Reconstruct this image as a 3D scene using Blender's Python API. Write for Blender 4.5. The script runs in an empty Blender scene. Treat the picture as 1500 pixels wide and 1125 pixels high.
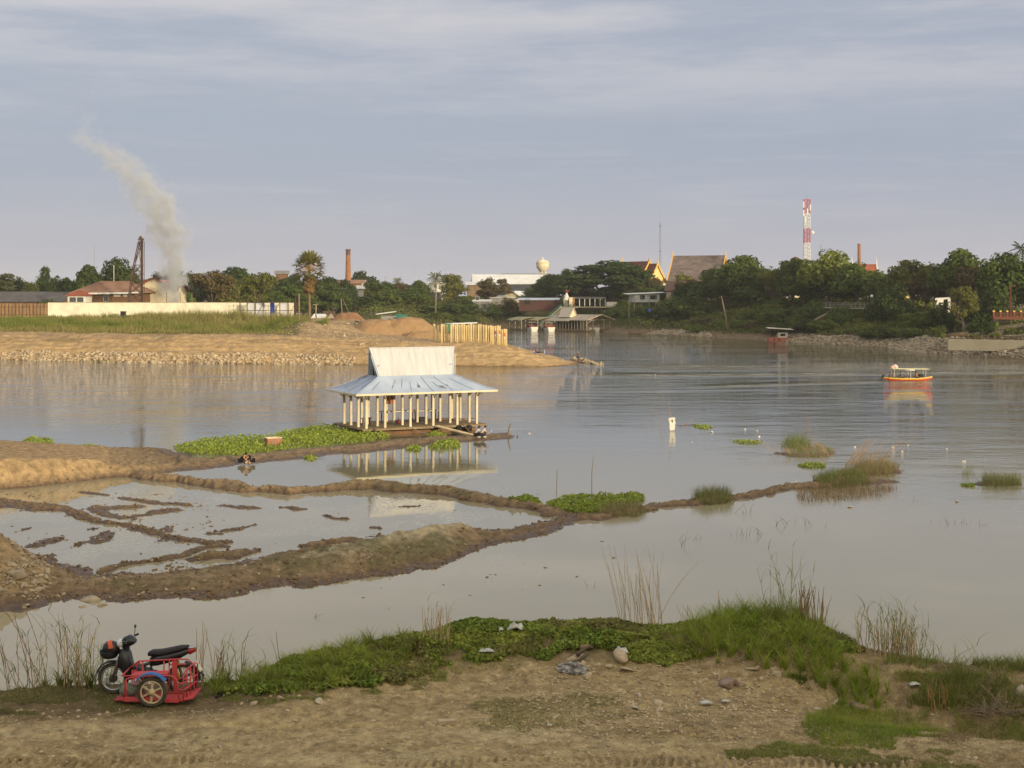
import bpy, math, random
import numpy as np
from mathutils import Vector, Matrix
random.seed(7); rng = np.random.default_rng(7)
S = bpy.context.scene; C = S.collection
R = math.radians
# ---------------------------------------------------------------- camera
F, CZ, YH = 2100.0, 12.0, 432.0          # focal length in photo pixels, eye height above the water, horizon row
cam_d = bpy.data.cameras.new('camera'); cam = bpy.data.objects.new('camera', cam_d); C.objects.link(cam)
cam.location = (0, 0, CZ); cam.rotation_euler = (R(90), 0, 0)
cam_d.sensor_width = 36; cam_d.lens = 36*F/1500; cam_d.shift_y = -(562.5-YH)/1500
cam_d.clip_start = 0.5; cam_d.clip_end = 9000
S.camera = cam
# ---------------------------------------------------------------- light
SUN_AZ, SUN_EL = R(38), R(9.0)           # behind the camera, to the right
sun_dir = Vector((math.sin(SUN_AZ)*math.cos(SUN_EL), -math.cos(SUN_AZ)*math.cos(SUN_EL), math.sin(SUN_EL)))
sl = bpy.data.lights.new('sun', 'SUN'); sl.energy = 2.8; sl.angle = R(1.2); sl.color = (1.0, 0.83, 0.58)
so = bpy.data.objects.new('sun', sl); C.objects.link(so); so.rotation_euler = sun_dir.to_track_quat('Z', 'Y').to_euler()
W = bpy.data.worlds.new('World'); S.world = W; W.use_nodes = True
nt = W.node_tree; N = nt.nodes; L = nt.links; N.clear()
out = N.new('ShaderNodeOutputWorld'); bg = N.new('ShaderNodeBackground'); L.new(bg.outputs[0], out.inputs[0])
bg.inputs['Strength'].default_value = 0.1
sky = N.new('ShaderNodeTexSky'); sky.sky_type = 'NISHITA'; sky.sun_disc = False
sky.sun_elevation = SUN_EL; sky.sun_rotation = math.pi-SUN_AZ; sky.air_density = 1.2; sky.dust_density = 2.0
tc = N.new('ShaderNodeTexCoord')
def nd(t, **k):
    n = N.new(t)
    for a, b in k.items(): setattr(n, a, b)
    return n
def lk(a, b): L.new(a, b)
def wnoise(scale, sc, detail, rough, lo, hi, loc=(0,0,0)):
    m = nd('ShaderNodeMapping'); m.inputs['Scale'].default_value = scale; m.inputs['Location'].default_value = loc; lk(tc.outputs['Generated'], m.inputs[0])
    n = nd('ShaderNodeTexNoise'); n.inputs['Scale'].default_value = sc; n.inputs['Detail'].default_value = detail; n.inputs['Roughness'].default_value = rough; lk(m.outputs[0], n.inputs[0])
    r = nd('ShaderNodeMapRange', interpolation_type='SMOOTHSTEP'); lk(n.outputs['Fac'], r.inputs[0]); r.inputs[1].default_value = lo; r.inputs[2].default_value = hi
    return r.outputs[0]
def wmix(f, a, b):
    m = nd('ShaderNodeMix', data_type='RGBA')
    if isinstance(f, float): m.inputs[0].default_value = f
    else: lk(f, m.inputs[0])
    for s, v in ((6, a), (7, b)):
        if isinstance(v, tuple): m.inputs[s].default_value = (*v, 1)
        else: lk(v, m.inputs[s])
    return m.outputs[2]
sep = nd('ShaderNodeSeparateXYZ'); lk(tc.outputs['Generated'], sep.inputs[0])
def wrange(o, a, b, c=0., d=1.):
    r = nd('ShaderNodeMapRange', interpolation_type='SMOOTHSTEP'); lk(o, r.inputs[0])
    for i, v in zip((1,2,3,4), (a,b,c,d)): r.inputs[i].default_value = v
    return r.outputs[0]
# thin layered overcast: slate blue between pale lavender veils, paler at the horizon and overhead
base = wmix(wrange(sep.outputs['Z'], 0.0, 0.10), (3.75, 3.70, 4.20), (2.70, 3.04, 3.92))
base = wmix(wrange(sep.outputs['Z'], 0.09, 0.30), base, (3.1, 3.25, 3.9))
c1 = wnoise((1.3, 1.3, 9), 2.8, 9, 0.62, 0.38, 0.66, (.3,.1,.2))
c2 = wnoise((1.8, 1.8, 22), 5.0, 8, 0.6, 0.48, 0.74, (2.3,.7,.1))
hi = wrange(sep.outputs['Z'], 0.085, 0.19)
mm = nd('ShaderNodeMath', operation='MULTIPLY'); lk(c1, mm.inputs[0]); lk(hi, mm.inputs[1])
m2 = nd('ShaderNodeMath', operation='MULTIPLY'); lk(mm.outputs[0], m2.inputs[0]); m2.inputs[1].default_value = 0.80
cl = wmix(m2.outputs[0], base, (4.7, 4.5, 4.75))
m3 = nd('ShaderNodeMath', operation='MULTIPLY'); lk(c2, m3.inputs[0]); m3.inputs[1].default_value = 0.22
cl = wmix(m3.outputs[0], cl, (4.4, 4.2, 4.6))
c3 = wnoise((1.0, 1.0, 8), 3.1, 6, 0.55, 0.45, 0.7, (5.1,.4,1.3)); m4 = nd('ShaderNodeMath', operation='MULTIPLY'); lk(c3, m4.inputs[0]); m4.inputs[1].default_value = 0.22
cl = wmix(m4.outputs[0], cl, (2.35, 2.7, 3.6))
# the overcast glows towards the low sun behind the viewer
dt = nd('ShaderNodeVectorMath', operation='DOT_PRODUCT'); lk(tc.outputs['Generated'], dt.inputs[0]); dt.inputs[1].default_value = tuple(sun_dir)
glow = wrange(dt.outputs['Value'], -0.35, 1.0)
cl = wmix(glow, cl, (11.5, 10.2, 7.4))
fin = wmix(0.88, sky.outputs[0], cl)
lk(fin, bg.inputs['Color'])
S.view_settings.view_transform = 'Standard'; S.view_settings.look = 'None'; S.view_settings.exposure = 0.50; S.view_settings.gamma = 1
cy = S.cycles
cy.use_denoising = True
try: cy.denoiser = 'OPENIMAGEDENOISE'
except Exception: pass
cy.max_bounces = 6; cy.diffuse_bounces = 3; cy.glossy_bounces = 3; cy.transmission_bounces = 4; cy.transparent_max_bounces = 8; cy.volume_bounces = 1
cy.caustics_reflective = False; cy.caustics_refractive = False; cy.sample_clamp_indirect = 6
cy.volume_step_rate = 2.0; cy.volume_max_steps = 128
# ---------------------------------------------------------------- helpers: photo row and column to a place at a known height or distance
def at(px, py, z=0.0):
    D = F*(CZ-z)/(py-YH); return Vector(((px-750)/F*D, D, z))
def pd(px, D, z=0.0): return Vector(((px-750)/F*D, D, z))
def zat(py, D): return CZ-(py-YH)*D/F
def pxof(x, y): return x/np.maximum(y, 1e-3)*F+750
def hsh(a, b, s):
    h = (a*374761393 + b*668265263 + s*1442695041) & 0xffffffff
    h = ((h ^ (h >> 13))*1274126177) & 0xffffffff
    return ((h ^ (h >> 16)) & 0xffff)/65535.0
def vn(x, y, s=0):
    x = np.asarray(x, float); y = np.asarray(y, float)
    xi = np.floor(x).astype(np.int64); yi = np.floor(y).astype(np.int64); fx = x-xi; fy = y-yi
    fx = fx*fx*(3-2*fx); fy = fy*fy*(3-2*fy)
    a = hsh(xi, yi, s); b = hsh(xi+1, yi, s); c = hsh(xi, yi+1, s); d = hsh(xi+1, yi+1, s)
    return (a*(1-fx)+b*fx)*(1-fy)+(c*(1-fx)+d*fx)*fy
def fbm(x, y, o=4, s=0, g=0.5):
    t = 0; a = 1; n = 0
    for k in range(o):
        t = t+a*(vn(x*2**k+17.3*k, y*2**k-9.1*k, s+k)*2-1); n += a; a *= g
    return t/n
def seg_d(x, y, P):
    """distance to a polyline and the running parameter (index+fraction) of the nearest point"""
    best = np.full(x.shape, 1e9); par = np.zeros(x.shape)
    for i in range(len(P)-1):
        ax, ay = P[i][0], P[i][1]; bx, by = P[i+1][0], P[i+1][1]
        dx, dy = bx-ax, by-ay; l2 = dx*dx+dy*dy+1e-9
        t = np.clip(((x-ax)*dx+(y-ay)*dy)/l2, 0, 1)
        d = np.hypot(x-ax-t*dx, y-ay-t*dy); m = d < best
        best = np.where(m, d, best); par = np.where(m, i+t, par)
    return best, par
def inside(x, y, P):
    r = np.zeros(x.shape, bool); n = len(P)
    for i in range(n):
        ax, ay = P[i][0], P[i][1]; bx, by = P[(i+1) % n][0], P[(i+1) % n][1]
        if ay == by: continue
        c = ((ay > y) != (by > y)) & (x < (bx-ax)*(y-ay)/(by-ay)+ax); r ^= c
    return r
def sdist(x, y, P):
    d, _ = seg_d(x, y, list(P)+[P[0]]); return np.where(inside(x, y, P), d, -d)
def sst(t, a, b):
    t = np.clip((t-a)/(b-a), 0, 1); return t*t*(3-2*t)
def lerp(a, b, t): return a+(b-a)*t
# ---------------------------------------------------------------- materials
MATS = {}
def M(name, c1, c2=None, scale=4., rough=.85, bump=0., bscale=None, metal=0., spec=.25, attr=False, orand=0., transl=0., lo=.35, hi=.65, det=5, stretch=None, wet=False):
    if name in MATS: return MATS[name]
    m = bpy.data.materials.new(name); m.use_nodes = True; t = m.node_tree; n = t.nodes; l = t.links
    b = n['Principled BSDF']; b.inputs['Roughness'].default_value = rough; b.inputs['Metallic'].default_value = metal
    b.inputs['Specular IOR Level'].default_value = spec
    tcn = n.new('ShaderNodeTexCoord'); src = tcn.outputs['Object']
    if stretch:
        mp = n.new('ShaderNodeMapping'); mp.inputs['Scale'].default_value = stretch; l.new(src, mp.inputs[0]); src = mp.outputs[0]
    c2 = c2 or tuple(v*.8 for v in c1)
    no = n.new('ShaderNodeTexNoise'); no.inputs['Scale'].default_value = scale; no.inputs['Detail'].default_value = det; no.inputs['Roughness'].default_value = .6; l.new(src, no.inputs[0])
    mr = n.new('ShaderNodeMapRange'); l.new(no.outputs['Fac'], mr.inputs[0]); mr.inputs[1].default_value = lo; mr.inputs[2].default_value = hi
    mx = n.new('ShaderNodeMix'); mx.data_type = 'RGBA'; l.new(mr.outputs[0], mx.inputs[0]); mx.inputs[6].default_value = (*c1, 1); mx.inputs[7].default_value = (*c2, 1)
    col = mx.outputs[2]
    if attr:
        a = n.new('ShaderNodeVertexColor'); a.layer_name = 'Col'
        mu = n.new('ShaderNodeMix'); mu.data_type = 'RGBA'; mu.blend_type = 'MULTIPLY'; mu.inputs[0].default_value = 1; l.new(col, mu.inputs[6]); l.new(a.outputs['Color'], mu.inputs[7]); col = mu.outputs[2]
        if wet:
            l.new(a.outputs['Alpha'], b.inputs['Roughness'])
    if orand:
        oi = n.new('ShaderNodeObjectInfo'); hs = n.new('ShaderNodeHueSaturation'); l.new(col, hs.inputs['Color'])
        r1 = n.new('ShaderNodeMapRange'); l.new(oi.outputs['Random'], r1.inputs[0]); r1.inputs[3].default_value = 1-orand; r1.inputs[4].default_value = 1+orand; l.new(r1.outputs[0], hs.inputs['Value'])
        wn = n.new('ShaderNodeTexWhiteNoise'); wn.noise_dimensions = '1D'; l.new(oi.outputs['Random'], wn.inputs['W'])
        r2 = n.new('ShaderNodeMapRange'); l.new(wn.outputs[0], r2.inputs[0]); r2.inputs[3].default_value = .5-orand*.10; r2.inputs[4].default_value = .5+orand*.04; l.new(r2.outputs[0], hs.inputs['Hue'])
        col = hs.outputs[0]
    l.new(col, b.inputs['Base Color'])
    if bump:
        nb = n.new('ShaderNodeTexNoise'); nb.inputs['Scale'].default_value = bscale or scale*4; nb.inputs['Detail'].default_value = 6; l.new(src, nb.inputs[0])
        bp = n.new('ShaderNodeBump'); bp.inputs['Strength'].default_value = 1; bp.inputs['Distance'].default_value = bump; l.new(nb.outputs['Fac'], bp.inputs['Height']); l.new(bp.outputs[0], b.inputs['Normal'])
    if transl:
        tr = n.new('ShaderNodeBsdfTranslucent'); l.new(col, tr.inputs['Color']); ms = n.new('ShaderNodeMixShader'); ms.inputs[0].default_value = transl
        l.new(b.outputs[0], ms.inputs[1]); l.new(tr.outputs[0], ms.inputs[2]); l.new(ms.outputs[0], n['Material Output'].inputs['Surface'])
    MATS[name] = m; return m
# ---------------------------------------------------------------- mesh building
def mk(name, v, f, mat, parent=None, smooth=False, loc=None, col=None, mats=None, mi=None):
    """v Nx3, f Mx3/Mx4 array or list of tuples"""
    me = bpy.data.meshes.new(name); v = np.asarray(v, np.float32).reshape(-1, 3)
    if isinstance(f, np.ndarray):
        k = f.shape[1]; nf = len(f)
        me.vertices.add(len(v)); me.vertices.foreach_set('co', v.ravel())
        me.loops.add(nf*k); me.loops.foreach_set('vertex_index', f.astype(np.int32).ravel())
        me.polygons.add(nf); me.polygons.foreach_set('loop_start', np.arange(0, nf*k, k, dtype=np.int32))
        try: me.polygons.foreach_set('loop_total', np.full(nf, k, dtype=np.int32))
        except Exception: pass
        me.update(calc_edges=True)
    else:
        me.from_pydata(v.tolist(), [], f); me.update()
    if smooth: me.polygons.foreach_set('use_smooth', np.ones(len(me.polygons), bool))
    if col is not None:
        a = me.color_attributes.new('Col', 'FLOAT_COLOR', 'POINT'); c = np.ones((len(v), 4), np.float32); c[:, :col.shape[1]] = col; a.data.foreach_set('color', c.ravel())
    me.materials.append(mat)
    for m_ in (mats or []): me.materials.append(m_)
    if mi is not None: me.polygons.foreach_set('material_index', np.asarray(mi, np.int32))
    o = bpy.data.objects.new(name, me); C.objects.link(o)
    if parent is not None: o.parent = parent
    if loc is not None: o.location = loc
    return o
class MB:
    def __init__(s): s.v = []; s.f = []
    def add(s, v, f):
        b = len(s.v); s.v += [tuple(p) for p in v]; s.f += [tuple(b+i for i in q) for q in f]; return s
    def box(s, c, d, rz=0., taper=1.):
        x, y, z = [k/2 for k in d]; cs, sn = math.cos(rz), math.sin(rz); v = []
        for dz in (-1, 1):
            t = 1 if dz < 0 else taper
            for dx, dy in ((-1,-1),(1,-1),(1,1),(-1,1)):
                X, Y = dx*x*t, dy*y*t; v.append((c[0]+X*cs-Y*sn, c[1]+X*sn+Y*cs, c[2]+dz*z))
        return s.add(v, [(3,2,1,0),(4,5,6,7),(0,1,5,4),(1,2,6,5),(2,3,7,6),(3,0,4,7)])
    def beam(s, p, q, w, h=None):
        p, q = Vector(p), Vector(q); h = h or w; d = (q-p); 
        if d.length < 1e-6: return s
        d.normalize(); up = Vector((0,0,1)) if abs(d.z) < .95 else Vector((0,1,0)); a = d.cross(up).normalized(); b = a.cross(d)
        v = [P+a*i*w/2+b*j*h/2 for P in (p, q) for i, j in ((-1,-1),(1,-1),(1,1),(-1,1))]
        return s.add(v, [(3,2,1,0),(4,5,6,7),(0,1,5,4),(1,2,6,5),(2,3,7,6),(3,0,4,7)])
    def path(s, pts, r, n=6, cap=True):
        """tube along points; r a number or list"""
        P = [Vector(p) for p in pts]; k = len(P); rr = r if isinstance(r, (list, tuple)) else [r]*k; rings = []; pa = None
        for i in range(k):
            d = (P[min(i+1, k-1)]-P[max(i-1, 0)]).normalized()
            if pa is None: up = Vector((0,0,1)) if abs(d.z) < .9 else Vector((0,1,0)); a = d.cross(up).normalized()
            else: a = (pa-d*pa.dot(d)).normalized()
            pa = a; b = d.cross(a)
            rings.append([P[i]+(a*math.cos(2*math.pi*j/n)+b*math.sin(2*math.pi*j/n))*rr[i] for j in range(n)])
        v = [p for g in rings for p in g]; f = []
        for i in range(k-1):
            for j in range(n): f.append((i*n+j, i*n+(j+1) % n, (i+1)*n+(j+1) % n, (i+1)*n+j))
        if cap: f.append(tuple(range(n-1, -1, -1))); f.append(tuple((k-1)*n+j for j in range(n)))
        return s.add(v, f)
    def lathe(s, prof, c=(0,0,0), n=16, axis='z'):
        v = []; f = []
        for r, h in prof:
            for j in range(n):
                a = 2*math.pi*j/n; q = (r*math.cos(a), r*math.sin(a), h)
                if axis == 'y': q = (q[0], q[2], q[1])
                if axis == 'x': q = (q[2], q[0], q[1])
                v.append((c[0]+q[0], c[1]+q[1], c[2]+q[2]))
        for i in range(len(prof)-1):
            for j in range(n): f.append((i*n+j, i*n+(j+1) % n, (i+1)*n+(j+1) % n, (i+1)*n+j))
        f.append(tuple(range(n-1, -1, -1))); f.append(tuple((len(prof)-1)*n+j for j in range(n)))
        return s.add(v, f)
    def slab(s, quad, t):
        """a quad (4 points) with thickness t downward along its normal"""
        q = [Vector(p) for p in quad]; nn = (q[1]-q[0]).cross(q[2]-q[0]).normalized()
        if nn.z < 0: nn = -nn
        v = q+[p-nn*t for p in q]
        return s.add(v, [(0,1,2,3),(7,6,5,4),(0,4,5,1),(1,5,6,2),(2,6,7,3),(3,7,4,0)])
    def prism(s, poly, d):
        """polygon (list of 3D) extruded by vector d"""
        n = len(poly); d = Vector(d); v = [Vector(p) for p in poly]+[Vector(p)+d for p in poly]
        return s.add(v, [tuple(range(n-1,-1,-1)), tuple(range(n, 2*n))]+[(i, (i+1) % n, n+(i+1) % n, n+i) for i in range(n)])
    def ball(s, c, r, n=8, m=6):
        rx, ry, rz = r if isinstance(r, (tuple, list)) else (r, r, r)
        v = [(c[0], c[1], c[2]-rz)]; f = []
        for i in range(1, m):
            t = math.pi*i/m
            for j in range(n): a = 2*math.pi*j/n; v.append((c[0]+rx*math.sin(t)*math.cos(a), c[1]+ry*math.sin(t)*math.sin(a), c[2]-rz*math.cos(t)))
        v.append((c[0], c[1], c[2]+rz)); e = len(v)-1
        for j in range(n): f.append((0, 1+(j+1) % n, 1+j)); f.append((e, e-n+j, e-n+(j+1) % n))
        for i in range(m-2):
            for j in range(n): f.append((1+i*n+j, 1+i*n+(j+1) % n, 1+(i+1)*n+(j+1) % n, 1+(i+1)*n+j))
        return s.add(v, f)
    def build(s, name, mat, parent=None, smooth=False, loc=None):
        return mk(name, s.v, s.f, mat, parent, smooth, loc)
def tag(o, label=None, cat=None, group=None, kind=None):
    if label: o['label'] = label
    if cat: o['category'] = cat
    if group: o['group'] = group
    if kind: o['kind'] = kind
    return o
def thing(name, label, cat, loc=(0,0,0), rz=0., group=None, sc=None):
    o = bpy.data.objects.new(name, None); C.objects.link(o); o.location = loc; o.rotation_euler = (0, 0, rz)
    if sc is not None: o.scale = (sc,)*3 if isinstance(sc, (int, float)) else sc
    o.empty_display_size = .2
    return tag(o, label, cat, group)
def copy_tree(o, loc=None, rz=None, sc=None, label=None, group=None, parent=None):
    c = o.copy(); C.objects.link(c); c.parent = parent
    if loc is not None: c.location = loc
    if rz is not None: c.rotation_euler = (c.rotation_euler[0], c.rotation_euler[1], rz)
    if sc is not None: c.scale = (sc,)*3 if isinstance(sc, (int, float)) else sc
    if label: c['label'] = label
    if group: c['group'] = group
    for ch in o.children: copy_tree(ch, parent=c)
    return c
def quads(cen, ax, ay):
    """leaf quads (rhombi) from centres and two half-axes -> v, f"""
    n = len(cen); v = np.empty((n, 4, 3), np.float32)
    v[:, 0] = cen-ax; v[:, 1] = cen-ay; v[:, 2] = cen+ax; v[:, 3] = cen+ay
    return v.reshape(-1, 3), np.arange(n*4, dtype=np.int32).reshape(-1, 4)
def rdir(n):
    d = rng.normal(size=(n, 3)); return d/np.linalg.norm(d, axis=1, keepdims=True)
def leafcloud(p, size, flat=.0, asp=.55, jit=.4):
    n = len(p); a = rdir(n); a[:, 2] *= (1-flat); a /= np.linalg.norm(a, axis=1, keepdims=True)
    b = np.cross(a, rdir(n)); b /= np.linalg.norm(b, axis=1, keepdims=True)+1e-9
    s = (size*(1+jit*(rng.random(n)*2-1)))[:, None]
    return quads(p, a*s, b*s*asp)
def blades(base, h, w, lean, seg=3, droop=1.0):
    """grass blades as bent tapering strips. base Nx3, h,w,lean arrays -> v, f (quads)"""
    n = len(base); az = rng.random(n)*2*math.pi; d = np.stack([np.cos(az), np.sin(az), np.zeros(n)], 1)
    sa = rng.random(n)*2*math.pi; sd = np.stack([np.cos(sa), np.sin(sa), np.zeros(n)], 1)
    v = np.empty((n, (seg+1)*2, 3), np.float32)
    for k in range(seg+1):
        t = k/seg; ww = w*(1-t*.92)/2
        c = base+np.stack([np.zeros(n), np.zeros(n), h*(t-droop*.35*lean*t*t)], 1)+d*(h*lean*t**1.8)[:, None]
        v[:, 2*k] = c-sd*ww[:, None]; v[:, 2*k+1] = c+sd*ww[:, None]
    i = np.arange(n)[:, None]*(seg+1)*2; f = []
    for k in range(seg): f.append(np.concatenate([i+2*k, i+2*k+1, i+2*k+3, i+2*k+2], 1))
    return v.reshape(-1, 3), np.concatenate(f).astype(np.int32)
def join(parts):
    V = []; Q = []; b = 0
    for v, f in parts: V.append(v); Q.append(f+b); b += len(v)
    return np.concatenate(V), np.concatenate(Q)
def ico():
    t = (1+5**.5)/2
    v = [(-1,t,0),(1,t,0),(-1,-t,0),(1,-t,0),(0,-1,t),(0,1,t),(0,-1,-t),(0,1,-t),(t,0,-1),(t,0,1),(-t,0,-1),(-t,0,1)]
    f = [(0,11,5),(0,5,1),(0,1,7),(0,7,10),(0,10,11),(1,5,9),(5,11,4),(11,10,2),(10,7,6),(7,1,8),(3,9,4),(3,4,2),(3,2,6),(3,6,8),(3,8,9),(4,9,5),(2,4,11),(6,2,10),(8,6,7),(9,8,1)]
    v = [Vector(p).normalized() for p in v]; nf = []; mid = {}
    def g(a, b):
        k = (min(a,b), max(a,b))
        if k not in mid: mid[k] = len(v); v.append(((v[a]+v[b])/2).normalized())
        return mid[k]
    for a, b, c in f: x, y, z = g(a,b), g(b,c), g(c,a); nf += [(a,x,z),(b,y,x),(c,z,y),(x,y,z)]
    return np.array([tuple(p) for p in v]), np.array(nf)
ICO_V, ICO_F = ico()
def rocks(pos, size, flat=.65, sharp=.35):
    """many angular stones as one mesh; pos Nx3, size N"""
    V = []; Q = []; b = 0; n = len(pos); var = []
    for k in range(14):
        d = ICO_V.copy()
        for _ in range(7):                      # cut planes give broken faces
            nn = rdir(1)[0]; h = .28+rng.random()*.4; q = d@nn; d = d-np.outer(np.maximum(q-h, 0), nn)
        var.append(d*(1+sharp*.3*(rng.random((len(d), 1))-.5)))
    for i in range(n):
        d = var[i % 14]; a = rng.random()*6.28; c, s = math.cos(a), math.sin(a); tl = (rng.random()-.5)*.8; ct, st = math.cos(tl), math.sin(tl)
        Rm = np.array([[c,-s,0],[s,c,0],[0,0,1]])@np.array([[1,0,0],[0,ct,-st],[0,st,ct]])
        sc = np.array([1+.5*rng.random(), .7+.4*rng.random(), flat*(.8+.5*rng.random())])*size[i]/2
        V.append((d*sc)@Rm.T+pos[i]); Q.append(ICO_F+b); b += len(d)
    return np.concatenate(V), np.concatenate(Q)
# ================================================================ terrain
def grid(name, pxs, Ds, hf, cf, mat):
    PX, DD = np.meshgrid(pxs, Ds); X = (PX-750)/F*DD; Y = DD
    Z = hf(X, Y); col = cf(X, Y, Z) if cf else None
    v = np.stack([X, Y, Z], -1).reshape(-1, 3); nr, nc = X.shape
    i = (np.arange(nr-1)[:, None]*nc+np.arange(nc-1)[None]).reshape(-1)
    f = np.stack([i, i+1, i+nc+1, i+nc], 1)
    zz = Z.reshape(-1)[f].max(1); f = f[zz > -0.9]
    o = mk(name, v, f, mat, smooth=True, col=None if col is None else col.reshape(-1, col.shape[-1])); return tag(o, kind='structure')
def C4(c, r=1.0): return np.array([*c, r])
def mixc(a, b, t): return a+(b-a)*t[..., None]
# ---- near bank (5 m above the water)
EX = [-500, 0,150,300,400,500,600,700,850,1000,1100,1170,1230,1270,1350,1420,1500,2100]
EY = [1015,1008,1005,1000,982,955,935,917,918,915,903,910,938,953,966,972,975,985]
EZ = [4.85,4.85,4.85,4.9,5.0,5.1,5.1,5.2,5.2,5.2,5.45,5.4,5.15,5.05,5.0,5.0,5.0,5.0]
def edgeD(px):
    return F*(CZ-np.interp(px, EX, EZ))/(np.interp(px, EX, EY)-YH)
def near_h(x, y):
    px = pxof(x, y); De = edgeD(px)+.35*fbm(x*.8, x*0+3, 3, 5); ze = np.interp(px, EX, EZ)
    z0 = 4.75+.06*fbm(x*.35, y*.35, 3, 1)
    up = sst(y, De-3.2, De-.4); z = z0+(ze-4.75)*up
    z = z+.05*fbm(x*1.4, y*1.4, 4, 2)*np.clip(.35+up, 0, 1)+.03*fbm(x*5, y*5, 3, 4)+.022*fbm(x*13, y*13, 2, 6)*(.3+.7*sst(fbm(x*.7, y*.9, 2, 9), -.2, .3))
    # gully on the right, mound of spoil beside it
    gx, gy = pd(1400, 25.2)[:2]
    z = z-.75*np.exp(-(((x-gx)/2.0)**2+((y-gy)/.75)**2))
    gx, gy = pd(1490, 24.6)[:2]
    z = z-.5*np.exp(-(((x-gx)/1.1)**2+((y-gy)/.8)**2))
    gx, gy = pd(1270, 26.3)[:2]
    z = z-.35*np.exp(-(((x-gx)/.9)**2+((y-gy)/.6)**2))
    # rutted tracks along the bank: lug prints pressed into the soil
    def track(yc, w, depth, sp, sl, x0, x1, cur=0.):
        c = yc+cur*(x-(x0+x1)/2)**2; d = (y-c)/w; m = np.clip(1-np.abs(d)**6, 0, 1)*sst(x, x0, x0+.6)*(1-sst(x, x1-.6, x1))
        lug = np.clip(np.sin((x+sl*np.abs(y-c))*2*math.pi/sp)*1.8, -1, 1); br = .45+.55*sst(vn(x*.9, y*.9+x0, 8), .25, .6)
        return .75*m*sst(fbm(x*.8, y*2.0, 3, 12), -.35, .25)*(-depth*.25-depth*lug*.6)*br + depth*.25*np.exp(-((np.abs(d)-1.15)/.16)**2)*m.clip(.0,1)
    z = z+track(22.2, .27, .085, .135, .18, -9.5, 8.5, .0008)+track(22.9, .2, .035, .15, .8, -9, -2)+track(23.65, .30, .055, .145, .9, .6, 5.6, -.012)
    z = z+track(24.1, .22, .035, .15, -.6, -4.5, 1.5, .01)+track(23.0, .22, .05, .14, .7, 2.2, 6.5)
    z = z-.07*np.exp(-((y-24.05-.004*(x+3)**2+.1*fbm(x*1.1,x*0,2,3))/.09)**2)*sst(x, -6.2, -5)*(1-sst(x, -2.6, -1.4))
    beyond = y-De
    drop = np.where(beyond > 0, .9*beyond**1.05*np.clip(beyond/.8, 0, 1), 0)
    z = z-np.nan_to_num(drop)
    bw = np.exp(-((np.clip(np.abs(x+6.55)-1.1, 0, 9)/.7)**2)-((np.clip(np.abs(y-25.75)-.75, 0, 9)/.5)**2)); z = z+(4.77-z)*bw
    back = np.clip(16-y, 0, 60)                    # the embankment rises towards the viewer
    z = z+np.minimum(back*.42, 5.9-.0*back)
    return np.maximum(z, -1.2)
def near_c(x, y, z):
    px = pxof(x, y); De = edgeD(px)
    dirt = np.array([.48,.385,.22]); dark = np.array([.27,.205,.115]); pale = np.array([.56,.48,.30]); soil = np.array([.13,.10,.06])
    t = np.clip(.5+.9*fbm(x*.5, y*1.1, 4, 11), 0, 1); c = mixc(np.broadcast_to(dirt, x.shape+(3,)), dark, t*.55)
    t = sst(fbm(x*.4+5, y*1.3, 4, 21), .05, .5)*sst(y, 25.2, 23.6); c = mixc(c, pale, t*.6)
    t = sst(fbm(x*9, y*9, 3, 31), .22, .45); c = mixc(c, pale, t*.6)
    t = sst(fbm(x*8, y*8, 3, 37), .2, .45); c = mixc(c, dark, t*.65)
    t = sst(y, De-2.3, De-1.2)*(1-.8*sst(px, 1195, 1235)*sst(px, 1385, 1350)*sst(fbm(x*1.2, y*1.2, 3, 15), -.5, .1))*(1-.5*sst(px, 1430, 1470)); t = np.maximum(t, sst(y, De+.2, De+1)*.8)
    c = mixc(c, soil, t*.8)
    t = sst(z, .35, .05); c = mixc(c, soil*.8, t)
    a = np.ones(x.shape+(1,))*.95
    return np.concatenate([c, a], -1)
m_soil = M('dirt', (1.15,1.11,1.05), (.66,.63,.60), scale=4.5, bump=.07, bscale=26, attr=True, rough=.95, spec=.1, det=9)
Ds = np.concatenate([np.linspace(-2, 20, 30), np.arange(20.05, 31.5, .04), np.arange(31.5, 44, .35)])
# the strip underneath the viewer is laid in metres instead of view angles
Ds_n = np.concatenate([np.arange(20.6, 31.5, .036), np.arange(31.5, 46, .3)])
grid('ground', np.linspace(-420, 1920, 1250), Ds_n, near_h, near_c, m_soil)
for a_, b_ in ((-1900, -420), (1920, 3400)): grid('ground', np.linspace(a_, b_, 260), np.concatenate([np.arange(20.6, 33, .12), np.arange(33, 46, .5)]), near_h, near_c, m_soil)
# ---- embankment behind the viewer, with an unseen hill added to shade the foreground
xs = np.linspace(-90, 190, 141); ys = np.concatenate([np.linspace(-160, -20, 50), np.linspace(-18, 20.6, 60)])
XX, YY = np.meshgrid(xs, ys)
def back_h(x, y):
    e = 4.75+np.minimum(np.clip(16-y, 0, 60)*.42, 5.6)
    crest = 13.2+2.6*sst(x, 76, 92)+1.6*fbm(x*.05, y*0, 3, 77)+1.2*fbm(x*.2, y*.1, 3, 78)  # added crest, raised on one side to push the shadow edge farther out
    return e+crest*sst(-y, 8, 40)+.05*fbm(x*.5, y*.5, 3, 1)
ZZ = back_h(XX, YY); ZZ = np.where(YY > 20.3, ZZ-.02, ZZ)
nr, nc = XX.shape; ii = (np.arange(nr-1)[:, None]*nc+np.arange(nc-1)[None]).reshape(-1)
bc = np.broadcast_to(np.array([.33,.27,.16,1]), (nr*nc, 4))
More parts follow.
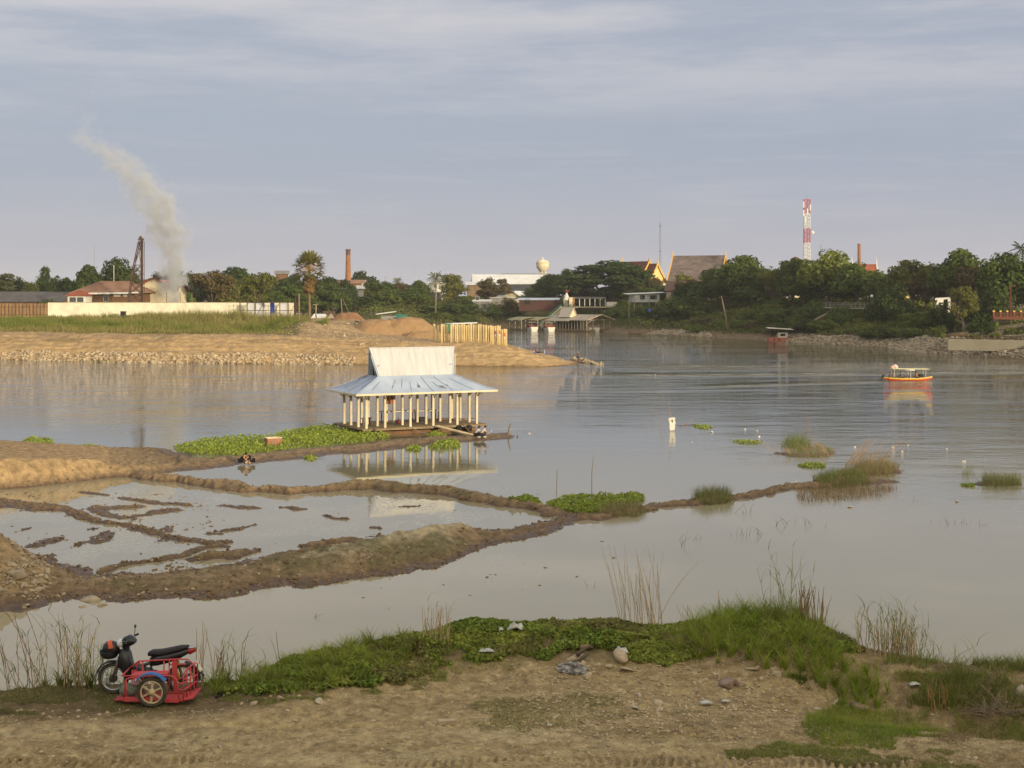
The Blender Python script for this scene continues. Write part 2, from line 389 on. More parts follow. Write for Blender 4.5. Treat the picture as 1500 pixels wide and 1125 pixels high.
tag(mk('added_shade_hill', np.stack([XX, YY, ZZ], -1).reshape(-1, 3), np.stack([ii, ii+1, ii+nc+1, ii+nc], 1), m_soil, smooth=True, col=bc), kind='structure')
# ---- mud flats, dikes and spits between the near bank and the river
def pl(*p): return [at(a, b, 0)[:2] for a, b in p]
SPIT = pl((-500,655),(0,658),(70,661),(150,658),(232,656),(262,664),(300,671),(345,668),(400,661),(480,656),(540,648),(586,642),(640,639),(700,637),(738,634),(757,638),(745,643),(700,647),(673,649),(630,653),(588,657),(540,663),(500,665),(450,671),(400,676),(330,683),(262,691),(215,697),(150,701),(100,708),(40,714),(0,718),(-500,745))
LOWB = pl((-600,835),(0,846),(60,838),(110,832),(150,842),(220,839),(300,830),(380,814),(450,806),(560,792),(640,777),(720,778),(790,765),(838,747),(856,762),(842,771),(800,782),(730,797),(670,820),(600,838),(500,855),(420,862),(330,875),(200,883),(100,881),(40,893),(0,899),(-600,980))
MND2 = pl((-600,720),(-300,740),(0,800),(60,815),(120,832),(160,842),(140,868),(60,885),(-20,890),(-600,950))
RIDGES = [ # px, py, half width, height
 [(188,697,1.2,.35),(260,704,1.1,.4),(330,711,1.2,.38),(370,720,1.0,.35),(420,721,1.1,.4),(470,718,1.0,.33),(520,716,1.3,.5),(580,717,1.4,.52),(650,723,1.1,.4),(720,735,.9,.36),(790,748,.9,.3),(808,753,.8,.25)],
 [(845,762,.8,.3),(880,756,.7,.2),(920,750,.9,.25),(960,741,.6,.16),(1040,737,1.3,.3),(1085,727,.8,.2),(1150,717,.9,.22),(1200,713,1.4,.3),(1245,706,2.0,.35),(1300,705,1.0,.1)],
 [(-200,700,2,.15),(0,738,1.6,.12),(60,742,1.3,.16),(110,752,.7,.16),(170,768,.55,.15),(220,780,.5,.14),(270,792,.45,.14),(327,801,.45,.12)],
 [(320,799,.35,.12),(290,805,.3,.12),(262,815,.35,.14),(225,824,.4,.14),(160,836,.5,.2)],
 [(140,744,.9,.1),(185,757,.5,.08),(245,752,.35,.06)],
 [(180,730,.5,.09),(235,736,.8,.13),(278,739,.4,.1)],
 [(165,744,.5,.08),(200,742,1.0,.12)],
 [(225,751,.5,.1),(250,750,.6,.1)],
 [(118,722,.35,.08),(158,726,.35,.08)],
 [(312,780,.3,.1),(345,776,.3,.1),(370,769,.25,.08)],
 [(315,796,.4,.12),(330,795,.4,.12)],
 [(320,742,.3,.07),(345,745,.3,.08),(375,747,.35,.1),(384,747,.3,.08)],
 [(415,746,.45,.1),(438,747,.4,.1)],[(476,757,.4,.1),(489,759,.4,.1),(512,761,.4,.1)],
 [(455,800,.7,.2),(480,797,.9,.25),(520,793,.6,.15)],[(540,773,.25,.08),(556,774,.25,.08)],
 [(560,784,.5,.12),(576,786,.4,.12)],[(300,817,.8,.25),(330,814,.9,.25),(370,806,.6,.12)],
 [(330,783,.2,.08),(305,786,.4,.1)],[(598,741,.35,.07),(608,742,.35,.05)],
 [(1140,664,.5,.08),(1165,666,1.0,.1),(1200,668,1.0,.14),(1216,664,.7,.1)],
 [(1255,692,1.8,.25),(1290,690,1.6,.2)],
 [(1440,711,.9,.1),(1480,708,.9,.1)],
 [(990,623,.25,.05),(1015,623.5,.4,.08),(1045,626,.3,.05)],
 [(1072,648,.3,.04),(1112,649,.4,.06)],
]
RIDGES = [[(a, b, w*.74, h*.8) for a, b, w, h in r] for r in RIDGES]
RW = [([tuple(at(a, b, 0)[:2]) for a, b, _, _ in r], np.array([q[2] for q in r]), np.array([q[3] for q in r])) for r in RIDGES]
def mid_h(x, y):
    px = pxof(x, y); z = np.full(x.shape, -1.0)
    kk = 1-.6*sst(px, 262, 180)*(y > 80); sx = x+.45*kk*fbm(x*.7, y*.35, 4, 41); sy = y+1.3*kk*fbm(x*.6+9, y*.35, 4, 42)
    s = sdist(sx, sy, SPIT)
    top = np.interp(px, [-500,0,90,150,160,200,240,262,400,760],[2.6,1.75,1.45,1.05,.7,.55,.45,.3,.28,.22])
    steep = np.interp(px, [0,150,262,300],[1.1,1.0,1.4,2.2])
    # the cut face stands on the near side; the top falls away gently to the far shore
    dn, _ = seg_d(sx, sy, SPIT[22:]); df, _ = seg_d(sx, sy, SPIT[:12])
    zs = np.where(s > 0, top*sst(dn, -.1, steep*1.35)*np.clip(df/9.0, 0, 1)**.6, s*.35)
    zs = np.where((px > 262) & (s > 0), top*sst(s, -.3, 2.6), zs)
    z = np.maximum(z, zs)
    s = sdist(sx, sy, LOWB); hh = np.interp(px, [0,150,300,420,560,640,720,800,850],[.35,.4,.42,.5,.85,1.05,.7,.5,.35])
    z = np.maximum(z, np.where(s > 0, hh*sst(s, -.3, 3.6), s*.35))
    s = sdist(sx, sy, MND2); hh = np.interp(px, [-600,-100,0,60,110,150],[5.5,3.2,2.25,1.35,.75,.35])
    z = np.maximum(z, np.where(s > 0, hh*sst(s, -.3, 5.5), s*.4))
    for P, w, h in RW:
        d, t = seg_d(sx, sy, P); ww = np.interp(t, np.arange(len(w)), w)*(1+.75*fbm(x*1.5, y*.9, 4, 47)); hh = np.interp(t, np.arange(len(h)), h)
        z = np.maximum(z, hh*1.25*(1-(d/np.maximum(ww, .1))**2).clip(-1.5, 1))
    # scattered clods on the left of the drained pond
    reg = sst(px, 330, 90)*sst(y, 60, 66)*sst(y, 88, 78)*sst(px, -200, -20)
    z = np.maximum(z, np.where(reg > .02, reg*.11*(fbm(x*.75, y*.3, 4, 52)-.24)*3.2-.03, -1))
    n = .10*fbm(x*1.9, y*1.1, 4, 61)+.09*fbm(x*6.5, y*3.8, 3, 62)+.05*fbm(x*16, y*8, 2, 63)
    n = n*(1-.6*sst(z, .5, 1.1)*sst(px, 262, 200))
    return np.where(z > -.25, z+n*np.clip((z+.12)*3, .25, 1.), z)
def mid_c(x, y, z):
    px = pxof(x, y)
    sand = np.array([.42,.30,.165]); mud = np.array([.25,.185,.11]); wet = np.array([.12,.08,.048]); pale = np.array([.42,.36,.24]); green = np.array([.13,.125,.055])
    c = np.broadcast_to(mud, x.shape+(3,)); lf = sst(px, 260, 130)
    s1 = lf*sst(z, .25, .7)*((y > 84) | (px < 110)); c = mixc(c, sand, s1)
    low = sst(y, 92, 84); t = low*sst(z, .45, .85)*sst(px, 380, 520); c = mixc(c, pale, t)
    t = low*sst(px, 140, 180)*sst(fbm(x*.6, y*.4, 4, 71), -.05, .3)*sst(z,.08,.2); c = mixc(c, green, t*.7)
    t = low*sst(fbm(x*.9+4, y*.6, 3, 73), .15, .4)*sst(z,.25,.4); c = mixc(c, pale, t*.7)
    sp = (y > 92)*sst(px, 250, 420); c = mixc(c, np.array([.24,.185,.12]), sp*sst(z, .12, .26))
    ri = sst(z, .28, .42)*(1-low*sst(px, 100, 200)); c = mixc(c, np.array([.27,.195,.11]), ri*.6)
    c = mixc(c, wet*1.5, .55*sst(z, .34, .14)); w = sst(z, .17, .05); c = mixc(c, wet, w)
    a = np.where(w > .5, .45, .95)
    return np.concatenate([c, a[..., None]], -1)
m_mud = M('mud', (1.25,1.2,1.15), (.62,.60,.58), scale=2.2, bump=.09, bscale=6, attr=True, wet=True, spec=.25, det=8)
Dm = np.concatenate([np.arange(52, 70, .17), np.arange(70, 100, .24), np.arange(100, 116, .3), np.arange(116, 140, .35)])
grid('mud_flats', np.linspace(-300, 1800, 1000), Dm, mid_h, mid_c, m_mud)
# ---- peninsula, far banks and the land behind
PEN = [at(a, b, 0)[:2] for a, b in ((-900,524),(-400,526),(0,527),(100,529),(200,531),(400,533),(520,534),(620,536),(700,537),(800,537.5),(838,535),(850,531))]
PEN += [pd(a, d)[:2] for a, d in ((836,258),(812,275),(790,292),(758,318),(700,340),(600,372),(520,400),(462,436),(434,470),(428,700),(426,3600),(-900,3600))]
FARW = [at(a, b, 0)[:2] for a, b in ((2300,590),(1900,562),(1700,545),(1600,534),(1500,526),(1440,523),(1400,519),(1350,516),(1290,508),(1200,503),(1130,498),(1050,494.5),(1000,492.5),(950,489.5),(905,488.5),(860,482),(800,479),(740,480),(690,481))]
FARW += [pd(a, d)[:2] for a, d in ((640,500),(580,480),(530,480),(480,480),(455,500),(445,560),(441,1000),(460,3600),(3000,3600))]
def pen_h(x, y):
    px = pxof(x, y); sx = x+.8*fbm(x*.12, y*.12, 3, 81); sy = y+.9*fbm(x*.1, y*.1, 3, 82); s = sdist(sx, sy, PEN)
    Hp = np.interp(px, [-400,400,500,580,640,760,800,845],[4.7,4.6,4.3,3.8,3.4,3.2,2.7,1.0])
    lf = sst(px, 540, 500)
    za = np.interp(s, [-10,0,2.6,9,17,24],[-3,0,1.5,3.0,4.55,4.7])*Hp/4.6
    zb = np.interp(s, [-10,0,.15,8,15,24],[-3,0,.35,2.2,3.35,3.4])*Hp/3.4
    z = zb+(za-zb)*lf
    rise = sst(px, 655, 575); z = z+rise*np.interp(y, [278,288,305,330],[0,.25,1.9,2.1])*(s > 5)
    hx, hy = pd(445, 281)[:2]; z = z+2.0*np.exp(-(((x-hx)/7.)**2+((y-hy)/6.5)**2))*(s > 3)*(1+.25*fbm(x*.4, y*.4, 3, 83))
    hx, hy = pd(505, 290)[:2]; z = z+1.2*np.exp(-(((x-hx)/6)**2+((y-hy)/6)**2))
    n = .35*fbm(x*.18, y*.25, 4, 85)+.12*fbm(x*.9, y*.5, 3, 86)+.10*np.sin(s*2.2+2*fbm(x*.07,y*.07,2,87))*sst(s, 2, 5)*(1-sst(s, 14, 18))
    return z+n*sst(s, .5, 5)
def far_h(x, y):
    px = pxof(x, y); sx = x+1.5*fbm(x*.06, y*.06, 3, 91); sy = y+1.5*fbm(x*.05+4, y*.05, 3, 92); s = sdist(sx, sy, FARW)
    za = np.interp(s, [-10,0,4,10,30,45,400],[-3,0,1.3,2.9,8.7,9.2,9.6])
    zr = np.interp(s, [-10,0,5,14,34,48,400],[-3,0,2.6,3.5,7.0,7.8,9.2])
    t = sst(px, 1330, 1400); z = za+(zr-za)*t
    return z+(.5*fbm(x*.11, y*.11, 4, 95)+.15*fbm(x*.5,y*.5,2,96))*sst(s, 1, 8)
def land_h(x, y):
    return np.maximum(pen_h(x, y), far_h(x, y))
def land_c(x, y, z):
    px = pxof(x, y); s = sdist(x, y, PEN)
    sand = np.array([.52,.36,.185]); br = np.array([.34,.24,.135]); wet = np.array([.17,.11,.06]); grn = np.array([.085,.085,.03]); pale = np.array([.50,.38,.24]); soil = np.array([.10,.08,.045])
    t = np.clip(.5+1.1*fbm(x*.07, y*.35+.4*s, 4, 101), 0, 1); c = mixc(np.broadcast_to(sand, x.shape+(3,)), br, t*.8)
    c = mixc(c, pale, sst(fbm(x*.8, y*.8, 3, 103), .25, .5)*.5)
    c = mixc(c, np.array([.33,.25,.17]), sst(s, 12, 16)*.5*(px < 640))
    g = sst(s, 16, 19)*(1-sst(px, 425, 455))+sst(y, 330, 340)*(px < 640); g = np.clip(g, 0, 1); c = mixc(c, grn, g*.85)
    g = sst(fbm(x*.15, y*.3, 3, 105), .32, .45)*(s > 9)*(px < 600); c = mixc(c, grn, g*.3)
    c = mixc(c, wet, sst(z, .3, .05))
    f = (s < -5) & (z > -1); far = np.where(f[..., None], mixc(np.broadcast_to(soil, x.shape+(3,)), grn, np.clip(.5+fbm(x*.1, y*.1, 3, 107), 0, 1)), c)
    t = f*sst(px, 1370, 1440)*sst(fbm(x*.2, y*.2, 3, 108), -.2, .3)*sst(y, 270, 280); far = mixc(far, np.array([.24,.19,.12]), t*.8)
    t = f*sst(z, 2.6, 1.0); far = mixc(far, np.array([.19,.14,.09]), t)
    return np.concatenate([far, np.full(x.shape+(1,), .95)], -1)
m_land = M('sandy_soil', (1.18,1.14,1.08), (.70,.69,.66), scale=.8, bump=.25, bscale=2.2, attr=True, spec=.1, det=9)
Dl = np.concatenate([np.arange(232, 320, .5), np.arange(320, 480, 1.3), np.arange(480, 760, 6), np.geomspace(760, 4200, 24)])
grid('terrain', np.linspace(-420, 1960, 900), Dl, land_h, land_c, m_land)
def gat(px, py):
    """where the sight line through a photo pixel meets the near bank"""
    D = np.arange(21.0, 33.0, .02); x = (px-750)/F*D; yy = YH+(CZ-near_h(x, D))*F/D; lim = float(edgeD(np.array([px]))[0])+.3
    k = np.nonzero((yy <= py) | (D > lim))[0]; d = D[k[0]] if len(k) else 31.; return Vector(((px-750)/F*d, d, hz((px-750)/F*d, d)))
def hz(x, y):
    """ground height under a point"""
    X = np.array([float(x)]); Y = np.array([float(y)])
    if y < 47: return float(near_h(X, Y)[0])
    if y < 180: return float(mid_h(X, Y)[0])
    return float(land_h(X, Y)[0])
# ================================================================ water
mw = bpy.data.materials.new('river_water'); mw.use_nodes = True; t = mw.node_tree; n = t.nodes; l = t.links; b = n['Principled BSDF']
def tn(ty, **k):
    q = n.new(ty)
    for a_, b_ in k.items(): setattr(q, a_, b_)
    return q
geo = tn('ShaderNodeNewGeometry'); sp = tn('ShaderNodeSeparateXYZ'); l.new(geo.outputs['Position'], sp.inputs[0])
def mrange(o, a, b_, c=0., d=1.):
    r = tn('ShaderNodeMapRange', interpolation_type='SMOOTHSTEP'); l.new(o, r.inputs[0])
    for i, v in zip((1,2,3,4), (a,b_,c,d)): r.inputs[i].default_value = v
    return r.outputs[0]
def mth(op, a, b_=None):
    q = tn('ShaderNodeMath', operation=op)
    for i, v in enumerate((a, b_)):
        if v is None: continue
        if isinstance(v, (int, float)): q.inputs[i].default_value = v
        else: l.new(v, q.inputs[i])
    return q.outputs[0]
def pnoise(scale, sc, det=3, rough=.5):
    mp = tn('ShaderNodeMapping'); mp.inputs['Scale'].default_value = scale; l.new(geo.outputs['Position'], mp.inputs[0])
    q = tn('ShaderNodeTexNoise'); q.inputs['Scale'].default_value = sc; q.inputs['Detail'].default_value = det; q.inputs['Roughness'].default_value = rough; l.new(mp.outputs[0], q.inputs[0]); return q.outputs['Fac']
X_, Y_ = sp.outputs['X'], sp.outputs['Y']
patch = mrange(pnoise((.02,.05,1), 1.0, 3), .38, .62, .45, 1.25)
rip = mth('MULTIPLY', mrange(Y_, 110, 175), patch)
rt = mth('MULTIPLY', mrange(X_, 8, 34), mrange(Y_, 55, 100))
amp = mth('MAXIMUM', rip, mth('MULTIPLY', rt, .6))
amp = mth('ADD', amp, mth('ADD', mth('MULTIPLY', mrange(Y_, 92, 106), .13), .01))
# wash spreading from the speed boat: two long bands of broken water
def band(y0, sl, w, x0, x1):
    c = mth('ADD', mth('MULTIPLY', X_, sl), y0); d = mth('DIVIDE', mth('SUBTRACT', Y_, c), w)
    g = mth('POWER', 2.718, mth('MULTIPLY', mth('MULTIPLY', d, d), -1.0))
    e = mth('MULTIPLY', mrange(X_, x0, x0+12), mrange(X_, x1, x1-12)); return mth('MULTIPLY', g, e)
wk = mth('ADD', band(212, .14, 3.4, 8, 140), mth('MULTIPLY', band(240, -.02, 9, 14, 130), .75))
wk = mth('ADD', wk, mth('MULTIPLY', band(178, .42, 2.0, 20, 66), .6))
wk = mth('MULTIPLY', wk, mrange(pnoise((.09,.25,1), 1.0, 4, .6), .35, .6, .35, 1.1))
h1 = mth('MULTIPLY', pnoise((1.0, 1.7, 1), .55, 5, .55), .16)
h2 = mth('MULTIPLY', pnoise((.8, 2.4, 1), 2.3, 3, .5), .035)
h3 = mth('MULTIPLY', pnoise((.75, 1.5, 1), .13, 3, .5), .55)
hh = mth('MULTIPLY', mth('ADD', mth('ADD', h1, h3), h2), mth('ADD', amp, mth('MULTIPLY', wk, 9.0)))
bp = tn('ShaderNodeBump'); bp.inputs['Strength'].default_value = 1; bp.inputs['Distance'].default_value = .42; l.new(hh, bp.inputs['Height']); l.new(bp.outputs[0], b.inputs['Normal'])
mixw = tn('ShaderNodeMix', data_type='RGBA'); l.new(mrange(Y_, 60, 150), mixw.inputs[0]); mixw.inputs[6].default_value = (.35,.31,.20,1); mixw.inputs[7].default_value = (.10,.095,.058,1)
foam = mth('MULTIPLY', wk, mrange(pnoise((.25,1.3,1), 1.1, 5, .7), .44, .62)); foam = mth('MINIMUM', mth('MULTIPLY', foam, .9), .9)  # paler base carries the wash's sky reflection as well as foam
mf = tn('ShaderNodeMix', data_type='RGBA'); l.new(foam, mf.inputs[0]); l.new(mixw.outputs[2], mf.inputs[6]); mf.inputs[7].default_value = (.55,.55,.52,1)
# scum on the still ponds
sc_ = mth('MULTIPLY', mth('MULTIPLY', mrange(pnoise((.22,.12,1), 1., 6, .7), .47, .62), mrange(pnoise((2.2,1.,1), 2.2, 5, .7), .42, .6)), mth('MULTIPLY', mrange(Y_, 92, 86), mth('MULTIPLY', mrange(Y_, 60, 64), mrange(X_, 1.5, -2))))
ms_ = tn('ShaderNodeMix', data_type='RGBA'); l.new(sc_, ms_.inputs[0]); l.new(mf.outputs[2], ms_.inputs[6]); ms_.inputs[7].default_value = (.45,.44,.38,1)
l.new(ms_.outputs[2], b.inputs['Base Color']); b.inputs['IOR'].default_value = 1.33; b.inputs['Specular IOR Level'].default_value = .5
rg = mth('ADD', mth('MULTIPLY', amp, .004), .012); rg = mth('ADD', rg, mth('MULTIPLY', foam, .3)); l.new(mth('ADD', rg, mth('MULTIPLY', sc_, .35)), b.inputs['Roughness'])
wv = [(-1600,30,0),(2600,30,0),(2600,4200,0),(-1600,4200,0)]
tag(mk('water', wv, [(0,1,2,3)], mw), kind='structure')
# ================================================================ trees and other vegetation
def leafmat(name, c, c2, tr=.22, orand=.14, scale=.35):
    return M(name, c, c2, scale=scale, rough=.75, spec=.12, orand=orand, transl=tr, lo=.3, hi=.7, det=3)
LM = dict(dark=leafmat('leaf_dark', (0.062, 0.092, 0.024), (0.03, 0.05, 0.014)),
          mid=leafmat('leaf_mid', (0.105, 0.145, 0.03), (0.052, 0.08, 0.018)),
          olive=leafmat('leaf_olive', (0.17, 0.175, 0.04), (0.085, 0.098, 0.024)),
          bright=leafmat('leaf_bright', (0.175, 0.215, 0.038), (0.088, 0.122, 0.024)),
          brown=leafmat('leaf_brown', (.145,.115,.050), (.085,.070,.032)),
          hazy=leafmat('leaf_grey_green', (.090,.105,.040), (.055,.068,.028)))
m_bark = M('bark', (.16,.125,.09), (.09,.07,.05), scale=3, bump=.03, rough=.95)
m_barkp = M('pale_bark', (.30,.25,.18), (.2,.16,.11), scale=3, rough=.95)
def shell(blobs, n, sz, out=1.0, asp=.6, inner=.7):
    """leaf quads spread over lumpy ellipsoids; blobs rows: x,y,z,rx,ry,rz"""
    B = np.array(blobs, float); w = (B[:,3]*B[:,5]+B[:,4]*B[:,5]); w /= w.sum(); k = rng.choice(len(B), n, p=w); d = rdir(n)
    r = inner+(1.06-inner)*rng.random(n)**.6; lump = 1+.18*np.sin(d[:,0]*5+k)+.14*np.sin(d[:,2]*7+k*2.3)
    p = B[k,:3]+d*B[k,3:]*(r*lump)[:,None]
    nn = d/B[k,3:]; nn /= np.linalg.norm(nn, axis=1, keepdims=True); nn = nn*out+rdir(n)*.75+np.array([0,0,.25]); nn /= np.linalg.norm(nn, axis=1, keepdims=True)
    a = np.cross(nn, rdir(n)); a /= np.linalg.norm(a, axis=1, keepdims=True)+1e-9; b = np.cross(nn, a)
    s = (sz*(.6+.8*rng.random(n)))[:,None]
    return quads(p, a*s, b*s*asp)
def limbs(mb, base, blobs, r0, split=.5, n=5):
    """trunk and limbs that reach into the clumps"""
    bz = min(b[2] for b in blobs); top = Vector((base[0]+.1, base[1], base[2]+max(.6, (bz-base[2])*split+.4)))
    mb.path([base, (Vector(base)+top)/2+Vector((.1,0,0)), top], [r0, r0*.75, r0*.65], 7)
    for b in sorted(blobs, key=lambda q: -q[3]*q[5])[:9]:
        e = Vector(b[:3]); m = top.lerp(e, .5)+Vector((rng.normal()*.25, rng.normal()*.25, .25)); mb.path([top-Vector((0,0,.1)), m, e], [r0*.55, r0*.33, r0*.12], n)
    return mb
def blobset(kind, seed):
    g = np.random.default_rng(seed); B = []
    if kind == 'dome':
        for i in range(30):
            a = g.random()*6.28; rr = g.random()**.5*3.7; z = 3.2+(1-(rr/4.6)**2)*5.0*g.uniform(.45, 1.0); s = g.uniform(1.1, 1.9); B.append((rr*math.cos(a), rr*math.sin(a), z, s*1.1, s*1.1, s*.85))
    if kind == 'airy':
        for i in range(22):
            a = g.random()*6.28; rr = g.random()**.6*4.0; z = 3.0+g.random()**.7*5.8*(1-.3*(rr/4)**2); s = g.uniform(.8, 1.5); B.append((rr*math.cos(a), rr*math.sin(a), z, s*1.2, s*1.2, s*.8))
    if kind == 'layer':
        for i in range(46):
            a = g.random()*6.28; rr = g.random()**.55*4.6; top = 8.9-(rr/5.0)**2*4.2; z = top-g.choice([0,0,1.2,2.4])*g.uniform(.6,1.1); s = g.uniform(.8, 1.35); B.append((rr*math.cos(a), rr*math.sin(a), max(z, 2.6), s*1.35, s*1.35, s*.5))
    if kind == 'rain':
        for i in range(110):
            a = g.random()*6.28; rr = g.random()**.5*4.7; top = 9.0-(rr/5.0)**2.4*4.6; z = top-g.random()**1.5*3.0; s = g.uniform(.55, .95); B.append((rr*math.cos(a), rr*math.sin(a), max(z, 2.2), s*1.6, s*1.6, s*.62))
    if kind == 'tall':
        for i in range(24):
            a = g.random()*6.28; t = g.random(); z = 2.0+t*7.0; rr = g.random()**.5*(3.6-2.2*abs(t-.45)); s = g.uniform(1.0, 1.6); B.append((rr*math.cos(a), rr*math.sin(a), z, s, s, s*.95))
    if kind == 'bush':
        for i in range(18):
            a = g.random()*6.28; rr = g.random()**.5*3.9; z = .6+(1-(rr/4.8)**2)*7.0*g.uniform(.25, 1.0); s = g.uniform(1.1, 1.9); B.append((rr*math.cos(a), rr*math.sin(a), z, s*1.15, s*1.15, s*.9))
    return B
PROTO = {}
def proto(kind, seed, nl, sz, name='tree', split=.6, rt=.32, out=1.0, inner=.7):
    """an 10 x 10 m prototype: meshes only, instanced by plant()"""
    key = (kind, seed)
    if key in PROTO: return PROTO[key]
    B = blobset(kind if kind != 'wisp' else 'airy', seed); v, f = shell(B, nl, sz, out=out, inner=inner)
    if kind == 'wisp': v2, f2 = shell(B, nl//3, sz*1.2, inner=.1); v, f = join([(v, f), (v2, f2)])
    me = mk('crown', v, f, LM['mid']); tb = limbs(MB(), (0,0,-.6), B, rt, split); tr = tb.build('trunk', m_bark, smooth=True)
    r = (me.data, tr.data); bpy.data.objects.remove(me); bpy.data.objects.remove(tr); PROTO[key] = r; return r
KINDS = dict(dome=[('dome',1),('dome',2)], airy=[('airy',3),('airy',4),('airy',13)], layer=[('layer',5),('layer',6)], tall=[('tall',7),('tall',8)], rain=[('rain',15)], bush=[('bush',9),('bush',10),('bush',14)])
NL = dict(dome=(5600,.30), airy=(4200,.27), layer=(7600,.25), tall=(4600,.29), rain=(20000,.22), bush=(3800,.32))
cnt = 0
def plant(kind, px, D, ytop, wpx, mat, label, cat='tree', group=None, zb=None, name=None, rz=None):
    global cnt; cnt += 1
    ks = KINDS[kind]; k = ks[cnt % len(ks)]; cm, tm = proto(k[0], k[1], *NL[k[0]], inner=.55 if kind == 'airy' else .7)
    if zb is None and px > 520:              # keep the roots on the bank, not in the river
        smin = {'bush': 13}.get(kind, 27) if px < 1390 else 0
        for _ in range(60):
            if float(sdist(np.array([(px-750)/F*D]), np.array([float(D)]), FARW)[0]) >= smin: break
            D += 4
    x = (px-750)/F*D; zb = hz(x, D) if zb is None else zb; h = zat(ytop, D)-zb; w = wpx*D/F*(1.0 if kind == 'layer' else 1.22)
    name = name or ('shrub' if kind == 'bush' else 'tree')
    t = thing(name, label, cat, (x, D, zb), (cnt*2.4) % 6.28 if rz is None else rz, group, (w/10., w/10., h/9.6))
    for nm, me, mt in (('crown', cm, LM[mat]), ('trunk', tm, None)):
        o = bpy.data.objects.new(nm, me); C.objects.link(o); o.parent = t
        if mt: o.material_slots[0].link = 'OBJECT'; o.material_slots[0].material = mt
    return t
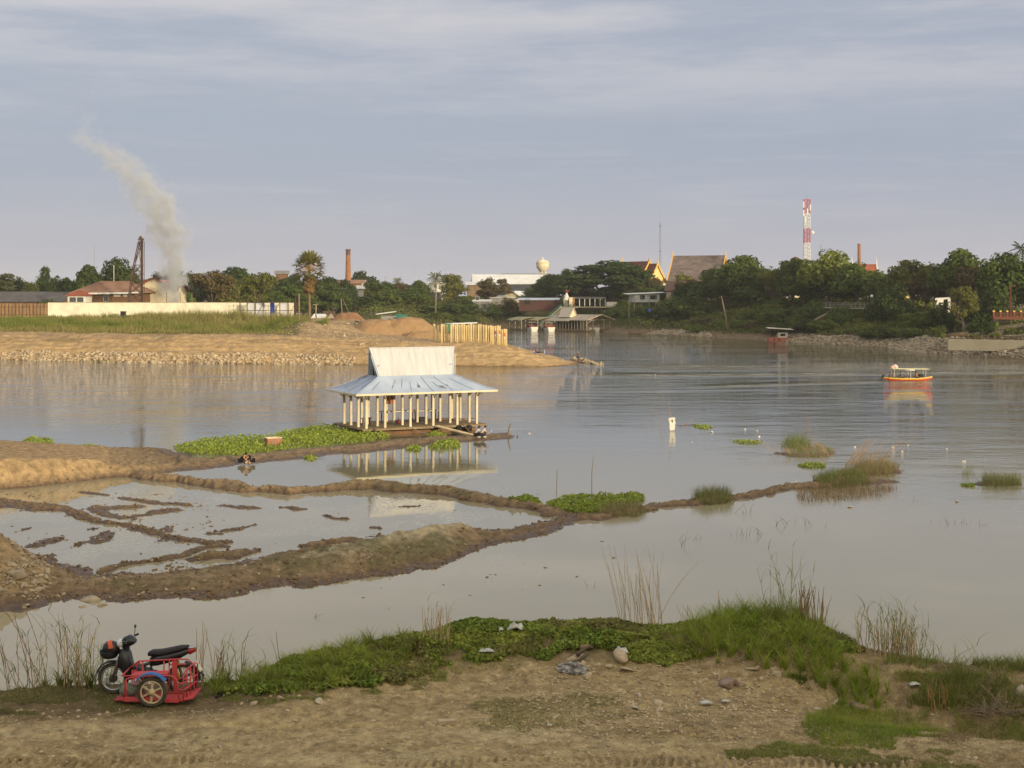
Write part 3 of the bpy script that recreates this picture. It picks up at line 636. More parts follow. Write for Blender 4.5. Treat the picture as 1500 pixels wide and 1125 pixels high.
T = [ # kind, px, D, y of the top, width px, material, label
('layer', 8,470,399,62,'hazy','hazy flat crowned tree at the left edge behind the low sheds'),
('dome', 45,480,411,60,'mid','dark rounded tree between the left edge and the spiky topped tree'),
('tall', 72,450,394,36,'dark','spiky topped dark tree left of the pale green tree behind the sheds'),
('dome', 96,455,401,30,'dark','small dark tree left of the tall twin trees behind the house'),
('dome', 44,420,412,30,'olive','pale yellow green tree in front of the dark trees by the sheds'),
('bush', 10,372,424,44,'olive','olive bushy tree above the rusty fence at the left edge'),
('bush', 70,365,430,26,'mid','leafy bush behind the fence beside the banana plants'),
('dome', 131,415,380,46,'dark','tall dark tree with a gap in its crown behind the brown roof'),
('dome', 174,420,375,56,'dark','tallest dark tree behind the brown roofed house left of the lattice rig'),
('bush', 125,400,402,40,'bright','light green tree at the foot of the tall dark trees behind the house'),
('dome', 230,440,397,44,'hazy','rounded grey green tree just left of the smoke column'),
('airy', 262,430,388,40,'hazy','light airy tree directly behind the smoke column'),
('bush', 268,380,413,34,'mid','green bush right of the red roofed house'),
('airy', 312,352,391,60,'brown','brownish tree with bare branches right of the smoke'),
('bush', 340,356,409,56,'olive','low rusty green tree behind the white wall'),
('dome', 346,470,384,66,'dark','large dark tree above the brownish tree behind the white wall'),
('airy', 378,420,394,46,'olive','pale olive tree behind the right half of the white wall'),
('layer', 392,560,398,30,'dark','dark flat topped tree left of the tin roof sliver'),
('layer', 430,540,399,46,'dark','flat topped rain tree behind and left of the fan palm'),
('layer', 428,470,414,64,'mid','broad layered green tree between the white wall and the fan palm'),
('dome', 398,440,424,46,'mid','low green tree peeping over the white wall left of the blue cloth'),
('layer', 478,560,403,50,'dark','dark layered tree between the fan palm and the factory roof'),
('layer', 487,500,413,50,'mid','spreading tree below the left end of the factory roof'),
('dome', 505,560,404,30,'dark','small dark tree tucked behind the foot of the brick chimney'),
('dome', 531,600,395,38,'dark','pointed dark tree just right of the brick chimney'),
('airy', 556,560,407,34,'mid','slim tree between the pointed dark tree and the small palm'),
('bush', 530,520,418,40,'dark','dark bushy tree below the right end of the factory roof'),
('bush', 572,530,414,50,'mid','bushy tree right of the chimney on the wooded bank'),
('airy', 590,560,411,24,'brown','small brownish tree beside the little palm on the skyline'),
('dome', 612,540,407,32,'mid','round tree on the skyline left of the coconut palm'),
('dome', 606,500,420,50,'mid','green tree in front of the round skyline tree left of the white house'),
('tall', 663,470,402,42,'olive','large sunlit round tree right of the small white house'),
('bush', 650,460,430,60,'mid','dense green bush at the foot of the sunlit round tree'),
('airy', 725,455,404,44,'brown','half bare brown tree in front of the white warehouse roof'),
('bush', 745,450,432,34,'brown','dry brown bush beside the pale gabled house on the bank'),
('dome', 806,452,397,40,'dark','dark tree just below the water tower'),
('dome', 829,448,392,42,'mid','green tree between the water tower and the giant rain tree'),
('rain', 893,505,381,112,'dark','giant dark rain tree with a wide layered crown'),
('airy', 956,436,402,28,'brown','thin brownish tree in front of the sunlit temple gable'),
('bush', 915,425,430,46,'bright','bright green tree under the right edge of the giant rain tree'),
('bush', 1012,415,424,60,'mid','green tree in front of the low temple roof'),
('airy', 1010,432,405,40,'brown','thin dry tree before the old grey temple roof'),
('dome', 1052,418,390,62,'mid','dark green tree below the yellow gable of the old temple roof'),
('dome', 1093,410,366,70,'mid','tall open crowned tree right of the old temple roof'),
('airy', 1130,412,388,40,'olive','loose olive tree between the tall open tree and the telecom tower'),
('tall', 1163,395,379,54,'mid','dark upright tree left of the telecom tower'),
('dome', 1213,385,363,76,'bright','large yellow green tree at the foot of the telecom tower'),
('dome', 1178,375,404,56,'mid','rounded green tree on the bank below the telecom tower'),
('dome', 1105,385,410,62,'mid','dense green tree on the bank below the tall open tree'),
('airy', 1068,400,412,54,'dark','dark green tree above the pale leaning trunk on the bank'),
('dome', 1258,375,382,66,'mid','dark green dome tree in front of the white edged temple roof'),
('dome', 1290,372,400,46,'mid','small rounded tree left of the grey dome roof'),
('dome', 1238,355,408,60,'dark','shaded tree right above the riverside railing'),
('airy', 1338,362,373,66,'olive','tall loose olive tree left of the big dome shaped tree'),
('airy', 1356,345,400,50,'brown','dull brown tree beside the white gate frame'),
('dome', 1404,352,354,78,'mid','tallest dome shaped dark tree on the right bank'),
('airy', 1419,345,382,50,'brown','dry brown leaved tree in front of the tallest dome shaped tree'),
('dome', 1472,335,360,74,'mid','big rounded tree at the right edge behind the red lamp post'),
('dome', 1530,330,372,80,'mid','tree cut off by the right edge of the picture'),
('airy', 1410,318,412,38,'olive','yellowish feathery tree left of the banana plant'),
('bush', 1450,322,405,60,'dark','dark leafy tree behind the banana plant and red lamp post'),
('bush', 1310,345,412,60,'dark','dark bush behind the railing right of the globe lamp'),
('bush', 1347,312,440,50,'bright','bright green bushy tree leaning over the stony bank'),
('bush', 1232,350,436,34,'mid','small green bush at the top of the bank steps'),
('bush', 1380,318,436,40,'dark','dark bush under the white gate frame'),
('bush', 1437,306,459,34,'dark','low dark green bush just left of the red fence'),
('tall', 948,440,412,22,'olive','slim olive tree beside the house on stilts'),
('bush', 985,420,430,44,'mid','rounded bush right of the house on stilts'),
('bush', 1140,372,436,50,'mid','dark rounded bush midway down the wooded bank'),
('bush', 1195,365,428,46,'mid','bush just above the diagonal bank steps'),
('bush', 1282,348,430,30,'dark','shaded bush around the globe lamp'),
]
T += [('dome', 487,535,421,34,'mid','green tree covering the left foot of the factory'), ('layer', 505,530,425,40,'dark','dark tree in front of the factory below the brick chimney'), ('dome', 527,530,422,30,'olive','olive tree covering the right foot of the factory'),
('bush', 700,540,434,40,'mid','leafy bush in front of the warehouse porch'), ('bush', 672,540,436,40,'dark','dark bush at the foot of the sunlit round tree'), ('airy', 716,545,420,34,'brown','bare twiggy tree in front of the white roofed porch'), ('bush', 752,540,446,34,'olive','olive bush below the cream gabled house'), ('bush', 725,535,448,40,'mid','green bush on the bank below the stilted shed'),
('dome', 414,500,401,44,'dark','dark round tree hiding the sliver of tin roof'), ('dome', 474,520,416,34,'mid','round tree just right of the fan palm trunk'), ('dome', 497,525,419,38,'hazy','grey green tree before the small houses by the chimney'), ('dome', 410,520,414,46,'hazy','pale green tree above the blue cloth on the wall'), ('dome', 330,450,398,40,'olive','yellow green tree behind the brownish tree by the wall'), ('bush', 928,452,441,34,'bright','green bush in front of the left stilts of the grey stilt house'), ('bush', 946,452,444,34,'mid','green bush in front of the middle of the grey stilt house'), ('bush', 962,450,441,34,'dark','dark bush in front of the right end of the grey stilt house'), ('airy', 925,520,415,30,'olive','olive tree between the rain tree and the sunlit temple')]
for r in T: plant(*r)
g3 = np.random.default_rng(5)
for lab, a, b_, st, d0, d1, y0, y1, ms in [('in the hazy row behind the brown and red roofed houses', -30, 330, 17, 470, 560, 409, 420, ('hazy','mid','dark')),
        ('in the row behind the white wall and the fan palm', 330, 470, 15, 520, 640, 404, 416, ('hazy','mid','dark')),
        ('on the wooded ridge between the chimney and the white house', 465, 660, 13, 560, 700, 410, 424, ('mid','dark','olive','hazy')),
        ('on the wooded slope below the ridge right of the fan palm', 462, 640, 16, 560, 640, 424, 438, ('mid','dark','olive','bright')),
        ('behind the boathouses under the giant rain tree', 770, 1000, 17, 470, 520, 412, 426, ('dark','mid')),
        ('in the thick wood between the old temple roof and the telecom tower', 1000, 1200, 15, 420, 470, 396, 414, ('mid','dark','olive')),
        ('in the thick wood left of the white edged temple roof', 1190, 1320, 16, 400, 450, 398, 412, ('mid','dark')),
        ('in the dense row behind the railing and the red lamp post', 1310, 1600, 15, 375, 420, 386, 402, ('mid','dark','olive'))]:
    px_ = a
    while px_ < b_:
        kd = ['dome','airy','dome','tall','layer','dome'][g3.integers(6)]
        plant(kd, px_, g3.uniform(d0, d1), g3.uniform(y0, y1), g3.uniform(34, 52), ms[g3.integers(len(ms))], 'green tree '+lab, 'tree', 'trees '+lab, name='tree'); px_ += st*g3.uniform(.8, 1.2)
# smaller shrubs on the wooded slopes
g2 = np.random.default_rng(31)
SH = [('on the bank slope below the coconut palm', 470, 700, 510, 640, 60, 'mid'), ('on the bank slope below the warehouse roofs', 650, 760, 468, 505, 22, 'mid'),
      ('on the bank slope between the boathouses and the house on stilts', 880, 1000, 400, 440, 26, 'mid'), ('on the bank slope below the old temple roof', 1000, 1150, 395, 425, 34, 'bright'),
      ('on the bank slope left of the diagonal steps', 1140, 1215, 370, 392, 14, 'dark'), ('on the bank slope under the riverside railing', 1205, 1345, 322, 350, 34, 'mid'), ('on the stony slope above the retaining wall', 1380, 1500, 290, 302, 8, 'bright')]
for lab, a, b_, d0, d1, n_, mt in SH:
    for i in range(n_):
        px = g2.uniform(a, b_); fr = 1/(1/d0+(1/d1-1/d0)*g2.random())
        x = (px-750)/F*fr
        z = hz(x, fr)
        if z < 1.2 or (a == 650 and px > 755): continue
        hgt = g2.uniform(1.8, 4.6) if a < 1380 else g2.uniform(.8, 1.8); w = g2.uniform(1.2, 1.9)*hgt
        plant('bush', px, fr, YH+(CZ-z-hgt)*F/fr, w*F/fr, mt if g2.random() < .6 else ['mid','olive','brown','bright'][i % 4], 'leafy green shrub '+lab, 'shrub', 'shrubs '+lab, zb=z, name='shrub')
# ---- ground cover on the far slopes: thicket of leaves nobody could count
def scatter(n, a, b, d0, d1, r=g2):
    px = r.uniform(a, b, n); D = 1/(1/d0+(1/d1-1/d0)*r.random(n)); return px, (px-750)/F*D, D
px, x, y = scatter(300000, 452, 1560, 262, 700); z = land_h(x, y); s = sdist(x, y, FARW)
lim = np.where(px > 1385, 13+6*fbm(x*.1, y*.1, 3, 5), np.where(px > 1150, 7.0, 3.2))+2.0*fbm(x*.08, y*.08, 3, 3)
k = (s > lim) & (s < 75) & (fbm(x*.12, y*.12, 3, 6) > np.where(px > 1385, .0, -.7)); k &= ~((px > 765) & (px < 822) & (s < 26) & (fbm(x*.2,y*.2,2,9) > -.2))
x, y, z = x[k], y[k], z[k]; hg = (.9+1.3*np.clip(fbm(x*.13, y*.13, 3, 7)+.4, 0, 1.6))*np.where(px[k] > 1385, .35, 1)
v, f = leafcloud(np.stack([x, y, z+rng.random(len(x))**.7*hg], 1), .38, asp=.6)
tag(mk('undergrowth', v, f, leafmat('leaf_undergrowth', (.165,.190,.042), (.075,.092,.025), orand=0, scale=.09)), 'tangled green undergrowth covering the far river banks', 'undergrowth', kind='stuff')
# ---- tall grass on the peninsula in front of the white wall
px = g2.uniform(-60, 480, 60000); y = g2.uniform(270, 318, 60000); x = (px-750)/F*y; s = sdist(x, y, PEN); z = land_h(x, y)
den = fbm(x*.09, y*.12, 3, 13); k = (s > 17.5+2*fbm(x*.15, y*0, 2, 15)) & (y < np.interp(px, [0,330,440,480], [313,315,300,290])) & (den > -.42-(y-270)*.004) & ~((px > 428) & (y < 284))
x, y, z, px, den = x[k], y[k], z[k], px[k], den[k]; tl = np.interp(y, [270,276,290], [.12,.5,1.0])
h = (.45+1.5*np.clip(fbm(x*.25, y*.3, 3, 17)+.45, 0, 1))*tl*(.7+.6*rng.random(len(x)))+.12
v, f = blades(np.stack([x, y, z-.05], 1), h*np.interp(px, [-60,190,260,480], [.72,.85,1.25,1.2]), np.full(len(x), .13), rng.random(len(x))*.5, 2)
dry = np.clip(.5+1.5*fbm(x*.05, y*.2, 3, 19)+(px-250)*.0005, 0, 1)
colr = mixc(np.broadcast_to(np.array([.19,.225,.045]), (len(x), 3)), np.array([.36,.30,.12]), dry*.8)
m_gr = M('grass_blades', (1.1,1.1,1.1), (.75,.75,.75), scale=2, rough=.7, spec=.15, attr=True, transl=.3)
tag(mk('tall_grass', v, f, m_gr, col=np.repeat(colr, 6, 0)), 'tall yellow green grass in front of the white wall', 'grass', kind='stuff')
# ---- riprap
def stones(name, label, px, y, size, mat, zoff=0., hf=land_h, flat=.7):
    x = (px-750)/F*y; z = hf(x, y); v, f = rocks(np.stack([x, y, z+zoff], 1), size, flat)
    return tag(mk(name, v, f, mat), label, 'rubble', kind='stuff')
m_rockp = M('pale_rubble', (.56,.45,.31), (.25,.19,.125), scale=1.3, bump=.05, bscale=6, rough=.95)
m_rockg = M('grey_rubble', (.44,.37,.27), (.22,.185,.13), scale=.7, bump=.05, bscale=6, rough=.95)
px = g2.uniform(-80, 520, 16000); y = g2.uniform(244, 276, 16000); x = (px-750)/F*y; s = sdist(x, y, PEN)
k = (s > -.4) & (s < 2.9+.9*fbm(x*.15, y*0, 3, 23)); px, y = px[k][:3000], y[k][:3000]
stones('rubble', 'band of pale broken rock along the left shore of the peninsula', px, y, rng.uniform(.25, 1.05, len(px)), m_rockp)
px = g2.uniform(380, 830, 2500); y = g2.uniform(244, 292, 2500); x = (px-750)/F*y; s = sdist(x, y, PEN)
k = (s > .5) & ((g2.random(2500) < .10) | ((np.abs(px-450) < 60) & (y > 266) & (g2.random(2500) < .75))); px, y = px[k], y[k]
stones('loose_stones', 'loose pale stones strewn over the sandy slope and rubble hump', px, y, rng.uniform(.18, .6, len(px))*np.where(g2.random(len(px)) < .12, 1.8, 1), m_rockp)
px = g2.uniform(836, 884, 90); y = 246+g2.uniform(-2.2, 2.2, 90)+(884-px)*.28
x = (px-750)/F*y; v, f = rocks(np.stack([x, y, g2.uniform(-.15, .4, 90)*np.interp(px, [836,884], [1.6,.4])], 1), rng.uniform(.35, .95, 90), .7)
tag(mk('rubble', v, f, m_rockp), 'short spur of pale boulders at the tip of the peninsula', 'rubble', kind='stuff')
px = g2.uniform(1120, 1560, 24000); y = 1/(g2.uniform(1/385., 1/262., 24000)); x = (px-750)/F*y; s = sdist(x, y, FARW)
k = (s > -.5) & (s < np.interp(px, [1120,1200,1330,1400,1560], [3.4,6.5,8,7,6])+1.5*fbm(x*.2, y*.2, 2, 29)); px, y = px[k][:5200], y[k][:5200]
stones('riprap', 'grey riprap stones along the right river bank', px, y, rng.uniform(.4, 1.0, len(px)), m_rockg)
px = g2.uniform(1395, 1560, 5000); y = 1/(g2.uniform(1/315., 1/283., 5000)); x = (px-750)/F*y; s = sdist(x, y, FARW)
k = (s > 12) & (s < 36) & (fbm(x*.2, y*.3, 3, 33) > .0); px, y = px[k][:900], y[k][:900]
stones('loose_stones', 'grey stones scattered on the slope above the retaining wall', px, y, rng.uniform(.3, .7, len(px)), m_rockg)
px = g2.uniform(945, 1065, 3000); y = 1/(g2.uniform(1/440., 1/405., 3000)); x = (px-750)/F*y; s = sdist(x, y, FARW)
k = (s > -.5) & (s < 3.4+2*fbm(x*.1, y*.1, 2, 37)) & (fbm(x*.1, y*0, 2, 39) > -.15); px, y = px[k][:420], y[k][:420]
stones('riprap', 'stones at the water line below the wooded far bank', px, y, rng.uniform(.5, 1.3, len(px)), m_rockg)
# ---- palms
def frond(base, az, el, ln, w, droop, n=9):
    """pinnate frond: rachis with leaflets, returns quads"""
    P = []; d0 = Vector((math.cos(az)*math.cos(el), math.sin(az)*math.cos(el), math.sin(el)))
    for i in range(n+1):
        t = i/n; P.append(Vector(base)+d0*ln*t-Vector((0,0,1))*droop*ln*t*t)
    cen = []; ax = []; ay = []
    for i in range(1, n+1):
        d = (P[i]-P[i-1]).normalized(); s = d.cross(Vector((0,0,1))); s = s.normalized() if s.length > .01 else Vector((1,0,0))
        for q in (-1, 1):
            L_ = w*math.sin(math.pi*min(.98, (i/n)*.85+.12)); e = (s*q*.8+d*.5-Vector((0,0,.45))).normalized()
            cen.append(P[i]+e*L_/2); ax.append(e*L_/2); ay.append(d*ln/n*.42)
    return quads(np.array(cen), np.array(ax), np.array(ay)), P
def coconut(px, D, ytop, h, label, mat='olive'):
    x = (px-750)/F*D; zt = zat(ytop, D)-.12*h; zb = zt-h; t = thing('coconut_palm', label, 'palm', (x, D, zb)); P = []
    for i in range(22):
        q, _ = frond((0,0,h), i*2.4, R(62-i*5.2), h*.42, h*.12, .35+.02*i); P.append(q)
    v, f = join(P); mk('crown', v, f, LM[mat], t); MB().path([(0,0,-3),(.2,0,h*.5),(0,0,h)], [.28,.2,.15], 7).build('trunk', m_barkp, t, True)
coconut(638, 480, 401, 9, 'coconut palm on the skyline behind the small white house')
coconut(582, 560, 408, 7, 'little palm on the skyline right of the brick chimney')
coconut(1498, 340, 357, 9, 'dark palm top at the right edge above the trees', 'dark')
# big fan palm on the peninsula
D = 300; x = (453-750)/F*D; zb = hz(x, D); zt = zat(371, D); h = zt-zb-3.4
t = thing('fan_palm', 'tall fan palm with a skirt of dry fronds standing alone on the peninsula', 'palm', (x, D, zb))
MB().path([(0,0,-.5),(.1,0,h*.3),(-.1,0,h*.7),(0,0,h)], [.32,.24,.22,.26], 9).build('trunk', M('palm_trunk', (.26,.17,.10), (.15,.10,.06), scale=6, stretch=(1,1,4)), t, True)
def fanleaf(base, az, el, ln, r, up=0):
    d = Vector((math.cos(az)*math.cos(el), math.sin(az)*math.cos(el), math.sin(el))); c = Vector(base)+d*ln; s = d.cross(Vector((0,0,1))).normalized(); u = s.cross(d)
    cen = []; ax = []; ay = []
    for i in range(13):
        a = R(-115+230*i/12)+rng.normal()*.05; e = (d*math.cos(a)+s*math.sin(a)); e = (e+u*(.25*math.cos(i*2))-Vector((0,0,.18))).normalized(); L_ = r*(1-.22*abs(a)/2)
        cen.append(c+e*L_/2); ax.append(e*L_/2); ay.append(e.cross(u).normalized()*L_*.13)
    return quads(np.array(cen), np.array(ax), np.array(ay))
G = []; Dy = []; st = MB()
for i in range(46):
    el = R(84-i*2.6); az = i*2.4; q = fanleaf((0,0,h), az, el, 2.3+.5*rng.random(), 1.7); G.append(q)
    d = Vector((math.cos(az)*math.cos(el), math.sin(az)*math.cos(el), math.sin(el))); st.path([(0,0,h), Vector((0,0,h))+d*2.5], .05, 4)
for i in range(34): Dy.append(fanleaf((0,0,h-.3-3.4*rng.random()), i*2.4, R(-40-35*rng.random()), 1.5, 1.35))
v, f = join(G); mk('crown', v, f, leafmat('palm_green', (.19,.175,.045), (.11,.115,.035), orand=0, scale=1.2), t)
v, f = join(Dy); mk('dry_fronds', v, f, leafmat('palm_dry', (.30,.17,.075), (.17,.13,.05), orand=0, scale=1.2), t)
st.build('leaf_stalks', M('palm_stalk', (.42,.28,.10)), t)
MB().ball((.5,-.5,h-2.9), (.55,.5,.5), 8, 6).ball((-.6,-.3,h-3.1), (.4,.4,.4), 8, 6).build('fruit_cluster', M('palm_fruit', (.35,.17,.08), (.25,.13,.06), bump=.1, bscale=8), t)
def banana(px, D, h, label, n=8, mat='bright', zb=None, cat='plant'):
    x = (px-750)/F*D; zb = hz(x, D) if zb is None else zb; t = thing('banana_plant', label, cat, (x, D, zb)); V = []
    for i in range(n):
        az = i*2.4+px; el = R(78-(i % 4)*16); b = Vector((.35*math.cos(i*1.7), .25*math.sin(i*1.7), h*.35)); d = Vector((math.cos(az)*math.cos(el), math.sin(az)*math.cos(el), math.sin(el))); s = d.cross(Vector((0,0,1))).normalized()
        P = [b+d*h*.65*u-Vector((0,0,1))*.22*h*u*u for u in (0,.25,.5,.75,1.0)]; ws = [.05,.13*h,.15*h,.12*h,.01]; v = []
        for p_, w_ in zip(P, ws): v += [p_-s*w_/2, p_+s*w_/2]
        V.append((np.array([tuple(q) for q in v]), np.array([[2*k_,2*k_+1,2*k_+3,2*k_+2] for k_ in range(4)])))
    v, f = join(V); mk('leaves', v, f, leafmat('banana_leaf', (.17,.21,.04), (.10,.14,.03), orand=0, scale=1.), t)
    m = MB()
    for i in range(3): m.path([(.35*math.cos(i*2.1), .25*math.sin(i*2.1), -.2), (.3*math.cos(i*2.1), .2*math.sin(i*2.1), h*.45)], [.12,.07], 6)
    m.build('stem', LM['olive'], t)
banana(78, 345, 4.2, 'clump of banana plants behind the wall left of the little pale hut', 14)
banana(92, 348, 3.6, 'smaller banana clump just left of the little pale hut', 8)
banana(187, 334, 3.4, 'banana leaves rising above the wall in front of the brown house', 12)
banana(222, 336, 2.8, 'banana leaves above the wall right of the lattice rig', 8)
banana(1459, 300, 4.0, 'young banana plant beside the red lamp post', 7)
banana(690, 455, 4.0, 'banana plants beside the stilted shed below the warehouse', 10)
# ================================================================ materials for built things
m_white = M('white_paint', (.74,.72,.66), (.60,.57,.50), scale=2, rough=.6)
m_cream = M('cream_plaster', (.74,.66,.47), (.58,.50,.35), scale=.6, rough=.9, det=8)
m_rust = M('rusty_sheet', (.12,.075,.05), (.065,.045,.035), scale=.5, rough=.9)
m_redroof = M('red_roof', (.30,.085,.05), (.22,.07,.045), scale=.8, rough=.8, bump=.04, bscale=3)
m_brownroof = M('weathered_roof', (.30,.175,.12), (.18,.10,.07), scale=.35, rough=.9, det=8)
m_grey = M('grey_sheet', (.26,.25,.25), (.17,.165,.165), scale=.4, rough=.8)
m_dgrey = M('dark_grey_roof', (.12,.115,.12), (.085,.08,.08), scale=.5, rough=.85)
m_tin = M('white_tin', (.74,.74,.73), (.60,.60,.60), scale=.3, rough=.5, spec=.4)
m_wood = M('old_wood', (.27,.19,.115), (.15,.105,.065), scale=2, rough=.9, stretch=(1,1,.3))
m_bwood = M('brown_boards', (.20,.115,.06), (.13,.07,.04), scale=1.5, rough=.9, stretch=(1,1,8))
m_dark = M('dark_opening', (.02,.02,.022), (.012,.012,.012), rough=.6)
m_glass = M('window_glass', (.05,.06,.07), (.03,.035,.04), rough=.12, spec=.8)
m_steel = M('grey_steel', (.35,.34,.33), (.22,.20,.18), scale=3, rough=.6, metal=.3)
m_brick = M('brick', (.36,.17,.085), (.22,.10,.055), scale=.9, rough=.95, det=8)
m_red = M('red_paint', (.17,.035,.028), (.12,.03,.022), rough=.5)
m_concrete = M('concrete', (.44,.38,.28), (.32,.27,.20), scale=.5, rough=.9, det=8)
m_green = M('green_paint', (.04,.20,.13), rough=.6)
m_blue = M('blue_plastic', (.02,.05,.32), (.02,.04,.22), rough=.6)
def wmesh(p, wd, hs, n=1): pass
def building(name, label, px, D, zb, w, d, h, rh, rz, wall, roof, ov=.8, kind='gable', windows=(), cat='building', eave=.18, doors=()):
    """gable ridge along local x; front faces local -y. windows: (x along front, z, w, h) on the front"""
    x = (px-750)/F*D; t = thing(name, label, cat, (x, D, zb), rz); b = MB(); hw, hd = w/2, d/2
    if kind == 'gable':
        b.add([(-hw,-hd,-2.5),(hw,-hd,-2.5),(hw,hd,-2.5),(-hw,hd,-2.5),(-hw,-hd,h),(hw,-hd,h),(hw,hd,h),(-hw,hd,h),(-hw,0,h+rh),(hw,0,h+rh)],
              [(0,1,5,4),(2,3,7,6),(1,2,6,9,5),(3,0,4,8,7)])
    else: b.box((0,0,(h-2.5)/2), (w,d,h+2.5))
    b.build('wall', wall, t)
    r = MB(); oh = ov; s = rh/hd
    if kind == 'gable':
        for q in (-1, 1):
            r.slab([(-hw-oh, q*(hd+oh), h-s*oh+.06), (hw+oh, q*(hd+oh), h-s*oh+.06), (hw+oh, 0, h+rh+.06+eave*.2), (-hw-oh, 0, h+rh+.06+eave*.2)], -eave)
    elif kind == 'hip':
        a, c = hw+oh, hd+oh; k = max(0, hw-hd*.8); z0 = h+.03; z1 = h+rh
        r.add([(-a,-c,z0),(a,-c,z0),(a,c,z0),(-a,c,z0),(-k,0,z1),(k,0,z1),(-a,-c,z0-eave),(a,-c,z0-eave),(a,c,z0-eave),(-a,c,z0-eave)],
              [(0,1,5,4),(1,2,5),(2,3,4,5),(3,0,4),(9,8,7,6),(6,7,1,0),(7,8,2,1),(8,9,3,2),(9,6,0,3)])
    elif kind == 'shed': r.slab([(-hw-oh,-hd-oh,h+.05),(hw+oh,-hd-oh,h+.05),(hw+oh,hd+oh,h+rh),(-hw-oh,hd+oh,h+rh)], eave)
    r.build('roof', roof, t)
    for wx, wz, ww, wh in windows:
        f = MB().box((wx, -hd-.04, wz), (ww+.2, .1, wh+.2)).build('window', m_white, t); MB().box((wx, -hd-.10, wz), (ww, .06, wh)).build('pane', m_glass, f)
    for wx, ww, wh in doors:
        MB().box((wx, -hd-.06, wh/2), (ww, .12, wh)).build('door', m_dark, t)
    return t
def pole(px, D, ytop, r, name, label, cat, mat, parts=None, zb=None):
    x = (px-750)/F*D; zb = hz(x, D) if zb is None else zb; h = zat(ytop, D)-zb
    t = MB().path([(0,0,-.5),(0,0,h*.5),(0,0,h)], [r, r*.9, r*.8], 6).build(name, mat, None, True, (x, D, zb)); return tag(t, label, cat)
# ================================================================ left: compound behind the wall
def wallseg(name, label, p0, p1, D, y0, zb, mat, cat, th=.25, extra=None):
    x0, x1 = (p0-750)/F*D, (p1-750)/F*D; zt = zat(y0, D); b = MB(); n = max(1, int((x1-x0)/2.5))
    b.box(((x0+x1)/2, D, (zt+zb)/2), (x1-x0, th, zt-zb)); t = thing(name, label, cat, (0,0,0)); b.build('wall_panel', mat, t); return t, x0, x1, zt
m_wallp = M('stained_plaster', (.76,.71,.56), (.52,.48,.37), scale=.5, rough=.95, det=10, lo=.45, hi=.75, stretch=(1,1,.8))
t, x0, x1, zt = wallseg('boundary_wall', 'long cream plastered wall on the peninsula in front of the houses', 71, 430, 318, 443.5, 5.2, m_wallp, 'wall')
c = MB().box(((x0+x1)/2, 318, zt+.06), (x1-x0+.1, .4, .12)); c.build('coping', m_concrete, t)
m = MB()
for i in range(7):
    xx = x0+(x1-x0)*i/6; m.box((xx, 317.85, (zt+5.2)/2), (.2, .06, zt-5.2))
m.build('pilasters', m_wallp, t); t.children[-1]['kind'] = 'stuff'
t.children[-1].name = 'pier'
m = MB()
for i in range(15): xx = (262+i*8.6-750)/F*318; m.box((xx, 317.82, 7.15), (.55, .06, 1.1))
m.build('paint_marks', M('grey_patch', (.42,.42,.38), (.5,.48,.4), scale=2), t)
t, x0, x1, zt = wallseg('rusty_fence', 'rusty corrugated metal fence at the left edge beside the cream wall', -60, 70, 318, 444.5, 5.2, M('rusty_corrugated', (.32,.20,.10), (.18,.11,.06), scale=.8, rough=.9, stretch=(4,1,.6)), 'fence', .08)
m = MB()
for i in range(26): m.box((x0+(x1-x0)*i/25, 317.9, (zt+5.2)/2), (.1, .08, zt-5.2))
for q in (.15, .5, .85): m.beam((x0, 317.88, 5.2+(zt-5.2)*q), (x1, 317.88, 5.2+(zt-5.2)*q), .07)
m.build('fence_frame', m_rust, t)
zg = 6.7
t = building('brown_house', 'brown boarded house with a patchy brown hipped roof behind the cream wall', 168, 342, zg, 14.5, 9, 5.9, 2.7, R(-8), m_bwood, m_brownroof, 1.3, 'hip', windows=[(-5.2,4.5,2.0,1.5),(-.2,4.6,1.1,1.5)])
m = MB().box((2.6,-4.6,5.3), (1.6,.12,.7)).box((4.6,-4.6,5.3), (.9,.12,.7)); m.build('white_panel', m_white, t)  # two plain white boxes on the house front
MB().slab([(-8.6,-6.4,5.5),(8.4,-6.4,5.7),(8.4,-5.7,6.0),(-8.6,-5.7,5.8)], .15).build('eaves_board', m_white, t)
MB().lathe([(.45,0),(.5,.25),(.05,.5)], (-3.9,-.8,7.6), 10).build('satellite_dish', m_white, t)
MB().path([(-.2,0,8.3),(-.2,0,12.4)], .07, 5).build('mast', m_white, t)
building('garden_hut', 'little pale shuttered hut with a small red roof left of the brown house', 117, 336, zg, 4.3, 4, 5.2, 1.2, R(-4), m_white, m_redroof, .5, 'hip', windows=[(-.9,4.2,1.5,1.1),(.9,4.2,1.5,1.1)], cat='hut')
t = building('red_roofed_house', 'cream house with a red gable roof beside the smoke column', 226, 348, zg, 6, 9, 6.5, 2.8, R(-90+12), m_cream, m_redroof, .8, 'gable')
building('red_roofed_wing', 'cream wing with red roof and white verandah right behind the smoke', 238, 356, zg, 9.5, 8, 6.4, 2.4, R(-6), m_cream, m_redroof, .7, 'gable', windows=[(-3,4.6,1.2,1.5),(0,4.6,1.2,1.5),(3,4.6,1.2,1.5)], cat='house')
for a_, b_, c_, lb in ((30,400,430.5,'long grey tin roofed shed at the left behind the trees'), (92,392,431,'grey tin roofed shed left of the brown roofed house'), (52,372,436,'low dark roofed shed behind the rusty fence')):
    building('tin_shed', lb, a_, b_, zg, 17 if a_ > 25 else 22, 8, zat(c_, b_)-zg-1.0, 1.4, R(-3), m_bwood, m_dgrey, .6, 'gable', cat='shed')
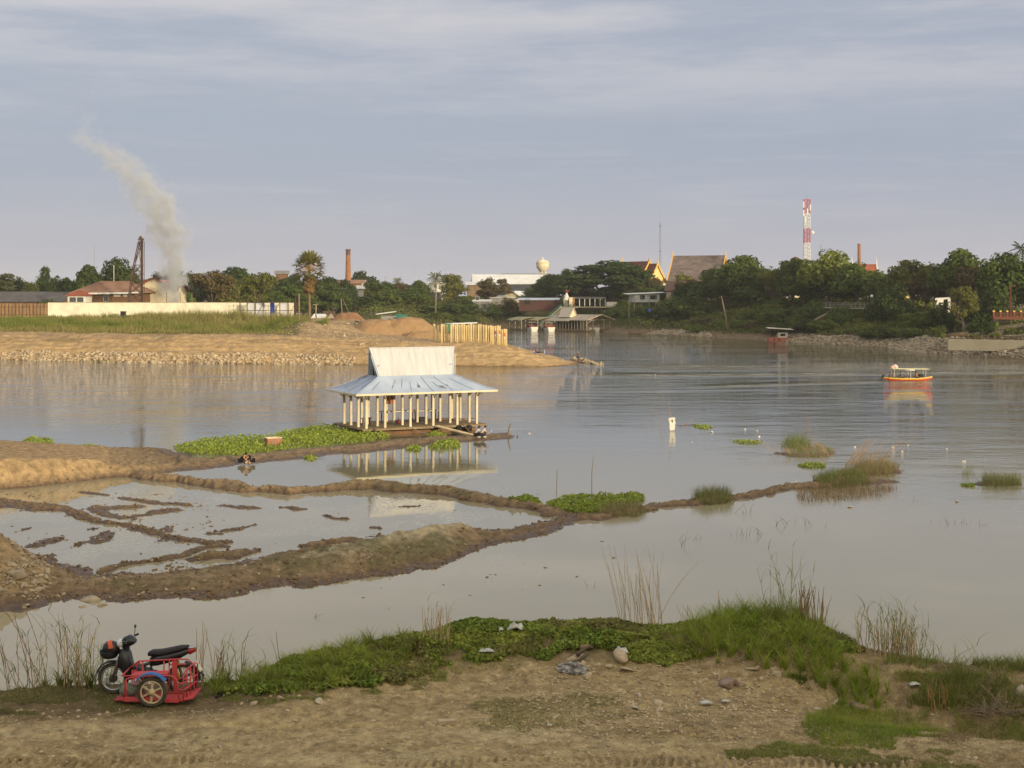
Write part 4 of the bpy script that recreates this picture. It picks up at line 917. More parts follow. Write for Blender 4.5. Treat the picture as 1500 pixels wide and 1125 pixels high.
tk = thing('roof_tank', 'small cream rooftop box above the trees at the far left', 'water tank', pd(27, 520, 9)); MB().box((0,0,2.0), (1.5,1.5,4.6)).box((0,0,4.4), (2.6,2,1.5)).build('tank_body', m_cream, tk)
# lattice rig
D = 322; x = (204-750)/F*D; zb = 6.3; h = zat(350, D)-zb
t = thing('lattice_rig', 'rusty lattice drilling rig tower standing in front of the cream wall', 'rig tower', (x, D, zb)); m = MB()
MB().beam((.55,0,-.3), (.55,0,h), .42, .42).build('mast', m_rust, t)
wd = lambda z: 3.6*(1-z/h)**.8*.9+.35
zs = [0,2,4,6,8.2,10.4,12.4,h-.6]
for i in range(len(zs)-1):
    a, b_ = zs[i], zs[i+1]
    for yy in (-.6,.6):
        m.beam((.5-wd(a), yy, a), (.5-wd(b_), yy, b_), .19); m.beam((.5-wd(b_), yy, b_), (.9, yy, b_), .14); m.beam((.5-wd(a), yy, a), (.5, yy, b_), .12); m.beam((.5, yy, a), (.5-wd(b_), yy, b_), .12)
        m.beam((.95, yy, a), (.95, yy, b_), .12)
    m.beam((.5-wd(b_), -.6, b_), (.5-wd(b_), .6, b_), .1)
m.build('lattice', m_rust, t); MB().box((.4,0,h-.1), (1.1,.9,.5)).ball((.3,0,h+.35), .35, 8, 5).build('head_pulley', m_rust, t)
t = thing('rig_truck', 'small dark drilling machine parked at the foot of the lattice rig', 'machine', pd(184, 314, 6.1), R(5))
MB().box((0,0,.95), (1.9,1.5,1.0)).box((-.5,0,1.8), (1.0,1.4,.9)).build('cab', m_dark, t); MB().box((-.5,0,2.32), (1.3,1.6,.1)).build('cab_roof', m_grey, t)
MB().box((1.6,0,.9), (1.6,1.2,.5)).box((2.2,0,.75), (.6,.9,.9)).build('engine', M('dirty_metal', (.14,.13,.15), (.07,.06,.07)), t)
for i, xx in enumerate((-.6,.6,1.9)):
    w_ = MB().lathe([(.42,-.8),(.45,-.7),(.45,.7),(.42,.8)], (xx,0,.42), 12, 'y').build('wheel', M('tyre', (.03,.03,.03), rough=.9), t)
# scaffold with boards and blue cloth at the wall's right end
t = thing('scaffold', 'rusty pole scaffold with pale boards and blue cloth at the cream wall', 'scaffold', pd(393, 314, 6.4)); m = MB()
for i in range(8): m.path([(-6.3+i*1.75,0,-.8),(-6.3+i*1.75,0,4.1)], .06, 4); m.path([(-6.3+i*1.75,1.2,-.8),(-6.3+i*1.75,1.2,4.1)], .06, 4)
for z in (.5,2.2,3.9): m.path([(-6.5,0,z),(6.2,0,z)], .055, 4); m.path([(-6.5,1.2,z),(6.2,1.2,z)], .055, 4)
for i in range(0,7,2): m.path([(-6.3+i*1.75,0,.4),(-4.55+i*1.75,0,3.9)], .045, 4)
m.build('poles', m_rust, t)
[MB().box((a_,.3,2.4), (b_,.06,3.1)).build('board', M('pale_board', (.62,.63,.66), (.5,.52,.56), scale=1), t) for a_, b_ in ((-1.8,1.9),(-4.,1.5),(3.3,1.4))]
c = MB().box((.9,-.1,2.7), (.95,.08,2.5)); c.build('cloth', m_blue, t)
# poles in front of and beyond the wall
pole(243+1, 322+6, 428, .12, 'utility_pole', 'short pole left of the wired poles behind the wall', 'pole', m_wood); pole(281, 330, 429, .12, 'utility_pole', 'grey wired pole behind the wall right of the smoke', 'pole', m_wood); pole(264, 330, 429.5, .10, 'utility_pole', 'thinner wired pole behind the wall right of the smoke', 'pole', m_wood)
t = pole(438, 292, 430, .22, 'post', 'tall weathered post between the wall end and the fan palm', 'post', m_wood)
t = thing('tee_post', 'bent white tee shaped post right of the fan palm', 'post', pd(463, 288, 6)); MB().path([(.25,0,-.5),(.1,0,1.2),(-.05,0,2.2),(0,0,4.0)], [.17,.2,.14,.16], 6).build('pole', m_barkp, t, True); MB().beam((-.65,0,4.0),(.5,0,4.15),.18).build('crossbar', m_barkp, t)
t = MB().path([(0,0,-.5),(-.15,0,3.0),(-.3,0,4.9)], [.14,.11,.09], 5).build('post', m_barkp, None, True, pd(501.5, 306, 6.4)); tag(t, 'thin leaning post left of the two parked motorcycles', 'post')
t = MB().path([(2.2,0,-.2),(1.1,0,2.1),(0,0,4.6)], .045, 4).build('guy_wire', m_barkp, None, False, pd(502, 305.6, 6.5)); tag(t, 'slanting guy rope running down from the thin post', 'rope')
pole(480, 300, 461, .09, 'stake', 'short stake left of the thin leaning post', 'stake', m_wood); pole(423+5, 330, 452, .08, 'stake', 'thin stake just right of the cream wall end', 'stake', m_wood)
# site shed and tarpaulin
t = thing('lean_to', 'low dusty tarpaulin shelter on the ground behind the rubble hump', 'shelter', pd(482, 315, 6.9)); MB().slab([(-1.9,-1,0.3),(1.6,-1,.1),(1.2,1,1.5),(-1.2,1,1.6)], .1).build('sheet', m_rust, t); MB().add([(-.3,-1.2,0),(1.4,-1.2,0),(.6,-1.2,1.1)], [(0,1,2)]).build('flap', m_concrete, t)
t = thing('tarpaulin', 'flat grey sheet lying left of the dusty shelter', 'tarpaulin', pd(470, 313, 7.0)); MB().slab([(-2,-1,0),(1.4,-1,.1),(1,1,.8),(-1.6,1,.9)], .08).build('sheet', m_tin, t)
t = thing('site_shed', 'small tin shed with a green awning behind the dirt heap', 'shed', pd(570, 338, 3.6)); MB().box((0,0,1.5), (3.6,3,4.0)).build('wall', m_grey, t); MB().slab([(-3,-2,3.9),(1.6,-2,4.5),(1.6,2,4.6),(-3,2,4.0)], .12).build('roof', m_tin, t); MB().slab([(1.4,-2,3.1),(4.4,-2,2.9),(4.2,1,3.7),(1.4,1,3.9)], .08).build('awning', m_green, t)
t = thing('covered_barge', 'dark covered barge with a green edged roof behind the sheet piles', 'barge', pd(675, 352, 0)); MB().box((0,0,.6), (7,4,1.6)).build('hull', m_wood, t); MB().box((.6,0,3.0), (6.4,3.6,3.4)).build('cabin', m_dark, t); MB().slab([(-3.9,-2.4,5.0),(4.0,-2.4,5.3),(4.0,2.4,5.3),(-3.9,2.4,5.0)], .25).build('roof', m_tin, t); MB().slab([(-3.9,-2.5,5.0),(-2.0,-2.5,5.0),(-2.6,-2.5,3.2),(-3.8,-2.5,3.2)], .1).build('awning', m_green, t)
# heaps of earth
def heap(name, label, px, D, w, d, h, mat, seed, cat='dirt heap', rz=0., zoff=0):
    n = 46; u = np.linspace(-1, 1, n); U, V = np.meshgrid(u, u); r = np.sqrt(U**2+V**2); q = np.clip(1-r, 0, 1)
    z = h*np.minimum(q*1.7, .78+.25*q)*(1+.18*fbm(U*2.6+seed, V*2.6, 4, seed))+.10*fbm(U*7, V*7, 3, seed+1)-.3
    x = (px-750)/F*D; v = np.stack([U*w/2, V*d/2, z], -1).reshape(-1, 3)
    i = (np.arange(n-1)[:, None]*n+np.arange(n-1)[None]).reshape(-1); f = np.stack([i, i+1, i+n+1, i+n], 1)
    o = mk(name, v, f, mat, smooth=True, loc=(x, D, hz(x, D)-.15+zoff)); o.rotation_euler.z = rz; return tag(o, label, cat)
m_heap = M('heap_soil', (.36,.225,.115), (.27,.17,.085), scale=.5, bump=.1, bscale=3, det=8)
m_heap2 = M('heap_soil_red', (.28,.15,.08), (.2,.11,.06), scale=.6, bump=.1, bscale=3)
heap('dirt_heap', 'large brown dirt heap left of the sheet piles', 596, 289, 15.5, 11, 3.9, m_heap, 3); heap('dirt_heap', 'lower flat topped brown dirt heap joined to the large one', 553, 288, 13, 10, 3.0, m_heap, 7)
heap('dirt_heap', 'low darker dirt heap at the foot of the large one', 618, 282, 9, 6, 1.9, m_heap, 9); heap('dirt_heap', 'reddish dirt heap behind the thin leaning post', 509, 322, 9, 6, 2.2, m_heap2, 11)
# ================================================================ sheet piles
m_pile = M('pile_steel', (.66,.52,.27), (.42,.30,.13), scale=1.2, rough=.7, det=6, stretch=(1,1,.4)); m_pred = M('pile_red', (.55,.15,.07), rough=.7); m_pw = M('pile_white', (.75,.72,.66), rough=.7)
g4 = np.random.default_rng(3)
for i, px in enumerate([636,641.5,647,650,654.5,661,664,667,670,673.5,676.5,680,683.5,686.5,690,693.5,696.5,701,704,708,712,715.5,719,722,725.5,729,732,735.5,739,741.5]):
    D = 264-(i % 3)*1.2; x = (px-750)/F*D; zb = hz(x, D); yt = 475+(i > 26)*5+(i > 20)*1.2+g4.uniform(-.9, 1.6); h = zat(yt, D)-zb; band = i > 22 and i % 2 == 0
    lb = 'steel sheet pile with a red and white band at the right end of the row' if band else 'plain yellow steel sheet pile standing in the row on the sandbar'
    t = thing('sheet_pile', lb, 'sheet pile', (x, D, zb), g4.uniform(-.25, .25), 'banded sheet piles' if band else 'plain sheet piles')
    pr = [(-.19,.08),(-.12,-.2),(.12,-.2),(.19,.08),(.13,.08),(.08,-.14),(-.08,-.14),(-.13,.08)]
    MB().prism([(a, b_, -.6) for a, b_ in pr], (0,0,h+.6)).build('steel_section', m_pile, t)
    if band:
        MB().box((0,-.235,h*.66), (.26,.05,.62)).build('red_band', m_pred, t); MB().box((0,-.24,h*.66-.5), (.26,.05,.36)).build('white_band', m_pw, t)
# ================================================================ far buildings and landmarks
D = 640; x = (510-750)/F*D; t = thing('brick_chimney', 'tall tapering brick factory chimney above the trees', 'chimney', (x, D, 9)); h = zat(365, D)-9
MB().path([(0,0,0),(0,0,h*.5),(0,0,h-2.4)], [1.55,1.25,.98], 12).build('shaft', m_brick, t); MB().lathe([(1.0,h-2.4),(1.18,h-2.2),(1.0,h-1.9),(1.0,h-.8),(1.2,h-.6),(1.1,h),(.7,h)], n=12).build('cap', M('sooty_brick', (.16,.085,.06), (.1,.06,.05)), t)
t = building('factory', 'long brown roofed factory at the foot of the brick chimney', 507, 622, 9, 15, 10, 8.3, 1.0, R(2), m_cream, M('brown_tin', (.24,.13,.10), (.34,.25,.2), scale=.4), 1.4, 'gable')
D = 600; x = (1258.5-750)/F*D; t = thing('brick_chimney', 'thin brick chimney behind the white edged temple roof', 'chimney', (x, D, 9)); h = zat(357, D)-9
MB().path([(0,0,0),(0,0,h)], [.9,.62], 10).build('shaft', m_brick, t); MB().lathe([(.75,h-.5),(.75,h),(.4,h)], n=10).build('cap', m_brick, t)
for px, yt, w_, lb, rf, D in ((413,398,5,'sliver of a tin roof between the flat topped trees left of the fan palm',m_grey,590),(495,420,6,'small white walled house below the brick chimney',m_tin,560),(474,413,6,'blue roofed house among trees left of the factory',M('blue_roof',(.05,.10,.28)),565),(528,420,2.2,'narrow white house with a blue roof right of the factory',m_tin,570),(508,412,12,'second long roof stepped under the factory roof',m_brownroof,600)):
    building('small_house', lb, px, D, 9, w_, 5, zat(yt, D)-9-.8, 1.0, R(10), m_white if px != 413 and px != 508 else m_bwood, rf, .6, 'gable', cat='house')
building('white_house', 'small white two storey house left of the sunlit round tree', 641, 566, 9, 5.4, 6, zat(414, 566)-9, .3, R(-12), m_white, m_tin, 1.3, 'shed', windows=[(0,6.5,1,1.4)], cat='house')
t = building('canopy_shed', 'flat white awning below the small white house', 629, 562, 9, 9, 5, zat(428, 562)-9, .4, R(-12), m_grey, m_tin, .8, 'shed', cat='shed')
building('white_warehouse', 'long warehouse with a bright white tin roof', 748, 610, 9, 31, 16, zat(415, 600)-9, 3.6, R(3), m_grey, m_tin, 1.0, 'gable', cat='warehouse')
building('grey_roof_hall', 'long grey ridged roof behind the white warehouse', 772, 650, 9, 22, 12, zat(409, 650)-9, 2.3, R(3), m_dgrey, m_grey, .8, 'gable', cat='hall')
building('white_roof_porch', 'low white roofed porch at the left end of the warehouse', 706, 588, 9, 12, 8, zat(417, 588)-9, 1.3, R(3), m_wood, m_tin, .8, 'shed', doors=[(-2,2,2.5),(2,2,2.5)], cat='porch')
building('dark_roof_house', 'big dark grey roofed house in front of the white warehouse', 755, 586, 9, 23, 12, zat(430, 586)-9, 3.4, R(4), m_concrete, m_dgrey, .8, 'gable', windows=[(-6,1.5,1,1.2)], cat='house')
building('cream_house', 'cream gabled house with a small window below the dark grey roof', 758, 562, 9, 8, 6, zat(433, 562)-9, 1.6, R(60), m_cream, m_tin, .5, 'gable', windows=[(1.5,1.6,.8,1.2)], cat='house')
building('tin_lean_to', 'long pale tin roof left of the cream gabled house', 735, 560, 9, 9.5, 5, zat(436, 560)-9, 1.0, R(8), m_grey, m_tin, .5, 'shed', cat='shed')
building('stilt_shed', 'grey shed on the bank with a pale tin roof and shutter', 706, 540, 7.5, 6, 5, zat(441, 540)-7.5, .6, R(-5), m_grey, m_tin, .5, 'shed', windows=[(-1.5,3.2,1.4,1.2)], cat='shed')
building('red_brown_hall', 'long red brown walled building with a bluish tin roof behind the boathouses', 789, 532, 8.5, 14, 6, zat(439, 532)-8.5, .7, R(-6), M('oxblood_wall', (.10,.045,.035), (.06,.03,.025)), M('bluish_tin', (.50,.56,.66), (.36,.40,.48), scale=.3), .8, 'shed', doors=[(-4,2,2.0)], cat='hall')
# water tower
D = 700; x = (795-750)/F*D; t = thing('water_tower', 'cream mushroom shaped water tower on the skyline', 'water tower', (x, D, 9)); h = zat(379, D)-9
MB().lathe([(1.7,h-6.2),(2.2,h-5.4),(3.1,h-4.2),(3.15,h-2.0),(2.6,h-1.0),(.5,h-.4),(.12,h+.9)], n=20).build('tank', m_cream, t, True); MB().lathe([(3.2,h-2.3),(3.35,h-2.1),(3.35,h-1.8),(2.9,h-1.5)], n=20).build('rim', m_cream, t)
for i in range(6):
    a = i*math.pi/3+.3; MB().path([(1.9*math.cos(a),1.9*math.sin(a),0),(1.45*math.cos(a),1.45*math.sin(a),h-6.0)], .32, 6).build('leg', m_cream, t)
# masts
D = 560; x = (967-750)/F*D; t = thing('guyed_mast', 'slender pale radio mast behind the sunlit temple', 'radio mast', (x, D, 9)); h = zat(303, D)-9; m = MB()
for a in (0, 2.09, 4.19): m.path([(.35*math.cos(a),.35*math.sin(a),0),(.3*math.cos(a),.3*math.sin(a),h-6)], .055, 4)
for i in range(26): z = i*(h-6)/26; m.beam((.33,0,z),(-.17,.29,z+1),.045); m.beam((-.17,.29,z),(-.17,-.29,z+1),.045); m.beam((-.17,-.29,z),(.33,0,z+1),.045)
m.build('lattice', m_steel, t); MB().path([(0,0,h-6),(0,0,h)], .05, 5).build('antenna', m_steel, t)
m = MB()
for z in (10,20,30): m.box((0,0,z), (.7,.7,.15))
m.build('collar', m_dark, t)
D = 520; x = (1182-750)/F*D; t = thing('telecom_tower', 'red and white banded lattice telecom tower rising above the trees', 'telecom tower', (x, D, 9)); h = zat(292, D)-9; wv_ = 1.0
m_tr = M('tower_red', (.45,.06,.05), rough=.6); m_tw = M('tower_white', (.72,.72,.70), rough=.6); bands = [0, 9, 14.2, 19.4, 24.8, 30.3, h]
bz = [zat(y_, D)-9 for y_ in (432, 398, 356, 335, 313, 292)]
for i in range(5):
    m = MB(); z0, z1 = bz[i], bz[i+1]; k = max(3, int((z1-z0)/1.3))
    for sx in (-1, 1):
        for sy in (-1, 1): m.beam((sx*wv_, sy*wv_, z0), (sx*wv_, sy*wv_, z1), .16)
    for j in range(k):
        a, b_ = z0+(z1-z0)*j/k, z0+(z1-z0)*(j+1)/k
        for sy in (-1, 1):
            m.beam((-wv_, sy*wv_, a), (wv_, sy*wv_, b_), .09); m.beam((-wv_, sy*wv_, b_), (wv_, sy*wv_, b_), .09); m.beam((sy*wv_, -wv_, b_), (sy*wv_, wv_, a), .09)
    for q in (-.25, .25): m.beam((q, 0, z0), (q, 0, z1), .12)
    for j in range(k*2): m.box((0, -.05, z0+(z1-z0)*(j+.5)/k/2), (.5,.1,.14))
    m.build('red_section' if i % 2 == 0 else 'white_section', m_tr if i % 2 == 0 else m_tw, t)
for xx, z in ((-1.4,-2),(-1.4,-5),(1.0,-3),(-.9,-7.5),(0,-4.5)): MB().box((xx, -1.1, h+z), (.4,.3,2.2)).build('antenna_panel', m_tw, t)
MB().path([(0,0,h),(0,0,h+2)], .05, 5).build('lightning_rod', m_steel, t); MB().lathe([(.1,-.2),(.6,.1),(.65,.2)], (1.9,-1.1,zat(341,D)-9), 12, 'y').build('dish', m_tw, t)
pole(1202.5, 540, 358, .12, 'antenna_pole', 'thin antenna pole just right of the telecom tower', 'antenna', m_steel, zb=9); pole(138, 560, 360, .10, 'antenna_pole', 'faint thin antenna above the tall trees at the left', 'antenna', m_steel, zb=9); pole(564.5, 760, 404, .16, 'antenna_pole', 'faint distant mast on the skyline right of the chimney', 'antenna', m_steel, zb=9)
# temples
m_gold = M('gold_trim', (.80,.50,.12), (.62,.38,.10), scale=3, rough=.5); m_ycream = M('yellow_plaster', (.80,.62,.28), (.66,.48,.20), scale=1.5, rough=.8)
m_maroon = M('maroon_tiles', (.19,.07,.045), (.14,.05,.035), scale=2, rough=.7, bump=.03, bscale=10); m_gtile = M('old_grey_tiles', (.215,.17,.16), (.11,.085,.08), scale=.35, rough=.85, det=9, stretch=(1,1,3))
def temple(name, label, px, D, zb, rz, secs, roof, trim, gable, cat='temple', finial=True):
    """secs: (x0, x1, half width, eave z, ridge z); local x runs along the ridge, +x end is the visible gable"""
    x = (px-750)/F*D; t = thing(name, label, cat, (x, D, zb), rz); w = MB()
    for x0, x1, hw, ez, rz_ in secs: w.box(((x0+x1)/2, 0, ez/2-1), (x1-x0-.8, hw*1.7, ez+2))
    w.build('wall', gable, t); r = MB(); tr = MB(); g = MB(); fi = MB()
    for x0, x1, hw, ez, rzz in secs:
        n = 6; pts = []
        for i in range(n+1):
            u = i/n; pts.append((hw*u, rzz-(rzz-ez)*(u**.82)))
        for q in (-1, 1):
            for i in range(n):
                (a, za), (b_, zb_) = pts[i], pts[i+1]; r.slab([(x0, q*a, za), (x1, q*a, za), (x1, q*b_, zb_), (x0, q*b_, zb_)], .18)
                tr.beam((x1+.05, q*a, za+.15), (x1+.05, q*b_, zb_+.15), .32, .5); tr.beam((x0-.05, q*a, za+.15), (x0-.05, q*b_, zb_+.15), .32, .5)
            tr.path([(x1, q*hw, ez+.1), (x1+.1, q*(hw+.5), ez+.3), (x1+.1, q*(hw+.7), ez+.9)], [.18,.14,.04], 5)
        gp = [(x1-.7, q*a, z-.25) for q, a, z in [(-1, a, z) for a, z in reversed(pts)]+[(1, a, z) for a, z in pts[1:]]]
        g.prism(gp, (.2,0,0))
        if finial:
            for xx in (x0, x1): fi.path([(xx, 0, rzz+.1), (xx+.2*(1 if xx == x1 else -1), 0, rzz+.9), (xx-.05, 0, rzz+1.4), (xx+.1, 0, rzz+2.4)], [.28,.2,.12,.03], 6)
    r.build('roof', roof, t); tr.build('bargeboard', trim, t); g.build('pediment', gable, t)
    if finial: fi.build('finial', trim, t)
    return t
t = temple('temple_hall', 'sunlit temple with maroon tiered roof and ornate golden gable', 950, 560, 9, R(-52), [(-15,0.5,5.4,9.0,16.2),(0,5.2,4.9,7.8,15.2)], m_maroon, m_gold, m_ycream)
MB().box((4.9,0,6.4), (.2,1.3,2.6)).build('window', m_maroon, t); MB().box((5.0,-3.2,3.4), (.5,.6,8)).box((5.0,3.2,3.4), (.5,.6,8)).build('column', m_white, t)
t = temple('old_temple_hall', 'big old temple with weathered grey tiled roof and yellow end gable', 1024, 560, 9, R(-22), [(-10.5,10.5,8.6,8.4,18.4)], m_gtile, m_gold, M('gable_red', (.34,.10,.05)))
building('low_temple_roof', 'low reddish tiled roof in front of the old grey temple', 1008, 470, 8.5, 13, 8, zat(425, 470)-8.5, 2.8, R(-18), m_concrete, M('rust_tiles', (.17,.10,.075), (.12,.08,.06)), .6, 'gable', cat='outbuilding')
t = temple('white_edged_temple', 'red roofed temple with white edges showing above the dome tree', 1266, 480, 9, R(8), [(-4.2,4.2,3.4,5.0,zat(387,480)-9)], m_redroof, m_white, m_white)
building('grey_dome_roof', 'pale grey roofed house glimpsed between the trees', 1313, 430, 9, 5.0, 6, zat(404, 430)-9, 1.8, R(15), m_ycream, m_grey, .4, 'hip', cat='house')
building('red_turret', 'tiny red pyramid roof peeping above the trees left of the telecom tower', 1165, 520, 9, 2.2, 2.2, zat(380, 520)-9, 1.0, R(10), m_cream, m_redroof, .3, 'hip', cat='turret')
building('hidden_white_house', 'white gabled wall glimpsed through the trees left of the telecom tower', 1140, 470, 9, 6, 6, zat(408, 470)-9, 2.2, R(70), m_white, m_tin, .3, 'gable', cat='house')
# white gate frame among the trees on the right
t = thing('gate_frame', 'white portal frame half hidden among trees on the right bank', 'gate', pd(1381.5, 338, 8.4)); m = MB(); m.slab([(-1.9,0,2.7),(1.8,0,3.0),(1.8,.7,3.1),(-1.5,.7,2.9)], .35)
m.add([(-1.9,0,-.6),(-.9,0,-.6),(.1,0,1.7),(.1,0,2.7),(-1.2,0,2.6),(-1.9,0,.2),(-1.9,.6,-.6),(-.9,.6,-.6),(.1,.6,1.7),(.1,.6,2.7),(-1.2,.6,2.6),(-1.9,.6,.2)], [(0,1,2,3,4,5),(11,10,9,8,7,6),(0,6,7,1),(1,7,8,2),(2,8,9,3),(3,9,10,4),(4,10,11,5)])
m.box((1.45,.3,1.2), (.6,.6,3.4)); m.build('portal', m_white, t)
# house on stilts
t = thing('stilt_house', 'pale grey house on stilts at the top of the wooded bank', 'house', pd(944, 474, zat(443, 474)), R(8)); MB().box((0,0,1.4), (9,4.5,2.6)).build('wall', M('pale_blue_wall', (.50,.53,.56), (.40,.42,.45), scale=1), t); MB().slab([(-6.6,-3.2,2.75),(6.4,-3.2,3.3),(6.4,3.2,3.5),(-6.6,3.2,3.0)], .14).build('roof', m_tin, t)
for xx in (-5.8,-4,-1.5,1,3.2,4.4): MB().path([(xx,-2.6,-5),(xx,-2.6,2.8)], .1, 5).build('stilt', m_concrete, t)
for xx, ww in ((-1.2,1.5),(2.5,2.2)): MB().box((xx,-2.3,1.7), (ww,.1,1.4)).build('window', m_dark, t)
MB().box((-3.3,-2.35,2.0), (1.5,.1,.8)).build('awning', m_white, t); MB().beam((3.2,-2.6,.2),(5.2,-3,-2.6),.3,.2).build('stair', m_concrete, t)
t = thing('blue_tub', 'small bright blue tub lying on the wooded bank slope', 'tub', pd(951, 425, zat(456.5, 425))); MB().lathe([(.35,0),(.45,.9),(.4,.9),(.3,.1)], n=10).build('tub', m_blue, t)
# ---- concrete stairs with green rails, shrine, terrace
t = thing('river_stairs', 'long concrete stairway with green handrails climbing from the boathouses', 'stairway'); A = pd(797, 497, 1.2); B = pd(829, 520, zat(451, 520)+.3); m = MB(); n = 30; r_ = MB()
for i in range(n):
    p = A.lerp(B, i/n); q = A.lerp(B, (i+1)/n); m.box(((p.x+q.x)/2, (p.y+q.y)/2, p.z-.35), (3.0, abs(q.y-p.y)+.4, .7), .3)
m.build('steps', m_concrete, t)
for off in (-1.7, 1.7):
    for dz in (.5, 1.0): r_.path([A+Vector((off,-off*.4,dz)), B+Vector((off,-off*.4,dz))], .13, 5)
    for i in range(9): p = A.lerp(B, i/8)+Vector((off,-off*.4,0)); r_.beam(p, p+Vector((0,0,1.0)), .14)
    m2_ = MB(); m2_.beam(A+Vector((off,-off*.4,0)), B+Vector((off,-off*.4,0)), .35, .45); m2_.build('stringer', m_cream, t)
r_.build('handrail', m_green, t)
t = thing('shrine', 'white spirit house with a red roof at the top of the river stairs', 'shrine', pd(830, 524, zat(449, 524))); MB().box((0,0,1.0), (1.0,1.0,2.6)).build('pedestal', m_concrete, t); MB().lathe([(1.3,2.3),(.9,3.4),(.35,4.6),(.05,6.2)], n=8).build('body', m_white, t); MB().lathe([(1.3,5.9),(.15,4.9),(.1,5.0)], n=8).build('roof', m_redroof, t)
t = thing('gate_pillar', 'cream gate pillar beside the spirit house', 'pillar', pd(836, 523, zat(450, 523))); MB().box((0,0,1.5), (1.2,1,3.6)).box((0,0,3.4), (1.5,1.2,.3)).build('pillar', m_cream, t)
t = thing('gate_pillar', 'orange gate pillar right of the cream one', 'pillar', pd(840, 523, zat(450, 523))); MB().box((0,0,1.5), (.9,.9,3.6)).box((0,0,3.4), (1.1,1.1,.3)).build('pillar', M('dull_orange', (.34,.21,.10)), t)
t = thing('terrace_hall', 'shaded open terrace with white posts under the giant rain tree', 'pavilion', pd(864, 530, zat(449, 530))); MB().box((0,2.5,-.25), (22,6,.5)).build('floor_slab', m_concrete, t); MB().slab([(-10,-.5,3.1),(6,-.5,3.1),(6,4,3.6),(-10,4,3.6)], .2).build('roof', m_dgrey, t)
for i in range(9): MB().box((-9.5+i*1.9,0,1.5), (.22,.22,3.1)).build('post', m_white, t)
MB().box((8.2,1,.9), (4,.4,1.6)).build('parapet', m_white, t)
# ---- railing, people on the walkway, globe lamp, red fence
t = thing('riverside_railing', 'grey railing along the walkway under the trees on the right bank', 'railing'); m = MB(); pts = [pd(a, d, zat(y_, d)-.9) for a, d, y_ in ((1204,388,443),(1240,380,444),(1280,368,444),(1340,352,445))]
for i in range(len(pts)-1):
    for dz in (.05,.5,.95): m.beam(pts[i]+Vector((0,0,dz)), pts[i+1]+Vector((0,0,dz)), .09)
    for k in range(7): p = pts[i].lerp(pts[i+1], k/6); m.beam(p-Vector((0,0,.6)), p+Vector((0,0,1.0)), .13)
m.build('rails', m_steel, t); m = MB()
for i in range(len(pts)-1): m.beam(pts[i]-Vector((0,-.8,.45)), pts[i+1]-Vector((0,-.8,.45)), 2.2, .3)
m.build('walkway_edge', m_concrete, t)
t = thing('globe_lamp', 'lamp post with a white globe on the walkway behind the railing', 'lamp post', pd(1277, 371, zat(447, 371))); MB().path([(0,0,-1),(0,0,2.0)], .07, 6).build('pole', m_steel, t); MB().ball((0,0,2.3), .42, 12, 8).build('globe', M('globe_glass', (.85,.86,.86), rough=.3), t, True)
t = thing('red_lamp_post', 'red lamp post with a short arm at the right edge', 'lamp post', pd(1480.5, 302, 7.0)); h = zat(419, 302)-7; MB().path([(0,0,-.6),(0,0,h)], .13, 8).build('pole', m_red, t); MB().path([(0,0,h),(.4,0,h+.1),(.75,0,h)], .08, 6).build('arm', m_red, t); MB().box((.75,0,h-.02), (.5,.25,.14)).build('lamp_head', m_red, t)
t = thing('red_fence', 'red and orange balustrade with yellow topped posts at the right edge', 'fence'); m = MB(); po = MB(); ca = MB(); D = 302; z0 = zat(465.5, D); 
xa, xb = (1455.5-750)/F*D, (1580-750)/F*D
for dz in (.35, 1.0): m.box(((xa+xb)/2, D, z0+dz), (xb-xa, .16, .14))
m.box(((xa+xb)/2, D, z0-.1), (xb-xa, .5, .5))
k = 0; xx = xa
while xx < xb:
    p_ = MB().box((xx, D, z0+.55), (.34,.34,1.4)).build('post', m_red, t); MB().box((xx, D, z0+1.38), (.36,.36,.3)).build('finial', m_gold, t)
    for j in range(1, 6): m.box((xx+j*.24, D, z0+.7), (.07,.07,.6))
    xx += 1.43
m.build('balusters', M('orange_paint', (.16,.06,.035)), t)
# retaining wall with low barrier
t = thing('retaining_wall', 'long pale concrete retaining wall above the stones at the right edge', 'wall'); P0 = pd(1389, 281.5, 0); P1 = pd(1620, 262, 0)
MB().prism([P0+Vector((0,0,1.2)), P1+Vector((0,0,1.2)), P1+Vector((0,1.2,1.2)), P0+Vector((0,1.2,1.2))], (0,0,2.15)).build('wall_body', M('pale_concrete', (.44,.39,.29), (.35,.30,.22), scale=.3, det=8), t)
m = MB(); dd = (P1-P0)
for dz in (3.5, 4.0): m.beam(P0+Vector((.4,.6,dz)), P1+Vector((.4,.6,dz)), .14)
for i in range(24): p = P0+dd*i/23; m.beam(p+Vector((.3,.6,3.3)), p+Vector((.3,.6,4.15)), .22)
m.build('barrier', m_rust, t); MB().beam(P0+Vector((.2,.5,4.1)), P0+dd*.14+Vector((.2,.5,4.1)), .3, .25).build('orange_rail', M('orange_rail', (.22,.12,.07)), t)
# steps / pipes running down the bank
t = thing('bank_steps', 'worn diagonal steps running down the bank to the pink pontoon', 'steps'); m = MB(); A = pd(1148, 386, .4); B = pd(1217, 380, zat(459, 380))
for i in range(34): p = A.lerp(B, i/34); m.box((p.x, p.y, p.z+.1), (.8,1.2,.28))
m.build('treads', m_wood, t); m = MB(); m.beam(A+Vector((0,-.9,.7)), B+Vector((0,-.9,.7)), .14, .3); m.beam(A+Vector((0,.9,.4)), B+Vector((0,.9,.4)), .14, .3); m.build('stringer', m_concrete, t)
